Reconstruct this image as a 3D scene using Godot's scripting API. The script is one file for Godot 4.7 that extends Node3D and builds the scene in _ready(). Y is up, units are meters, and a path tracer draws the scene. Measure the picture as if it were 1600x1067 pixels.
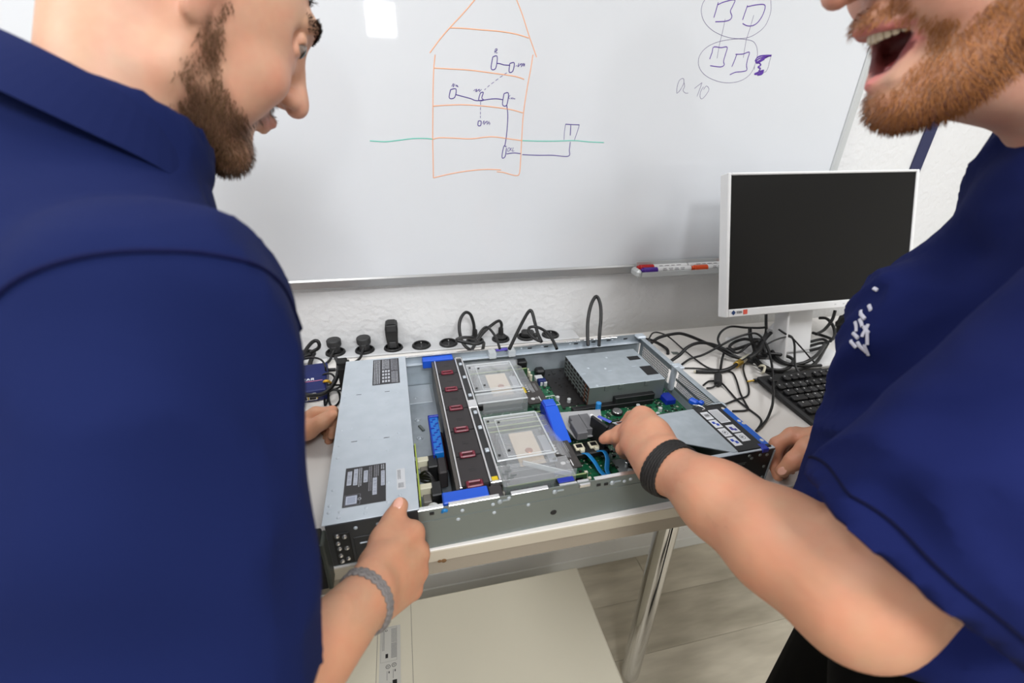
extends Node3D

# ---------------------------------------------------------------- set-up
const DESK := 1.0454          # height of the desk top
const SRV := Vector3(0.0595, 1.0454, 0.6505)   # front near bottom corner of the server
const SRV_TURN := 0.0219
const SL := 0.687
const SW := 0.435
const SH := 0.078

var names := {}
var M := {}
var rng := RandomNumberGenerator.new()

func _ready() -> void:
	rng.seed = 4711
	setup_camera_and_light()
	make_materials()
	build_room()
	build_whiteboard()
	build_desk()
	build_cabinet()
	build_sockets()
	build_monitor()
	build_keyboard()
	build_network_switch()
	build_cables()
	build_server()
	build_left_man()
	build_right_man()

func setup_camera_and_light() -> void:
	var cam := Camera3D.new()
	cam.name = "camera"
	add_child(cam)
	cam.transform = Transform3D(Basis(Vector3(0.97324546, 0.02415721, 0.22849445), Vector3(0.08105974, 0.89441766, -0.43982539), Vector3(-0.21499442, 0.44657976, 0.86852974)), Vector3(0.1883, 1.5899, 1.0921))
	cam.near = 0.02
	cam.far = 50.0
	var at := CameraAttributesPhysical.new()
	at.frustum_focal_length = 12.0 * 695.66 / 533.5
	at.frustum_focus_distance = 0.85
	at.exposure_aperture = 3.5
	cam.attributes = at
	cam.fov = 74.969
	cam.current = true
	var env := Environment.new()
	env.background_mode = Environment.BG_COLOR
	env.background_color = Color(0.02, 0.02, 0.02)
	env.tonemap_mode = Environment.TONE_MAPPER_LINEAR
	env.tonemap_exposure = 0.425
	env.sdfgi_enabled = true
	env.ssao_enabled = true
	env.ssil_enabled = true
	var we := WorldEnvironment.new()
	we.name = "environment"
	we.environment = env
	add_child(we)
	# recessed square ceiling panels, all but the strongest added as unseen fill; each a glowing diffuser with an area light just under it
	M.lamp_glow = glow(Color(1.0, 0.97, 0.93), 5.0)
	M.lamp_frame = mat(Color(0.9, 0.9, 0.9), 0.5)
	for sp in [["added square ceiling fill panel over the left half of the desk", -1.2, 1.05, 4.5], ["square ceiling light panel right behind the photographer", 0.45, 2.0, 9.0], ["added square ceiling fill panel over the right half of the desk", 1.75, 1.05, 4.2], ["added square ceiling fill panel straight over the front end of the server", -0.35, 0.5, 1.9], ["added square ceiling fill panel at the rear left of the room", -1.3, 3.6, 2.5], ["added square ceiling fill panel at the rear right of the room", 1.75, 3.6, 2.5]]:
		var o := thing("ceiling_light", sp[0], "ceiling light", Vector3(sp[1], 2.69, sp[2]), 0, "ceiling panels")
		var f := mb()
		for s in [-1, 1]:
			box(f, Vector3(s * 0.31, 0, 0), Vector3(0.02, 0.02, 0.64))
			box(f, Vector3(0, 0, s * 0.31), Vector3(0.6, 0.02, 0.02))
		part("frame", f, M.lamp_frame, o)
		var d := mb()
		box(d, Vector3(0, 0.002, 0), Vector3(0.6, 0.008, 0.6))
		part("diffuser", d, M.lamp_glow, o)
		area_light(o, Vector3(0, -0.012, 0), Vector2(0.6, 0.6), Vector3(0, -1, 0), sp[3])
	var w := thing("wall_lamp", "small square glowing wall lamp high on the rear wall", "wall lamp", Vector3(0.13, 2.435, 4.46))
	var wf := mb()
	box(wf, Vector3(0, 0, 0), Vector3(0.30, 0.30, 0.06), Basis(), 0.01)
	part("housing", wf, M.lamp_frame, w)
	var wd := mb()
	box(wd, Vector3(0, 0, -0.032), Vector3(0.25, 0.25, 0.006))
	part("diffuser", wd, glow(Color(1, 0.98, 0.95), 60.0), w)
	area_light(w, Vector3(0, 0, -0.04), Vector2(0.27, 0.27), Vector3(0, 0, -1), 2.0)

func area_light(o: Node3D, at: Vector3, size: Vector2, dir: Vector3, energy: float) -> void:
	var l := AreaLight3D.new()
	l.name = "light"
	l.area_size = size
	l.area_normalize_energy = true
	l.light_energy = energy
	l.light_color = Color(0.975, 0.985, 1.0)
	l.shadow_enabled = true
	l.set("area_range", 12.0)
	l.position = at
	o.add_child(l)
	var up := Vector3.UP if absf(dir.y) < 0.9 else Vector3.FORWARD
	l.basis = Basis.looking_at(dir, up)

# ---------------------------------------------------------------- materials
func mat(c: Color, rough := 0.6, metal := 0.0) -> StandardMaterial3D:
	var m := StandardMaterial3D.new()
	m.albedo_color = c
	m.roughness = rough
	m.metallic = metal
	return m

func glow(c: Color, e: float) -> StandardMaterial3D:
	var m := mat(Color(0.9, 0.9, 0.9), 0.6)
	m.emission_enabled = true
	m.emission = c
	m.emission_energy_multiplier = e
	return m

func clear(c: Color, a: float, rough := 0.1) -> StandardMaterial3D:
	var m := mat(Color(c.r, c.g, c.b, a), rough)
	m.transparency = BaseMaterial3D.TRANSPARENCY_ALPHA
	return m

func noise(freq: float, size := 256, oct := 3, sd := 1, kind := FastNoiseLite.TYPE_SIMPLEX_SMOOTH) -> NoiseTexture2D:
	var n := FastNoiseLite.new()
	n.noise_type = kind
	n.frequency = freq
	n.fractal_octaves = oct
	n.seed = sd
	var t := NoiseTexture2D.new()
	t.width = size
	t.height = size
	t.seamless = true
	t.noise = n
	return t

func ramp(t: NoiseTexture2D, a: Color, b: Color) -> NoiseTexture2D:
	var g := Gradient.new()
	g.set_color(0, a)
	g.set_color(1, b)
	t.color_ramp = g
	return t

func tri(m: StandardMaterial3D, s: float, world := false) -> StandardMaterial3D:
	m.uv1_triplanar = true
	m.uv1_world_triplanar = world
	m.uv1_scale = Vector3(s, s, s)
	return m

func make_materials() -> void:
	var wall := tri(mat(Color(0.86, 0.86, 0.86), 0.9), 2.2, true)
	wall.heightmap_enabled = true
	wall.heightmap_texture = noise(0.035, 512, 4, 5)
	wall.heightmap_scale = 0.16
	M.wall = wall
	M.ceiling = mat(Color(0.9, 0.9, 0.9), 0.95)
	M.wall_far = mat(Color(0.85, 0.845, 0.83), 0.9)
	var bd := mat(Color(0.83, 0.84, 0.855), 0.45)
	bd.metallic_specular = 0.25
	bd.clearcoat_enabled = true
	bd.clearcoat = 0.6
	bd.clearcoat_roughness = 0.035
	M.board = bd
	M.alu = mat(Color(0.66, 0.66, 0.66), 0.38, 0.75)
	M.alu_light = mat(Color(0.78, 0.79, 0.79), 0.45, 0.3)
	M.desk = mat(Color(0.90, 0.885, 0.865), 0.35)
	M.desk_edge_shaded = mat(Color(0.74, 0.705, 0.635), 0.5)  # darker than the top: shade on the front edge put into the colour
	M.desk_frame = mat(Color(0.60, 0.56, 0.50), 0.55)
	M.chrome = mat(Color(0.86, 0.86, 0.86), 0.12, 1.0)
	M.cabinet = mat(Color(0.85, 0.825, 0.75), 0.45)
	M.cabinet_line = mat(Color(0.55, 0.53, 0.5), 0.6)
	M.strip = mat(Color(0.74, 0.745, 0.75), 0.5)
	M.black = mat(Color(0.055, 0.055, 0.06), 0.5)
	M.black_matt = mat(Color(0.05, 0.05, 0.055), 0.75)
	M.rubber = mat(Color(0.06, 0.06, 0.065), 0.42)
	M.dark = mat(Color(0.16, 0.16, 0.165), 0.55)
	M.white_plastic = mat(Color(0.87, 0.87, 0.87), 0.35)
	M.offwhite = mat(Color(0.80, 0.78, 0.70), 0.5)
	M.screen = mat(Color(0.075, 0.073, 0.07), 0.36)
	M.screen.metallic_specular = 0.3
	M.navy_trim = mat(Color(0.13, 0.15, 0.30), 0.5)
	M.base_board = mat(Color(0.84, 0.84, 0.82), 0.5)
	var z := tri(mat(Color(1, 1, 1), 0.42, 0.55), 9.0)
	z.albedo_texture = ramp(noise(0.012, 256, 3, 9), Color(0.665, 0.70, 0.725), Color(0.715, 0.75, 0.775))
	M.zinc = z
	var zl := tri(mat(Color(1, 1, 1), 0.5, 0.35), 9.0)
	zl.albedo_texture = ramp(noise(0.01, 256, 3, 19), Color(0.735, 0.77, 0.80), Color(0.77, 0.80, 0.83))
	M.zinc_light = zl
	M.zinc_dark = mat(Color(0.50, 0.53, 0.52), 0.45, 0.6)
	M.bright = mat(Color(0.88, 0.88, 0.88), 0.22, 0.9)
	M.steel_hole = mat(Color(0.07, 0.07, 0.075), 0.6)
	M.fan = mat(Color(0.185, 0.17, 0.175), 0.62)
	M.fan_seam = mat(Color(0.06, 0.055, 0.06), 0.6)
	M.crimson = mat(Color(0.43, 0.05, 0.15), 0.38)
	M.crimson_dark = mat(Color(0.22, 0.03, 0.07), 0.5)
	M.blue = mat(Color(0.07, 0.32, 0.78), 0.42)
	M.blue_deep = mat(Color(0.03, 0.16, 0.62), 0.4)
	M.blue_cable = mat(Color(0.10, 0.47, 0.72), 0.45)
	M.blue_sky = mat(Color(0.03, 0.42, 0.75), 0.5)
	M.switch_blue = mat(Color(0.06, 0.12, 0.36), 0.5, 0.1)
	M.clear = clear(Color(0.93, 0.94, 0.95), 0.13, 0.07)
	M.clear_edge = clear(Color(0.9, 0.92, 0.93), 0.42, 0.2)
	M.beige = mat(Color(0.78, 0.72, 0.64), 0.6)
	M.copper = mat(Color(0.70, 0.48, 0.36), 0.35, 0.7)
	M.fins = mat(Color(0.62, 0.64, 0.65), 0.4, 0.7)
	M.yellow = mat(Color(0.86, 0.74, 0.06), 0.5)
	M.pcb_edge = mat(Color(0.62, 0.68, 0.28), 0.5)
	M.pcb_dark = mat(Color(0.05, 0.22, 0.14), 0.45)
	M.dimm = mat(Color(0.16, 0.30, 0.18), 0.45)
	M.mylar = mat(Color(0.115, 0.105, 0.105), 0.42)
	M.grey_block = mat(Color(0.40, 0.40, 0.41), 0.45, 0.2)
	M.grey_plate = mat(Color(0.68, 0.68, 0.685), 0.45, 0.25)
	M.orange = mat(Color(0.85, 0.30, 0.08), 0.5)
	M.red = mat(Color(0.70, 0.05, 0.08), 0.4)
	M.violet = mat(Color(0.27, 0.10, 0.52), 0.4)
	M.ink_orange = mat(Color(0.93, 0.69, 0.55), 0.5)
	M.ink_violet = mat(Color(0.30, 0.22, 0.55), 0.5)
	M.ink_purple = mat(Color(0.34, 0.17, 0.60), 0.5)
	M.ink_green = mat(Color(0.40, 0.76, 0.69), 0.5)
	M.ink_thin = mat(Color(0.38, 0.33, 0.52), 0.5)
	M.ink_grey = mat(Color(0.25, 0.25, 0.27), 0.6)
	M.gold = mat(Color(0.80, 0.66, 0.30), 0.35, 0.8)

# ---------------------------------------------------------------- naming
func numbered(called: String) -> String:
	var n: int = names.get(called, 0)
	names[called] = n + 1
	return called if n == 0 else "%s_%03d" % [called, n]

func thing(called: String, label: String, category: String, at := Vector3.ZERO, turn := 0.0, group := "") -> Node3D:
	var o := Node3D.new()
	o.name = numbered(called)
	add_child(o)
	o.position = at
	o.rotation.y = turn
	meta(o, label, category, group)
	return o

func meta(o: Node, label: String, category := "", group := "") -> void:
	o.set_meta("label", label)
	if category != "":
		o.set_meta("category", category)
	if group != "":
		o.set_meta("group", group)

func part(called: String, st: Variant, m: Material, parent: Node, label := "") -> MeshInstance3D:
	var o := MeshInstance3D.new()
	o.name = called
	o.mesh = st.commit() if st is SurfaceTool else st
	o.material_override = m
	parent.add_child(o, true)
	if label != "":
		o.set_meta("label", label)
	return o

func struct_(called: String, st: Variant, m: Material) -> MeshInstance3D:
	var o := part(called, st, m, self)
	o.set_meta("kind", "structure")
	return o

# ---------------------------------------------------------------- shapes
func mb() -> SurfaceTool:
	var st := SurfaceTool.new()
	st.begin(Mesh.PRIMITIVE_TRIANGLES)
	return st

func tri3(st: SurfaceTool, a: Vector3, b: Vector3, c: Vector3, n: Vector3) -> void:
	if (b - a).cross(c - a).dot(n) > 0.0:
		var t := b
		b = c
		c = t
	st.set_normal(n)
	st.set_uv(Vector2.ZERO)
	st.add_vertex(a)
	st.set_normal(n)
	st.set_uv(Vector2.ZERO)
	st.add_vertex(b)
	st.set_normal(n)
	st.set_uv(Vector2.ZERO)
	st.add_vertex(c)

func quad(st: SurfaceTool, a: Vector3, b: Vector3, c: Vector3, d: Vector3, n: Vector3) -> void:
	tri3(st, a, b, c, n)
	tri3(st, a, c, d, n)

func box(st: SurfaceTool, c: Vector3, size: Vector3, bas := Basis(), bevel := 0.0) -> void:
	var h := size * 0.5
	var e := minf(bevel, minf(h.x, minf(h.y, h.z)) * 0.9)
	var i := h - Vector3(e, e, e)
	for ax in 3:
		var u := (ax + 1) % 3
		var v := (ax + 2) % 3
		for s in [-1.0, 1.0]:
			var p := []
			for q in [[-1, -1], [1, -1], [1, 1], [-1, 1]]:
				var w := Vector3.ZERO
				w[ax] = s * h[ax]
				w[u] = q[0] * i[u]
				w[v] = q[1] * i[v]
				p.append(c + bas * w)
			var n := Vector3.ZERO
			n[ax] = s
			quad(st, p[0], p[1], p[2], p[3], bas * n)
	if e <= 0.0:
		return
	for ax in 3:
		var u := (ax + 1) % 3
		var v := (ax + 2) % 3
		for q in [[-1, -1], [1, -1], [1, 1], [-1, 1]]:
			var p := []
			for r in [[-1, 0], [1, 0], [1, 1], [-1, 1]]:
				var w := Vector3.ZERO
				w[ax] = r[0] * i[ax]
				w[u] = q[0] * (h[u] if r[1] == 0 else i[u])
				w[v] = q[1] * (i[v] if r[1] == 0 else h[v])
				p.append(c + bas * w)
			var n := Vector3.ZERO
			n[u] = q[0]
			n[v] = q[1]
			quad(st, p[0], p[1], p[2], p[3], bas * n.normalized())
	for x in [-1, 1]:
		for y in [-1, 1]:
			for z in [-1, 1]:
				tri3(st, c + bas * Vector3(x * h.x, y * i.y, z * i.z), c + bas * Vector3(x * i.x, y * h.y, z * i.z), c + bas * Vector3(x * i.x, y * i.y, z * h.z), bas * Vector3(x, y, z).normalized())

func slab(st: SurfaceTool, a: Vector3, b: Vector3, bevel := 0.0) -> void:
	box(st, (a + b) * 0.5, (b - a).abs(), Basis(), bevel)

# polygon (x, y) extruded from z0 to z1 inside a frame
func prism(st: SurfaceTool, poly: PackedVector2Array, z0: float, z1: float, t := Transform3D()) -> void:
	var ids := Geometry2D.triangulate_polygon(poly)
	for k in range(0, ids.size(), 3):
		for s in [[z0, -1.0], [z1, 1.0]]:
			var z: float = s[0]
			tri3(st, t * Vector3(poly[ids[k]].x, poly[ids[k]].y, z), t * Vector3(poly[ids[k + 1]].x, poly[ids[k + 1]].y, z), t * Vector3(poly[ids[k + 2]].x, poly[ids[k + 2]].y, z), t.basis * Vector3(0, 0, s[1]))
	var ccw := not Geometry2D.is_polygon_clockwise(poly)
	for k in poly.size():
		var a := poly[k]
		var b := poly[(k + 1) % poly.size()]
		var n2 := Vector2(b.y - a.y, a.x - b.x).normalized() * (1.0 if ccw else -1.0)
		quad(st, t * Vector3(a.x, a.y, z0), t * Vector3(b.x, b.y, z0), t * Vector3(b.x, b.y, z1), t * Vector3(a.x, a.y, z1), (t.basis * Vector3(n2.x, n2.y, 0)).normalized())

# surface of revolution: profile of (radius, height), smooth
func lathe(st: SurfaceTool, prof: Array, seg := 20, t := Transform3D()) -> void:
	for k in prof.size() - 1:
		var a: Vector2 = prof[k]
		var b: Vector2 = prof[k + 1]
		if a.is_equal_approx(b):
			continue
		var d := (b - a).normalized()
		var n2 := Vector2(d.y, -d.x)
		for j in seg:
			var p := []
			var nn := []
			for jj in [j, j + 1]:
				var w: float = TAU * jj / seg
				var r := Vector3(cos(w), 0, sin(w))
				p.append([r * a.x + Vector3(0, a.y, 0), r * b.x + Vector3(0, b.y, 0)])
				nn.append((r * n2.x + Vector3(0, n2.y, 0)).normalized())
			smooth_tri(st, t, [p[0][0], p[1][0], p[1][1]], [nn[0], nn[1], nn[1]])
			smooth_tri(st, t, [p[0][0], p[1][1], p[0][1]], [nn[0], nn[1], nn[0]])

func smooth_tri(st: SurfaceTool, t: Transform3D, p: Array, n: Array) -> void:
	var a: Vector3 = t * p[0]
	var b: Vector3 = t * p[1]
	var c: Vector3 = t * p[2]
	var g := (b - a).cross(c - a)
	if g.length_squared() < 1e-20:
		return
	var order := [0, 1, 2]
	if g.dot(t.basis * (n[0] + n[1] + n[2])) > 0.0:
		order = [0, 2, 1]
	for k in order:
		st.set_normal((t.basis * n[k]).normalized())
		st.set_uv(Vector2.ZERO)
		st.add_vertex(t * p[k])

func rod(st: SurfaceTool, a: Vector3, b: Vector3, r: float, seg := 12, r2 := -1.0) -> void:
	var d := b - a
	var y := d.normalized()
	var x := y.cross(Vector3.RIGHT if absf(y.x) < 0.8 else Vector3.UP).normalized()
	var t := Transform3D(Basis(x, y, x.cross(y)), a)
	var q := r if r2 < 0.0 else r2
	var e := minf(r, q) * 0.15
	lathe(st, [Vector2(0, 0), Vector2(r - e, 0), Vector2(r, e), Vector2(q, d.length() - e), Vector2(q - e, d.length()), Vector2(0, d.length())], seg, t)

func spline(pts: Array, sub := 6) -> PackedVector3Array:
	var out := PackedVector3Array()
	for k in pts.size() - 1:
		var p0: Vector3 = pts[maxi(k - 1, 0)]
		var p1: Vector3 = pts[k]
		var p2: Vector3 = pts[k + 1]
		var p3: Vector3 = pts[mini(k + 2, pts.size() - 1)]
		for j in sub:
			out.append(p1.cubic_interpolate(p2, p0, p3, float(j) / sub))
	out.append(pts[pts.size() - 1])
	return out

func tube(st: SurfaceTool, pts: Array, r: float, seg := 8, sub := 6) -> void:
	ribbon_tube(st, spline(pts, sub), r, r, seg)

# swept ellipse of half-widths ra (sideways) and rb, with closed ends
func ribbon_tube(st: SurfaceTool, c: PackedVector3Array, ra: float, rb: float, seg := 8, side0 := Vector3.ZERO) -> void:
	var tang := (c[1] - c[0]).normalized()
	var side := side0 if side0 != Vector3.ZERO else tang.cross(Vector3.UP if absf(tang.y) < 0.9 else Vector3.RIGHT)
	var rings := []
	var norms := []
	for k in c.size():
		tang = (c[mini(k + 1, c.size() - 1)] - c[maxi(k - 1, 0)]).normalized()
		side = (side - tang * side.dot(tang)).normalized()
		var up := side.cross(tang)
		var ring := []
		var nr := []
		for j in seg:
			var w := TAU * j / seg
			ring.append(c[k] + side * cos(w) * ra + up * sin(w) * rb)
			nr.append((side * cos(w) / ra + up * sin(w) / rb).normalized())
		rings.append(ring)
		norms.append(nr)
	var id := Transform3D()
	for k in c.size() - 1:
		for j in seg:
			var j2 := (j + 1) % seg
			smooth_tri(st, id, [rings[k][j], rings[k][j2], rings[k + 1][j2]], [norms[k][j], norms[k][j2], norms[k + 1][j2]])
			smooth_tri(st, id, [rings[k][j], rings[k + 1][j2], rings[k + 1][j]], [norms[k][j], norms[k + 1][j2], norms[k + 1][j]])
	for e in [0, c.size() - 1]:
		var n := (c[0] - c[1]).normalized() if e == 0 else (c[e] - c[e - 1]).normalized()
		for j in seg - 2:
			tri3(st, rings[e][0], rings[e][j + 1], rings[e][j + 2], n)

func dome(st: SurfaceTool, at: Vector3, r: float, h: float, up := Vector3.UP, seg := 10) -> void:
	var x := up.cross(Vector3.RIGHT if absf(up.x) < 0.8 else Vector3.BACK).normalized()
	lathe(st, [Vector2(r, 0), Vector2(r * 0.87, h * 0.5), Vector2(r * 0.5, h * 0.87), Vector2(0, h)], seg, Transform3D(Basis(x, up, x.cross(up)), at))

# flat plate with a texture over its top (u, v from 0 to 1)
func face(st: SurfaceTool, o: Vector3, eu: Vector3, ev: Vector3) -> void:
	var n := eu.cross(ev).normalized()
	var ps := [o, o + eu, o + eu + ev, o + ev]
	var uv := [Vector2(0, 1), Vector2(1, 1), Vector2(1, 0), Vector2(0, 0)]
	for k in [0, 2, 1, 0, 3, 2]:
		st.set_normal(n)
		st.set_uv(uv[k])
		st.add_vertex(ps[k])

# ---------------------------------------------------------------- the room
func build_room() -> void:
	var lo := -2.6
	var hi := 3.2
	var back := 4.5
	var st := mb()
	slab(st, Vector3(lo, 0, -0.12), Vector3(hi, 2.7, 0))
	struct_("wall_back", st, M.wall)
	st = mb()
	slab(st, Vector3(lo - 0.12, 0, -0.12), Vector3(lo, 2.7, back + 0.12))
	struct_("wall_left", st, M.wall_far)
	st = mb()
	slab(st, Vector3(hi, 0, -0.12), Vector3(hi + 0.12, 2.7, back + 0.12))
	struct_("wall_right", st, M.wall_far)
	st = mb()
	slab(st, Vector3(lo, 0, back), Vector3(hi, 2.7, back + 0.12))
	struct_("wall_front", st, M.wall_far)
	st = mb()
	slab(st, Vector3(lo - 0.12, 2.7, -0.12), Vector3(hi + 0.12, 2.8, back + 0.12))
	struct_("ceiling", st, M.ceiling)
	st = mb()
	slab(st, Vector3(lo - 0.12, -0.1, -0.12), Vector3(hi + 0.12, -0.006, back + 0.12))
	var fl := struct_("floor", st, mat(Color(0.2, 0.18, 0.16), 0.8))
	# vinyl planks along the wall, each a part of the floor
	var mats := []
	for k in 4:
		var m := tri(mat(Color(1, 1, 1), 0.48), 1.0)
		m.uv1_scale = Vector3(0.8, 4.0, 4.0)
		var c: float = [0.0, 0.03, -0.025, 0.015][k]
		m.albedo_texture = ramp(noise(0.014, 256, 4, 31 + k * 7), Color(0.66 + c, 0.625 + c, 0.555 + c), Color(0.81 + c, 0.775 + c, 0.70 + c))
		mats.append(m)
	var meshes := []
	for l in [1.2, 0.6]:
		var q := mb()
		box(q, Vector3(0, -0.003, 0), Vector3(l - 0.0010, 0.006, 0.1790), Basis(), 0.0008)
		meshes.append(q.commit())
	var row := 0
	var z := 0.09
	while z < back:
		var x: float = lo - [0.0, 0.75, 0.35, 1.0, 0.2][row % 5]
		while x < hi:
			if x + 1.2 > lo - 0.1:
				var pl := part("plank", meshes[0], mats[rng.randi() % 4], fl)
				pl.position = Vector3(x + 0.6, 0, z)
			x += 1.2
		row += 1
		z += 0.18
	st = mb()
	slab(st, Vector3(lo, 0, 0), Vector3(hi, 0.055, 0.014), 0.003)
	struct_("baseboard_back", st, M.base_board)
	st = mb()
	slab(st, Vector3(lo, 0.055, 0), Vector3(hi, 0.128, 0.012), 0.002)
	for x in [0.79, 0.93, 1.2, 1.6]:
		rod(st, Vector3(x, 0.11, 0.011), Vector3(x, 0.11, 0.0135), 0.004, 8)
	struct_("trim_1", st, M.wall_far)
	st = mb()
	slab(st, Vector3(1.645, 0.128, 0), Vector3(1.684, 2.7, 0.006), 0.001)
	struct_("trim_2", st, M.navy_trim)

func build_whiteboard() -> void:
	var x0 := -0.9
	var x1 := 1.372
	var y0 := 1.2163
	var y1 := 2.36
	var o := thing("whiteboard", "large white dry-erase board on the wall with marker drawings of a house and circles", "whiteboard", Vector3(0, 0, 0))
	var st := mb()
	slab(st, Vector3(x0 + 0.01, y0 + 0.01, 0.002), Vector3(x1 - 0.01, y1 - 0.01, 0.012))
	part("writing_surface", st, M.board, o)
	for r in [[x0, y0, x1, y0 + 0.025], [x0, y1 - 0.025, x1, y1], [x0, y0 + 0.025, x0 + 0.023, y1 - 0.025], [x1 - 0.023, y0 + 0.025, x1, y1 - 0.025]]:
		st = mb()
		slab(st, Vector3(r[0], r[1], 0.001), Vector3(r[2], r[3], 0.019), 0.004)
		part("frame", st, M.alu if r[3] - r[1] < 0.1 else M.alu_light, o)
	# drawings: thin layers of ink on the surface
	var orange := [
		[Vector2(0.3614, 1.8000), Vector2(0.3377, 1.7764), Vector2(0.3096, 1.7507), Vector2(0.2886, 1.7298), Vector2(0.2677, 1.7061)],
		[Vector2(0.4442, 1.8085), Vector2(0.4591, 1.7810), Vector2(0.4740, 1.7477), Vector2(0.4848, 1.7259), Vector2(0.4929, 1.7093)],
		[Vector2(0.3096, 1.7507), Vector2(0.3370, 1.7514), Vector2(0.3667, 1.7510), Vector2(0.4043, 1.7507), Vector2(0.4311, 1.7494), Vector2(0.4545, 1.7466), Vector2(0.4742, 1.7426)],
		[Vector2(0.2782, 1.7035), Vector2(0.2744, 1.6805), Vector2(0.2707, 1.6412), Vector2(0.2681, 1.6004), Vector2(0.2648, 1.5473), Vector2(0.2634, 1.5068), Vector2(0.2620, 1.4666)],
		[Vector2(0.2620, 1.4666), Vector2(0.2926, 1.4736), Vector2(0.3259, 1.4794), Vector2(0.3595, 1.4834), Vector2(0.3891, 1.4850), Vector2(0.4183, 1.4839)],
		[Vector2(0.4084, 1.4799), Vector2(0.4236, 1.4784), Vector2(0.4455, 1.4728), Vector2(0.4565, 1.4715), Vector2(0.4617, 1.4744), Vector2(0.4639, 1.4884), Vector2(0.4653, 1.5390), Vector2(0.4675, 1.5985), Vector2(0.4739, 1.6483), Vector2(0.4806, 1.6861), Vector2(0.4846, 1.7135)],
		[Vector2(0.2744, 1.6802), Vector2(0.3087, 1.6800), Vector2(0.3466, 1.6797), Vector2(0.3892, 1.6769), Vector2(0.4247, 1.6744), Vector2(0.4487, 1.6720), Vector2(0.4671, 1.6677)],
		[Vector2(0.2698, 1.6108), Vector2(0.2984, 1.6133), Vector2(0.3335, 1.6151), Vector2(0.3691, 1.6144), Vector2(0.4053, 1.6122), Vector2(0.4381, 1.6089), Vector2(0.4665, 1.6032)],
		[Vector2(0.2656, 1.5466), Vector2(0.2799, 1.5497), Vector2(0.3117, 1.5495), Vector2(0.3481, 1.5486), Vector2(0.3850, 1.5529), Vector2(0.4058, 1.5532), Vector2(0.4352, 1.5500), Vector2(0.4672, 1.5467)]]
	ink(o, "house_drawing", orange, 0.0022, M.ink_orange)
	var green := [
		[Vector2(0.1321, 1.5414), Vector2(0.1634, 1.5401), Vector2(0.1902, 1.5430), Vector2(0.2212, 1.5470), Vector2(0.2484, 1.5478), Vector2(0.2648, 1.5466)],
		[Vector2(0.4672, 1.5467), Vector2(0.5039, 1.5461), Vector2(0.5478, 1.5467), Vector2(0.5924, 1.5485), Vector2(0.6290, 1.5463), Vector2(0.6679, 1.5453)]]
	for g in green:
		ink(o, "ground_line", [g], 0.0022, M.ink_green)
	var violet := [
		[Vector2(0.3977, 1.7054), Vector2(0.4070, 1.7065), Vector2(0.4040, 1.6855), Vector2(0.3943, 1.6844), Vector2(0.3977, 1.7054)],
		[Vector2(0.4055, 1.6941), Vector2(0.4126, 1.6941), Vector2(0.4224, 1.6922), Vector2(0.4343, 1.6921)],
		[Vector2(0.4346, 1.6954), Vector2(0.4441, 1.6968), Vector2(0.4413, 1.6818), Vector2(0.4333, 1.6801), Vector2(0.4346, 1.6954)],
		[Vector2(0.3073, 1.6425), Vector2(0.3188, 1.6439), Vector2(0.3152, 1.6282), Vector2(0.3040, 1.6272), Vector2(0.3073, 1.6425)],
		[Vector2(0.3177, 1.6337), Vector2(0.3339, 1.6305), Vector2(0.3495, 1.6273), Vector2(0.3613, 1.6238), Vector2(0.3780, 1.6254), Vector2(0.3892, 1.6271), Vector2(0.4052, 1.6287), Vector2(0.4206, 1.6274)],
		[Vector2(0.3709, 1.6386), Vector2(0.3773, 1.6398), Vector2(0.3740, 1.6294), Vector2(0.3780, 1.6251), Vector2(0.3672, 1.6247), Vector2(0.3709, 1.6386)],
		[Vector2(0.4228, 1.6390), Vector2(0.4325, 1.6400), Vector2(0.4293, 1.6175), Vector2(0.4199, 1.6179), Vector2(0.4228, 1.6390)],
		[Vector2(0.4293, 1.6175), Vector2(0.4321, 1.5976), Vector2(0.4310, 1.5685), Vector2(0.4285, 1.5461), Vector2(0.4266, 1.5347), Vector2(0.4304, 1.5340)],
		[Vector2(0.4266, 1.5347), Vector2(0.4236, 1.5328), Vector2(0.4201, 1.5109), Vector2(0.4274, 1.5125), Vector2(0.4304, 1.5310)],
		[Vector2(0.4307, 1.5183), Vector2(0.4486, 1.5204), Vector2(0.4642, 1.5190)],
		[Vector2(0.4682, 1.5171), Vector2(0.5054, 1.5159), Vector2(0.5410, 1.5162), Vector2(0.5808, 1.5145), Vector2(0.5824, 1.5288), Vector2(0.5832, 1.5453)],
		[Vector2(0.5686, 1.5825), Vector2(0.5849, 1.5820), Vector2(0.6023, 1.5820)],
		[Vector2(0.5815, 1.5808), Vector2(0.5820, 1.5592)],
		[Vector2(0.3660, 1.5846), Vector2(0.3721, 1.5840), Vector2(0.3708, 1.5757), Vector2(0.3651, 1.5759), Vector2(0.3660, 1.5846)]]
	ink(o, "network_sketch", violet, 0.0019, M.ink_violet)
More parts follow.
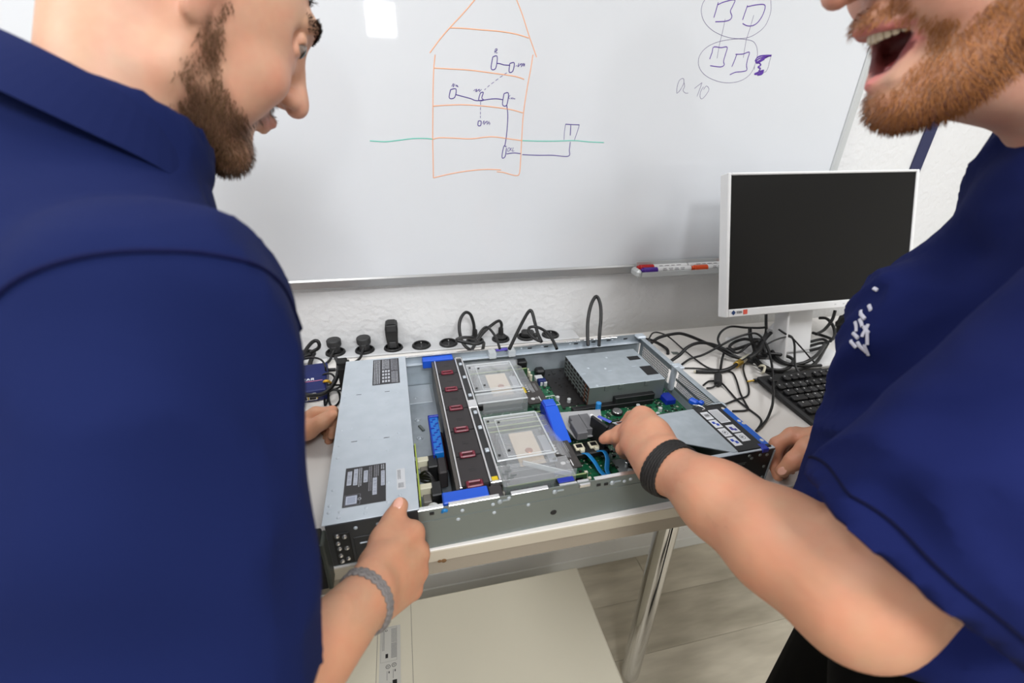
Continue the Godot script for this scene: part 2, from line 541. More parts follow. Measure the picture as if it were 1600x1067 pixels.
	var fine := [
		[Vector2(0.5686, 1.5825), Vector2(0.5671, 1.5673), Vector2(0.5672, 1.5497)], [Vector2(0.6023, 1.5820), Vector2(0.5987, 1.5679), Vector2(0.5932, 1.5501)],
		[Vector2(0.4278, 1.6779), Vector2(0.4231, 1.6750)], [Vector2(0.4192, 1.6722), Vector2(0.4136, 1.6693)], [Vector2(0.4097, 1.6664), Vector2(0.4042, 1.6628)], [Vector2(0.4002, 1.6597), Vector2(0.3947, 1.6564)], [Vector2(0.3908, 1.6536), Vector2(0.3864, 1.6500)], [Vector2(0.3828, 1.6472), Vector2(0.3797, 1.6443)],
		[Vector2(0.3712, 1.6221), Vector2(0.3711, 1.6158)], [Vector2(0.3711, 1.6116), Vector2(0.3707, 1.6060)], [Vector2(0.3706, 1.6025), Vector2(0.3706, 1.5975)], [Vector2(0.3706, 1.5947), Vector2(0.3705, 1.5904)],
		[Vector2(0.4015, 1.7120), Vector2(0.4030, 1.7191), Vector2(0.4069, 1.7200), Vector2(0.4054, 1.7161), Vector2(0.4007, 1.7152)], [Vector2(0.4077, 1.7181), Vector2(0.4046, 1.7173), Vector2(0.4046, 1.7128), Vector2(0.4077, 1.7130)],
		[Vector2(0.4474, 1.6907), Vector2(0.4498, 1.6928)], [Vector2(0.4514, 1.6902), Vector2(0.4544, 1.6969), Vector2(0.4530, 1.6903), Vector2(0.4584, 1.6965)], [Vector2(0.4569, 1.6931), Vector2(0.4616, 1.6966), Vector2(0.4595, 1.6899), Vector2(0.4648, 1.6974), Vector2(0.4642, 1.6914), Vector2(0.4672, 1.6969), Vector2(0.4666, 1.6915)],
		[Vector2(0.3098, 1.6486), Vector2(0.3138, 1.6540), Vector2(0.3128, 1.6473), Vector2(0.3168, 1.6535)], [Vector2(0.3175, 1.6495), Vector2(0.3198, 1.6516), Vector2(0.3205, 1.6483)], [Vector2(0.3213, 1.6477), Vector2(0.3214, 1.6510), Vector2(0.3236, 1.6477)],
		[Vector2(0.3560, 1.6421), Vector2(0.3608, 1.6450)], [Vector2(0.3599, 1.6402), Vector2(0.3631, 1.6458), Vector2(0.3623, 1.6403), Vector2(0.3671, 1.6452)], [Vector2(0.3655, 1.6425), Vector2(0.3694, 1.6453), Vector2(0.3686, 1.6405), Vector2(0.3734, 1.6455)],
		[Vector2(0.4367, 1.6366), Vector2(0.4335, 1.6324), Vector2(0.4360, 1.6290)], [Vector2(0.4377, 1.6290), Vector2(0.4392, 1.6319), Vector2(0.4409, 1.6291), Vector2(0.4425, 1.6327)], [Vector2(0.4434, 1.6292), Vector2(0.4450, 1.6313), Vector2(0.4458, 1.6293), Vector2(0.4482, 1.6307)],
		[Vector2(0.4347, 1.5310), Vector2(0.4331, 1.5241), Vector2(0.4374, 1.5249), Vector2(0.4390, 1.5303), Vector2(0.4347, 1.5310)], [Vector2(0.4432, 1.5311), Vector2(0.4399, 1.5280), Vector2(0.4425, 1.5250)], [Vector2(0.4466, 1.5319), Vector2(0.4442, 1.5242), Vector2(0.4485, 1.5251)],
		[Vector2(0.3753, 1.5790), Vector2(0.3786, 1.5856), Vector2(0.3785, 1.5777), Vector2(0.3826, 1.5842)], [Vector2(0.3818, 1.5806), Vector2(0.3859, 1.5850), Vector2(0.3851, 1.5778)], [Vector2(0.3867, 1.5785), Vector2(0.3900, 1.5851), Vector2(0.3883, 1.5808), Vector2(0.3916, 1.5815), Vector2(0.3908, 1.5772)]]
	ink(o, "handwritten_notes", fine, 0.0011, M.ink_violet)
	var cir := []
	cir.append([Vector2(0.8729, 1.8374), Vector2(0.8661, 1.8266), Vector2(0.8666, 1.8123), Vector2(0.8762, 1.7970), Vector2(0.8962, 1.7833), Vector2(0.9230, 1.7739), Vector2(0.9510, 1.7691), Vector2(0.9761, 1.7688), Vector2(1.0003, 1.7726), Vector2(1.0209, 1.7822), Vector2(1.0364, 1.7956), Vector2(1.0427, 1.8125), Vector2(1.0428, 1.8288), Vector2(1.0348, 1.8484)])
	cir.append([Vector2(1.0242, 1.7589), Vector2(1.0165, 1.7647), Vector2(1.0038, 1.7674), Vector2(0.9763, 1.7682), Vector2(0.9483, 1.7650), Vector2(0.9194, 1.7585), Vector2(0.8957, 1.7474), Vector2(0.8826, 1.7327), Vector2(0.8817, 1.7170), Vector2(0.8912, 1.7030), Vector2(0.9115, 1.6906), Vector2(0.9431, 1.6821), Vector2(0.9754, 1.6803), Vector2(1.0059, 1.6863), Vector2(1.0262, 1.6998), Vector2(1.0336, 1.7180), Vector2(1.0345, 1.7386), Vector2(1.0293, 1.7528), Vector2(1.0242, 1.7589)])
	cir.append([Vector2(0.9296, 1.8029), Vector2(0.9294, 1.7811), Vector2(0.9277, 1.7561), Vector2(0.9285, 1.7278)])
	cir.append([Vector2(1.0012, 1.8146), Vector2(0.9988, 1.7906), Vector2(0.9958, 1.7681), Vector2(0.9965, 1.7511), Vector2(0.9980, 1.7325)])
	cir.append([Vector2(1.0354, 1.7097), Vector2(1.0332, 1.7194)]); cir.append([Vector2(1.0728, 1.7390), Vector2(1.0721, 1.7286), Vector2(1.0723, 1.7167), Vector2(1.0687, 1.7076), Vector2(1.0611, 1.7057)])
	cir.append([Vector2(0.8386, 1.6552), Vector2(0.8377, 1.6686), Vector2(0.8409, 1.6805), Vector2(0.8496, 1.6844), Vector2(0.8532, 1.6766), Vector2(0.8497, 1.6661), Vector2(0.8440, 1.6569), Vector2(0.8389, 1.6537)]); cir.append([Vector2(0.8532, 1.6766), Vector2(0.8567, 1.6693), Vector2(0.8548, 1.6603), Vector2(0.8617, 1.6551), Vector2(0.8694, 1.6554)])
	cir.append([Vector2(0.8838, 1.6652), Vector2(0.8927, 1.6721), Vector2(0.9011, 1.6778)]); cir.append([Vector2(0.9011, 1.6778), Vector2(0.8983, 1.6648), Vector2(0.8942, 1.6489)])
	cir.append([Vector2(0.9069, 1.6696), Vector2(0.9017, 1.6589), Vector2(0.9038, 1.6468), Vector2(0.9108, 1.6455), Vector2(0.9199, 1.6565), Vector2(0.9228, 1.6657), Vector2(0.9143, 1.6714), Vector2(0.9084, 1.6637)])
	ink(o, "thin_circles", cir, 0.0010, M.ink_thin)
	var thick := []
	thick.append([Vector2(0.9003, 1.8038), Vector2(0.9024, 1.8172), Vector2(0.9042, 1.8317)]); thick.append([Vector2(0.9035, 1.8272), Vector2(0.9185, 1.8334), Vector2(0.9437, 1.8388), Vector2(0.9423, 1.8277), Vector2(0.9390, 1.8182), Vector2(0.9452, 1.8092), Vector2(0.9419, 1.8023), Vector2(0.9278, 1.7985), Vector2(0.9059, 1.7966)])
	thick.append([Vector2(0.9747, 1.8043), Vector2(0.9772, 1.8179), Vector2(0.9797, 1.8314)]); thick.append([Vector2(0.9797, 1.8288), Vector2(1.0011, 1.8336), Vector2(1.0216, 1.8355), Vector2(1.0264, 1.8291), Vector2(1.0241, 1.8155), Vector2(1.0165, 1.8027), Vector2(1.0051, 1.7954), Vector2(0.9901, 1.7940), Vector2(0.9767, 1.7976)])
	thick.append([Vector2(0.9095, 1.7254), Vector2(0.9124, 1.7384), Vector2(0.9142, 1.7492), Vector2(0.9333, 1.7491), Vector2(0.9491, 1.7507), Vector2(0.9484, 1.7359), Vector2(0.9473, 1.7229), Vector2(0.9507, 1.7158), Vector2(0.9432, 1.7116), Vector2(0.9276, 1.7118), Vector2(0.9142, 1.7127)])
	thick.append([Vector2(0.9723, 1.7132), Vector2(0.9763, 1.7271), Vector2(0.9787, 1.7394)]); thick.append([Vector2(0.9751, 1.7380), Vector2(0.9944, 1.7396), Vector2(1.0109, 1.7441), Vector2(1.0106, 1.7316), Vector2(1.0109, 1.7185), Vector2(1.0148, 1.7083), Vector2(1.0045, 1.7048), Vector2(0.9852, 1.7025), Vector2(0.9716, 1.6969)])
	ink(o, "square_sketches", thick, 0.0020, M.ink_purple)
	var scr := []
	scr.append([Vector2(1.0321, 1.7268), Vector2(1.0358, 1.7343), Vector2(1.0466, 1.7386), Vector2(1.0735, 1.7405), Vector2(1.0591, 1.7374), Vector2(1.0404, 1.7324), Vector2(1.0350, 1.7240), Vector2(1.0522, 1.7336), Vector2(1.0660, 1.7386), Vector2(1.0491, 1.7305), Vector2(1.0375, 1.7226), Vector2(1.0567, 1.7323)])
	scr.append([Vector2(1.0430, 1.7243), Vector2(1.0504, 1.7202), Vector2(1.0437, 1.7155), Vector2(1.0515, 1.7128), Vector2(1.0485, 1.7067), Vector2(1.0619, 1.7097), Vector2(1.0499, 1.7022), Vector2(1.0381, 1.7009), Vector2(1.0544, 1.7075), Vector2(1.0611, 1.7057), Vector2(1.0467, 1.6994), Vector2(1.0577, 1.7011), Vector2(1.0622, 1.7049)])
	ink(o, "scribble", scr, 0.0032, M.ink_purple)
	# tray with pens
	var t := thing("marker_tray", "grey aluminium marker tray under the whiteboard holding pens", "tray")
	st = mb()
	prism(st, PackedVector2Array([Vector2(0.0195, 1.2505), Vector2(0.0195, 1.222), Vector2(0.052, 1.2155), Vector2(0.060, 1.2195), Vector2(0.060, 1.2315), Vector2(0.0565, 1.2315), Vector2(0.0560, 1.2235), Vector2(0.0225, 1.2275), Vector2(0.0225, 1.2505)]), 0.0, 0.6, Transform3D(Basis(Vector3(0, 0, 1), Vector3(0, 1, 0), Vector3(1, 0, 0)), Vector3(0.797, 0, 0)))
	part("channel", st, M.alu_light, t)
	st = mb()
	box(st, Vector3(0.790, 1.2275, 0.040), Vector3(0.016, 0.022, 0.041), Basis(), 0.006)
	part("end_cap", st, M.alu_light, t)
	pen("white marker with a red cap at the tray's left end", Vector3(0.805, 1.2365, 0.0315), M.red, 1)
	pen("white marker with a violet cap in front on the tray", Vector3(0.808, 1.2335, 0.0475), M.violet, 1)
	pen("white marker with an orange cap in front on the tray", Vector3(0.962, 1.2335, 0.0475), M.orange, 1)
	pen("white marker at the back of the tray, its orange cap pointing to the monitor", Vector3(1.090, 1.2365, 0.0315), M.orange, -1)

func ink(o: Node3D, called: String, strokes: Array, w: float, m: Material) -> void:
	var st := mb()
	for s in strokes:
		var pts := []
		for q in s:
			pts.append(Vector3(q.x, q.y, 0.01215))
		var c := spline(pts, 5) if pts.size() > 2 else PackedVector3Array(pts)
		ribbon_tube(st, c, w * 0.5, 0.0003, 6, (c[1] - c[0]).cross(Vector3.BACK))
	part(called, st, m, o)

func pen(label: String, at: Vector3, cap: Material, dir: int) -> void:
	var o := thing("marker_pen", label, "marker", at, 0, "markers on the whiteboard tray")
	var r := 0.0079
	var b := mb()
	var x := float(dir)
	rod(b, Vector3(x * 0.038, 0, 0), Vector3(x * 0.140, 0, 0), r, 16)
	part("barrel", b, M.white_plastic, o)
	b = mb()
	rod(b, Vector3(x * -0.003, 0, 0), Vector3(x * 0.0385, 0, 0), r + 0.0003, 16)
	rod(b, Vector3(x * -0.009, 0, 0), Vector3(x * -0.003, 0, 0), r * 0.75, 14)
	part("cap", b, cap, o)
	b = mb()
	for k in 4:
		for j in 2:
			box(b, Vector3(x * (0.058 + k * 0.018), r * sin(0.2 + j * 0.5), r * cos(0.2 + j * 0.5)), Vector3(0.013 - 0.003 * ((k + j) % 2), 0.0013, 0.0008), Basis(Vector3.RIGHT, -0.2 - j * 0.5))
	part("print", b, M.ink_grey, o)

func build_desk() -> void:
	var o := thing("desk", "long white standing-height desk along the wall with a chrome leg", "desk", Vector3(0, DESK, 0))
	var st := mb()
	slab(st, Vector3(-0.55, -0.022, 0.043), Vector3(2.0, 0, 0.6525), 0.001)
	part("table_top", st, M.desk, o)
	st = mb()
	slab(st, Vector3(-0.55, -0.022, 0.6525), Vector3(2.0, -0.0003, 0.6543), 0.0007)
	part("shade_toned_edge", st, M.desk_edge_shaded, o)  # front edge strip, its shade painted as a darker tone
	st = mb()
	slab(st, Vector3(-0.53, -0.068, 0.615), Vector3(1.98, -0.023, 0.640), 0.002)
	slab(st, Vector3(-0.53, -0.068, 0.06), Vector3(1.98, -0.023, 0.08), 0.002)
	part("apron", st, M.desk_frame, o)
	st = mb()
	dome(st, Vector3(0.205, -0.0228, 0.6545), 0.004, 0.0012, Vector3.BACK)
	dome(st, Vector3(0.199, -0.0222, 0.6545), 0.003, 0.001, Vector3.BACK)
	part("stain", st, mat(Color(0.45, 0.33, 0.2), 0.8), o, "small brown stain on the front edge")
	for q in [Vector2(0.775, 0.408), Vector2(1.75, 0.408), Vector2(-0.45, 0.408)]:
		st = mb()
		lathe(st, [Vector2(0, 0.0), Vector2(0.016, 0.0), Vector2(0.0235, 0.006), Vector2(0.027, 0.016), Vector2(0.028, 0.03), Vector2(0.028, DESK - 0.024), Vector2(0, DESK - 0.024)], 32, Transform3D(Basis(), Vector3(q.x, -DESK, q.y)))
		part("leg", st, M.chrome, o)

func build_cabinet() -> void:
	var o := thing("storage_cabinet", "low white cabinet under the desk with a printed label on its top", "cabinet", Vector3(0.27, 0, 0.5))
	var h := 0.5
	var st := mb()
	slab(st, Vector3(-0.33, 0.03, -0.155), Vector3(0.303, h - 0.001, 0.155), 0.004)
	slab(st, Vector3(-0.32, 0.0, -0.14), Vector3(0.29, 0.03, 0.13))
	part("body", st, M.cabinet, o)
	st = mb()
	for x in [-0.22, -0.142]:
		slab(st, Vector3(x - 0.0006, h - 0.001, -0.15), Vector3(x + 0.0006, h - 0.0007, 0.15))
	part("seam", st, M.cabinet_line, o)
	var im := Image.create(128, 512, false, Image.FORMAT_RGB8)
	im.fill(Color(0.78, 0.77, 0.745))
	var ink_c := Color(0.12, 0.12, 0.12)
	var pale := Color(0.5, 0.5, 0.5)
	frame_rect(im, Rect2i(6, 6, 100, 250), Color(0.6, 0.59, 0.57), 2)
	for k in 12:
		im.fill_rect(Rect2i(70, 20 + k * 9, 34, 4), pale)
		im.fill_rect(Rect2i(70, 130 + k * 9, 34, 5), pale)
	for k in 3:
		im.fill_rect(Rect2i(16 + k * 5, 24, 2, 150), pale)
	ring_px(im, 38, 26, 8, ink_c)
	im.fill_rect(Rect2i(36, 200, 16, 30), ink_c)
	for c in [[52, 290], [88, 285]]:
		ring_px(im, c[0], c[1], 14, ink_c)
		im.fill_rect(Rect2i(c[0] - 2, c[1] - 5, 4, 10), ink_c)
		im.fill_rect(Rect2i(c[0] - 6, c[1] + 30, 3, 60), pale)
		im.fill_rect(Rect2i(c[0] + 4, c[1] + 32, 6, 14), ink_c)
	im.fill_rect(Rect2i(38, 400, 32, 112), ink_c)
	im.fill_rect(Rect2i(80, 385, 26, 40), ink_c)
	for k in 5:
		im.fill_rect(Rect2i(46, 410 + k * 18, 14, 5), pale)
	st = mb()
	face(st, Vector3(-0.214, h + 0.0002, 0.058), Vector3(0.046, 0, 0), Vector3(0, 0, -0.156))
	part("printed_label", st, tex_mat(im, 0.5), o)

func frame_rect(im: Image, r: Rect2i, c: Color, w: int) -> void:
	im.fill_rect(Rect2i(r.position, Vector2i(r.size.x, w)), c)
	im.fill_rect(Rect2i(r.position + Vector2i(0, r.size.y - w), Vector2i(r.size.x, w)), c)
	im.fill_rect(Rect2i(r.position, Vector2i(w, r.size.y)), c)
	im.fill_rect(Rect2i(r.position + Vector2i(r.size.x - w, 0), Vector2i(w, r.size.y)), c)

func ring_px(im: Image, cx: int, cy: int, r: int, c: Color, solid := false) -> void:
	for y in range(-r, r + 1):
		for x in range(-r, r + 1):
			var d := Vector2(x, y).length()
			if d <= r and (solid or d > r - 3):
				im.set_pixel(clampi(cx + x, 0, im.get_width() - 1), clampi(cy + y, 0, im.get_height() - 1), c)

func tex_mat(im: Image, rough := 0.5) -> StandardMaterial3D:
	var m := mat(Color.WHITE, rough)
	m.albedo_texture = ImageTexture.create_from_image(im)
	m.texture_repeat = false
	return m
# ---------------------------------------------------------------- sockets, monitor, keyboard, cables
const STRIP := 1.0515

func socket_at(k: int) -> Vector3:
	return Vector3(-0.0058 + 0.071 * k, STRIP, 0.0264)

func build_sockets() -> void:
	var o := thing("socket_strip", "light grey wall channel behind the desk with round black sockets", "socket strip", Vector3(0, STRIP, 0))
	var st := mb()
	slab(st, Vector3(-0.9, -0.06, 0.0), Vector3(0.64, -0.0055, 0.0425))
	slab(st, Vector3(-0.9, -0.0056, 0.0), Vector3(0.64, 0, 0.0535), 0.002)
	part("channel", st, M.strip, o)
	st = mb()
	slab(st, Vector3(-0.9, -0.006, 0.0535), Vector3(-0.02, 0.001, 0.074), 0.002)
	part("cover_profile", st, M.white_plastic, o)
	for k in range(-1, 9):
		var c := socket_at(k) - Vector3(0, STRIP, 0)
		st = mb()
		lathe(st, [Vector2(0.0, -0.0006), Vector2(0.0180, 0.0002), Vector2(0.0190, 0.0052), Vector2(0.0212, 0.0060), Vector2(0.0238, 0.0036), Vector2(0.0245, 0.0)], 28, Transform3D(Basis(), c))
		for s in [-1, 1]:
			box(st, c + Vector3(0, 0.0018, s * 0.0155), Vector3(0.007, 0.004, 0.003))
		var so := part("socket", st, M.black, o)
		st = mb()
		lathe(st, [Vector2(0.017, 0.0006), Vector2(0, 0.0002)], 24, Transform3D(Basis(), c))
		part("socket_floor", st, M.steel_hole, so)
		st = mb()
		rod(st, c + Vector3(0, 0, 0.003), c + Vector3(0, 0.012, 0.003), 0.0022, 8, 0.0014)
		part("earth_pin", st, M.bright, so)
	# angled plugs
	for k in [0, 1]:
		var p := thing("power_plug", ["round black angled plug in the leftmost visible socket", "round black angled plug in the second visible socket from the left"][k], "power plug", socket_at(k) + Vector3(0, 0.0035, 0), 0, "angled plugs in the strip")
		st = mb()
		lathe(st, [Vector2(0, 0), Vector2(0.0125, 0), Vector2(0.0125, 0.014), Vector2(0.0165, 0.017), Vector2(0.0175, 0.021), Vector2(0.0175, 0.032), Vector2(0.0155, 0.0345), Vector2(0, 0.035)], 24)
		box(st, Vector3(0, 0.012, 0.012), Vector3(0.013, 0.018, 0.012), Basis(), 0.002)
		part("plug_body", st, M.dark, p)
		st = mb()
		tube(st, [Vector3(0, 0.012, 0.016), Vector3(-0.004, 0.006, 0.026), Vector3(-0.01, -0.002, 0.045), Vector3(-0.03, -0.004, 0.07)], 0.0032)
		part("cord", st, M.rubber, p)
	var a := thing("power_adapter", "tall black plug-in power adapter standing in the third socket", "power adapter", socket_at(2) + Vector3(0, 0.003, 0))
	st = mb()
	var prof := PackedVector2Array()
	for q in [[-0.0125, 0], [0.0125, 0], [0.0135, 0.03], [0.0150, 0.045], [0.0155, 0.058], [0.0140, 0.066], [0.008, 0.0695], [-0.008, 0.0695], [-0.014, 0.066], [-0.0160, 0.058], [-0.0160, 0.04], [-0.0145, 0.02]]:
		prof.append(Vector2(q[0], q[1]))
	prism(st, prof, -0.02, 0.011)
	part("housing", st, M.black, a)
	st = mb()
	box(st, Vector3(0, 0.058, 0.012), Vector3(0.026, 0.018, 0.004), Basis(), 0.0018)
	box(st, Vector3(0, 0.012, 0.0125), Vector3(0.018, 0.018, 0.004), Basis(), 0.0018)
	part("face_panel", st, M.dark, a)
	# plugs whose cords loop up in front of the wall
	cord_plug("black mains cord looping high from the sixth socket", 5, [Vector3(0.347, 1.083, 0.029), Vector3(0.346, 1.105, 0.03), Vector3(0.337, 1.135, 0.036), Vector3(0.322, 1.145, 0.045), Vector3(0.307, 1.132, 0.06), Vector3(0.303, 1.108, 0.075), Vector3(0.31, 1.08, 0.092), Vector3(0.33, 1.07, 0.12), Vector3(0.343, 1.078, 0.15), Vector3(0.345, 1.127, 0.187), Vector3(0.325, 1.133, 0.200), Vector3(0.295, 1.136, 0.19), Vector3(0.285, 1.135, 0.175), Vector3(0.305, 1.112, 0.12), Vector3(0.335, 1.09, 0.08)], 0.0042)
	cord_plug("black mains cord arching left from the seventh socket", 6, [Vector3(0.420, 1.083, 0.028), Vector3(0.421, 1.098, 0.03), Vector3(0.412, 1.112, 0.038), Vector3(0.39, 1.110, 0.055), Vector3(0.36, 1.095, 0.075), Vector3(0.335, 1.075, 0.10), Vector3(0.322, 1.06, 0.12), Vector3(0.32, 1.051, 0.135)], 0.0042)
	var f := thing("power_cable", "thin black cord bending down behind the server near the seventh socket", "cable", Vector3.ZERO, 0, "cords at the socket strip")
	st = mb()
	tube(st, [Vector3(0.3295, 1.1371, 0.1855), Vector3(0.3425, 1.1501, 0.1705), Vector3(0.3556, 1.1562, 0.1648), Vector3(0.3639, 1.1549, 0.1848), Vector3(0.3701, 1.147, 0.2134), Vector3(0.3716, 1.1372, 0.2419)], 0.003)
	part("cord", st, M.rubber, f)
	var g := thing("power_plug", "flat black angled plug in the eighth socket with a folded cord", "power plug", socket_at(7) + Vector3(0, 0.003, 0))
	st = mb()
	box(st, Vector3(0.004, 0.008, 0.002), Vector3(0.036, 0.02, 0.026), Basis(Vector3.UP, -0.3), 0.005)
	box(st, Vector3(0.026, 0.006, 0.01), Vector3(0.014, 0.012, 0.012), Basis(Vector3.UP, -0.3), 0.003)
	part("plug_body", st, M.black, g)
	f = thing("power_cable", "black cord folded into a sharp peak in front of the wall above the eighth socket", "cable", Vector3.ZERO, 0, "cords at the socket strip")
	st = mb()
	tube(st, [Vector3(0.3943, 1.1331, 0.2381), Vector3(0.4173, 1.1471, 0.2021), Vector3(0.4446, 1.1669, 0.1641), Vector3(0.4631, 1.177, 0.1404), Vector3(0.4705, 1.1772, 0.1422), Vector3(0.4731, 1.1567, 0.1649), Vector3(0.4717, 1.145, 0.1936), Vector3(0.4732, 1.1354, 0.2219)], 0.0042)
	tube(st, [Vector3(0.4732, 1.1354, 0.2219), Vector3(0.4594, 1.1385, 0.2054), Vector3(0.4516, 1.1472, 0.1875), Vector3(0.4594, 1.1525, 0.1752), Vector3(0.4784, 1.1516, 0.1803), Vector3(0.4906, 1.1498, 0.2073), Vector3(0.496, 1.1431, 0.2351), Vector3(0.4968, 1.1356, 0.2622)], 0.0036)
	part("cord", st, M.rubber, f)
	f = thing("power_cable", "black cord forming a tall narrow loop behind the server's far wall", "cable", Vector3.ZERO, 0, "cords at the socket strip")
	st = mb()
	tube(st, [Vector3(0.5842, 1.1211, 0.2337), Vector3(0.589, 1.1436, 0.2119), Vector3(0.5972, 1.1707, 0.1884), Vector3(0.6112, 1.1972, 0.1668), Vector3(0.6268, 1.2122, 0.1571), Vector3(0.6321, 1.1963, 0.1723), Vector3(0.6268, 1.1714, 0.1954), Vector3(0.6169, 1.1443, 0.2184), Vector3(0.6049, 1.1262, 0.2477)], 0.0042)
	part("cord", st, M.rubber, f)

func cord_plug(label: String, k: int, pts: Array, r: float) -> void:
	var o := thing("power_cable", label, "cable", Vector3.ZERO, 0, "cords at the socket strip")
	var st := mb()
	lathe(st, [Vector2(0, 0.002), Vector2(0.0165, 0.002), Vector2(0.0165, 0.010), Vector2(0.012, 0.014), Vector2(0.0075, 0.017), Vector2(0.0065, 0.034), Vector2(0.0045, 0.036), Vector2(0, 0.036)], 20, Transform3D(Basis(), socket_at(k)))
	part("plug", st, M.black, o)
	st = mb()
	tube(st, pts, r)
	part("cord", st, M.rubber, o)

func build_monitor() -> void:
	var t := Basis(Vector3.UP, -0.0206) * Basis(Vector3.RIGHT, -0.308) * Basis(Vector3.BACK, 0.018)
	var c := Vector3(1.182, 1.341, 0.217)
	var o := thing("monitor", "flat white-framed computer monitor with a dark switched-off screen on the desk", "monitor", Vector3(1.16, DESK, 0.2))
	var off := c - o.position
	var W := 0.54
	var H := 0.33
	var st := mb()
	var T := Transform3D(t, off)
	for s in [-1, 1]:
		box(st, T * Vector3(s * (W / 2 - 0.004), 0, -0.012), Vector3(0.008, H, 0.03), t, 0.002)
	box(st, T * Vector3(0, H / 2 - 0.003, -0.012), Vector3(W - 0.016, 0.006, 0.03), t, 0.002)
	box(st, T * Vector3(0, -H / 2 + 0.0095, -0.012), Vector3(W - 0.016, 0.019, 0.03), t, 0.002)
	part("bezel", st, M.white_plastic, o)
	st = mb()
	box(st, T * Vector3(0, 0, -0.02), Vector3(W - 0.006, H - 0.006, 0.012), t, 0.003)
	box(st, T * Vector3(0, -0.01, -0.04), Vector3(W * 0.6, H * 0.6, 0.03), t, 0.01)
	part("back_shell", st, M.white_plastic, o)
	st = mb()
	box(st, T * Vector3(0, 0.0065, -0.004), Vector3(W - 0.016, H - 0.025, 0.006), t)
	part("screen", st, M.screen, o)
	# small marks on the lower bezel
	st = mb()
	var zf := 0.0034
	prism(st, PackedVector2Array([Vector2(-0.006, 0), Vector2(0, -0.006), Vector2(0.006, 0), Vector2(0, 0.006)]), 0, 0.0004, T * Transform3D(Basis(), Vector3(-W / 2 + 0.02, -H / 2 + 0.011, zf)))
	part("badge", st, mat(Color(0.03, 0.2, 0.4), 0.4), o)
	st = mb()
	prism(st, PackedVector2Array([Vector2(-0.0055, -0.0055), Vector2(0.0055, -0.0055), Vector2(0.0055, 0.0055), Vector2(-0.0055, 0.0055)]), 0, 0.0004, T * Transform3D(Basis(), Vector3(-W / 2 + 0.052, -H / 2 + 0.011, zf)))
	part("sticker", st, mat(Color(0.85, 0.35, 0.28), 0.5), o)
	var tm := TextMesh.new()
	tm.text = "EIZO"
	tm.font = sys_font()
	tm.font_size = 16
	tm.pixel_size = 0.00042
	tm.depth = 0.0004
	var tx := part("lettering", tm, M.ink_grey, o)
	tx.transform = T * Transform3D(Basis(), Vector3(-W / 2 + 0.036, -H / 2 + 0.011, zf + 0.0002))
	st = mb()
	for k in 5:
		box(st, T * Vector3(0.04 + k * 0.025, -H / 2 + 0.01, zf), Vector3(0.005, 0.003, 0.0006), t)
	part("button", st, M.strip, o)
	# stand: sloping plate column and a flat base
	st = mb()
	var b0 := Vector3(-0.01, 0.018, 0.06)
	var top := Vector3(0.03, 0.25, -0.045)
	var d := (top - b0).normalized()
	var bas := Basis(Vector3.RIGHT, d, Vector3.RIGHT.cross(d))
	box(st, (b0 + top) * 0.5, Vector3(0.098, (top - b0).length(), 0.018), bas, 0.004)
	box(st, b0 + Vector3(-0.052, 0.06, -0.005), Vector3(0.006, 0.16, 0.045), bas, 0.002)
	part("stand_column", st, M.white_plastic, o)
	st = mb()
	box(st, Vector3(0.0, 0.0065, 0.03), Vector3(0.24, 0.013, 0.19), Basis(), 0.005)
	part("base", st, M.white_plastic, o)
	var h := thing("fabric_bundle", "dark crumpled black fabric bundle behind the monitor's right end", "bag", Vector3(1.44, DESK, 0.17))
	var cl := []
	for k in 6:
		cl.append(ell(Transform3D(Basis(Vector3(0.3, 1, 0.2).normalized(), k * 1.1), Vector3(-0.035 + k * 0.016, 0.026 + 0.010 * sin(k * 2.3), 0.014 * cos(k * 1.9))), Vector3(0.034, 0.026, 0.022), 0.012))
	cl.append(trim_plane(Vector3.ZERO, Vector3.DOWN))
	var cn := FastNoiseLite.new()
	cn.frequency = 26.0
	cn.seed = 6
	cn.fractal_type = FastNoiseLite.FRACTAL_RIDGED
	var crumple := func(p: Vector3) -> Vector3:
		return Vector3(p.x, maxf(p.y + cn.get_noise_3dv(p) * 0.008, 0.0), p.z + cn.get_noise_3dv(p * 1.3) * 0.006)
	var cm := BodyMesh.new()
	nets(cm, cl, Vector3(-0.10, -0.01, -0.07), Vector3(0.10, 0.09, 0.07), 0.005, [], crumple)
	part("cloth", finish(cm), M.black_matt, h)

func sys_font() -> SystemFont:
	var f := SystemFont.new()
	f.font_names = PackedStringArray(["Droid Sans"])
	f.font_weight = 700
	return f

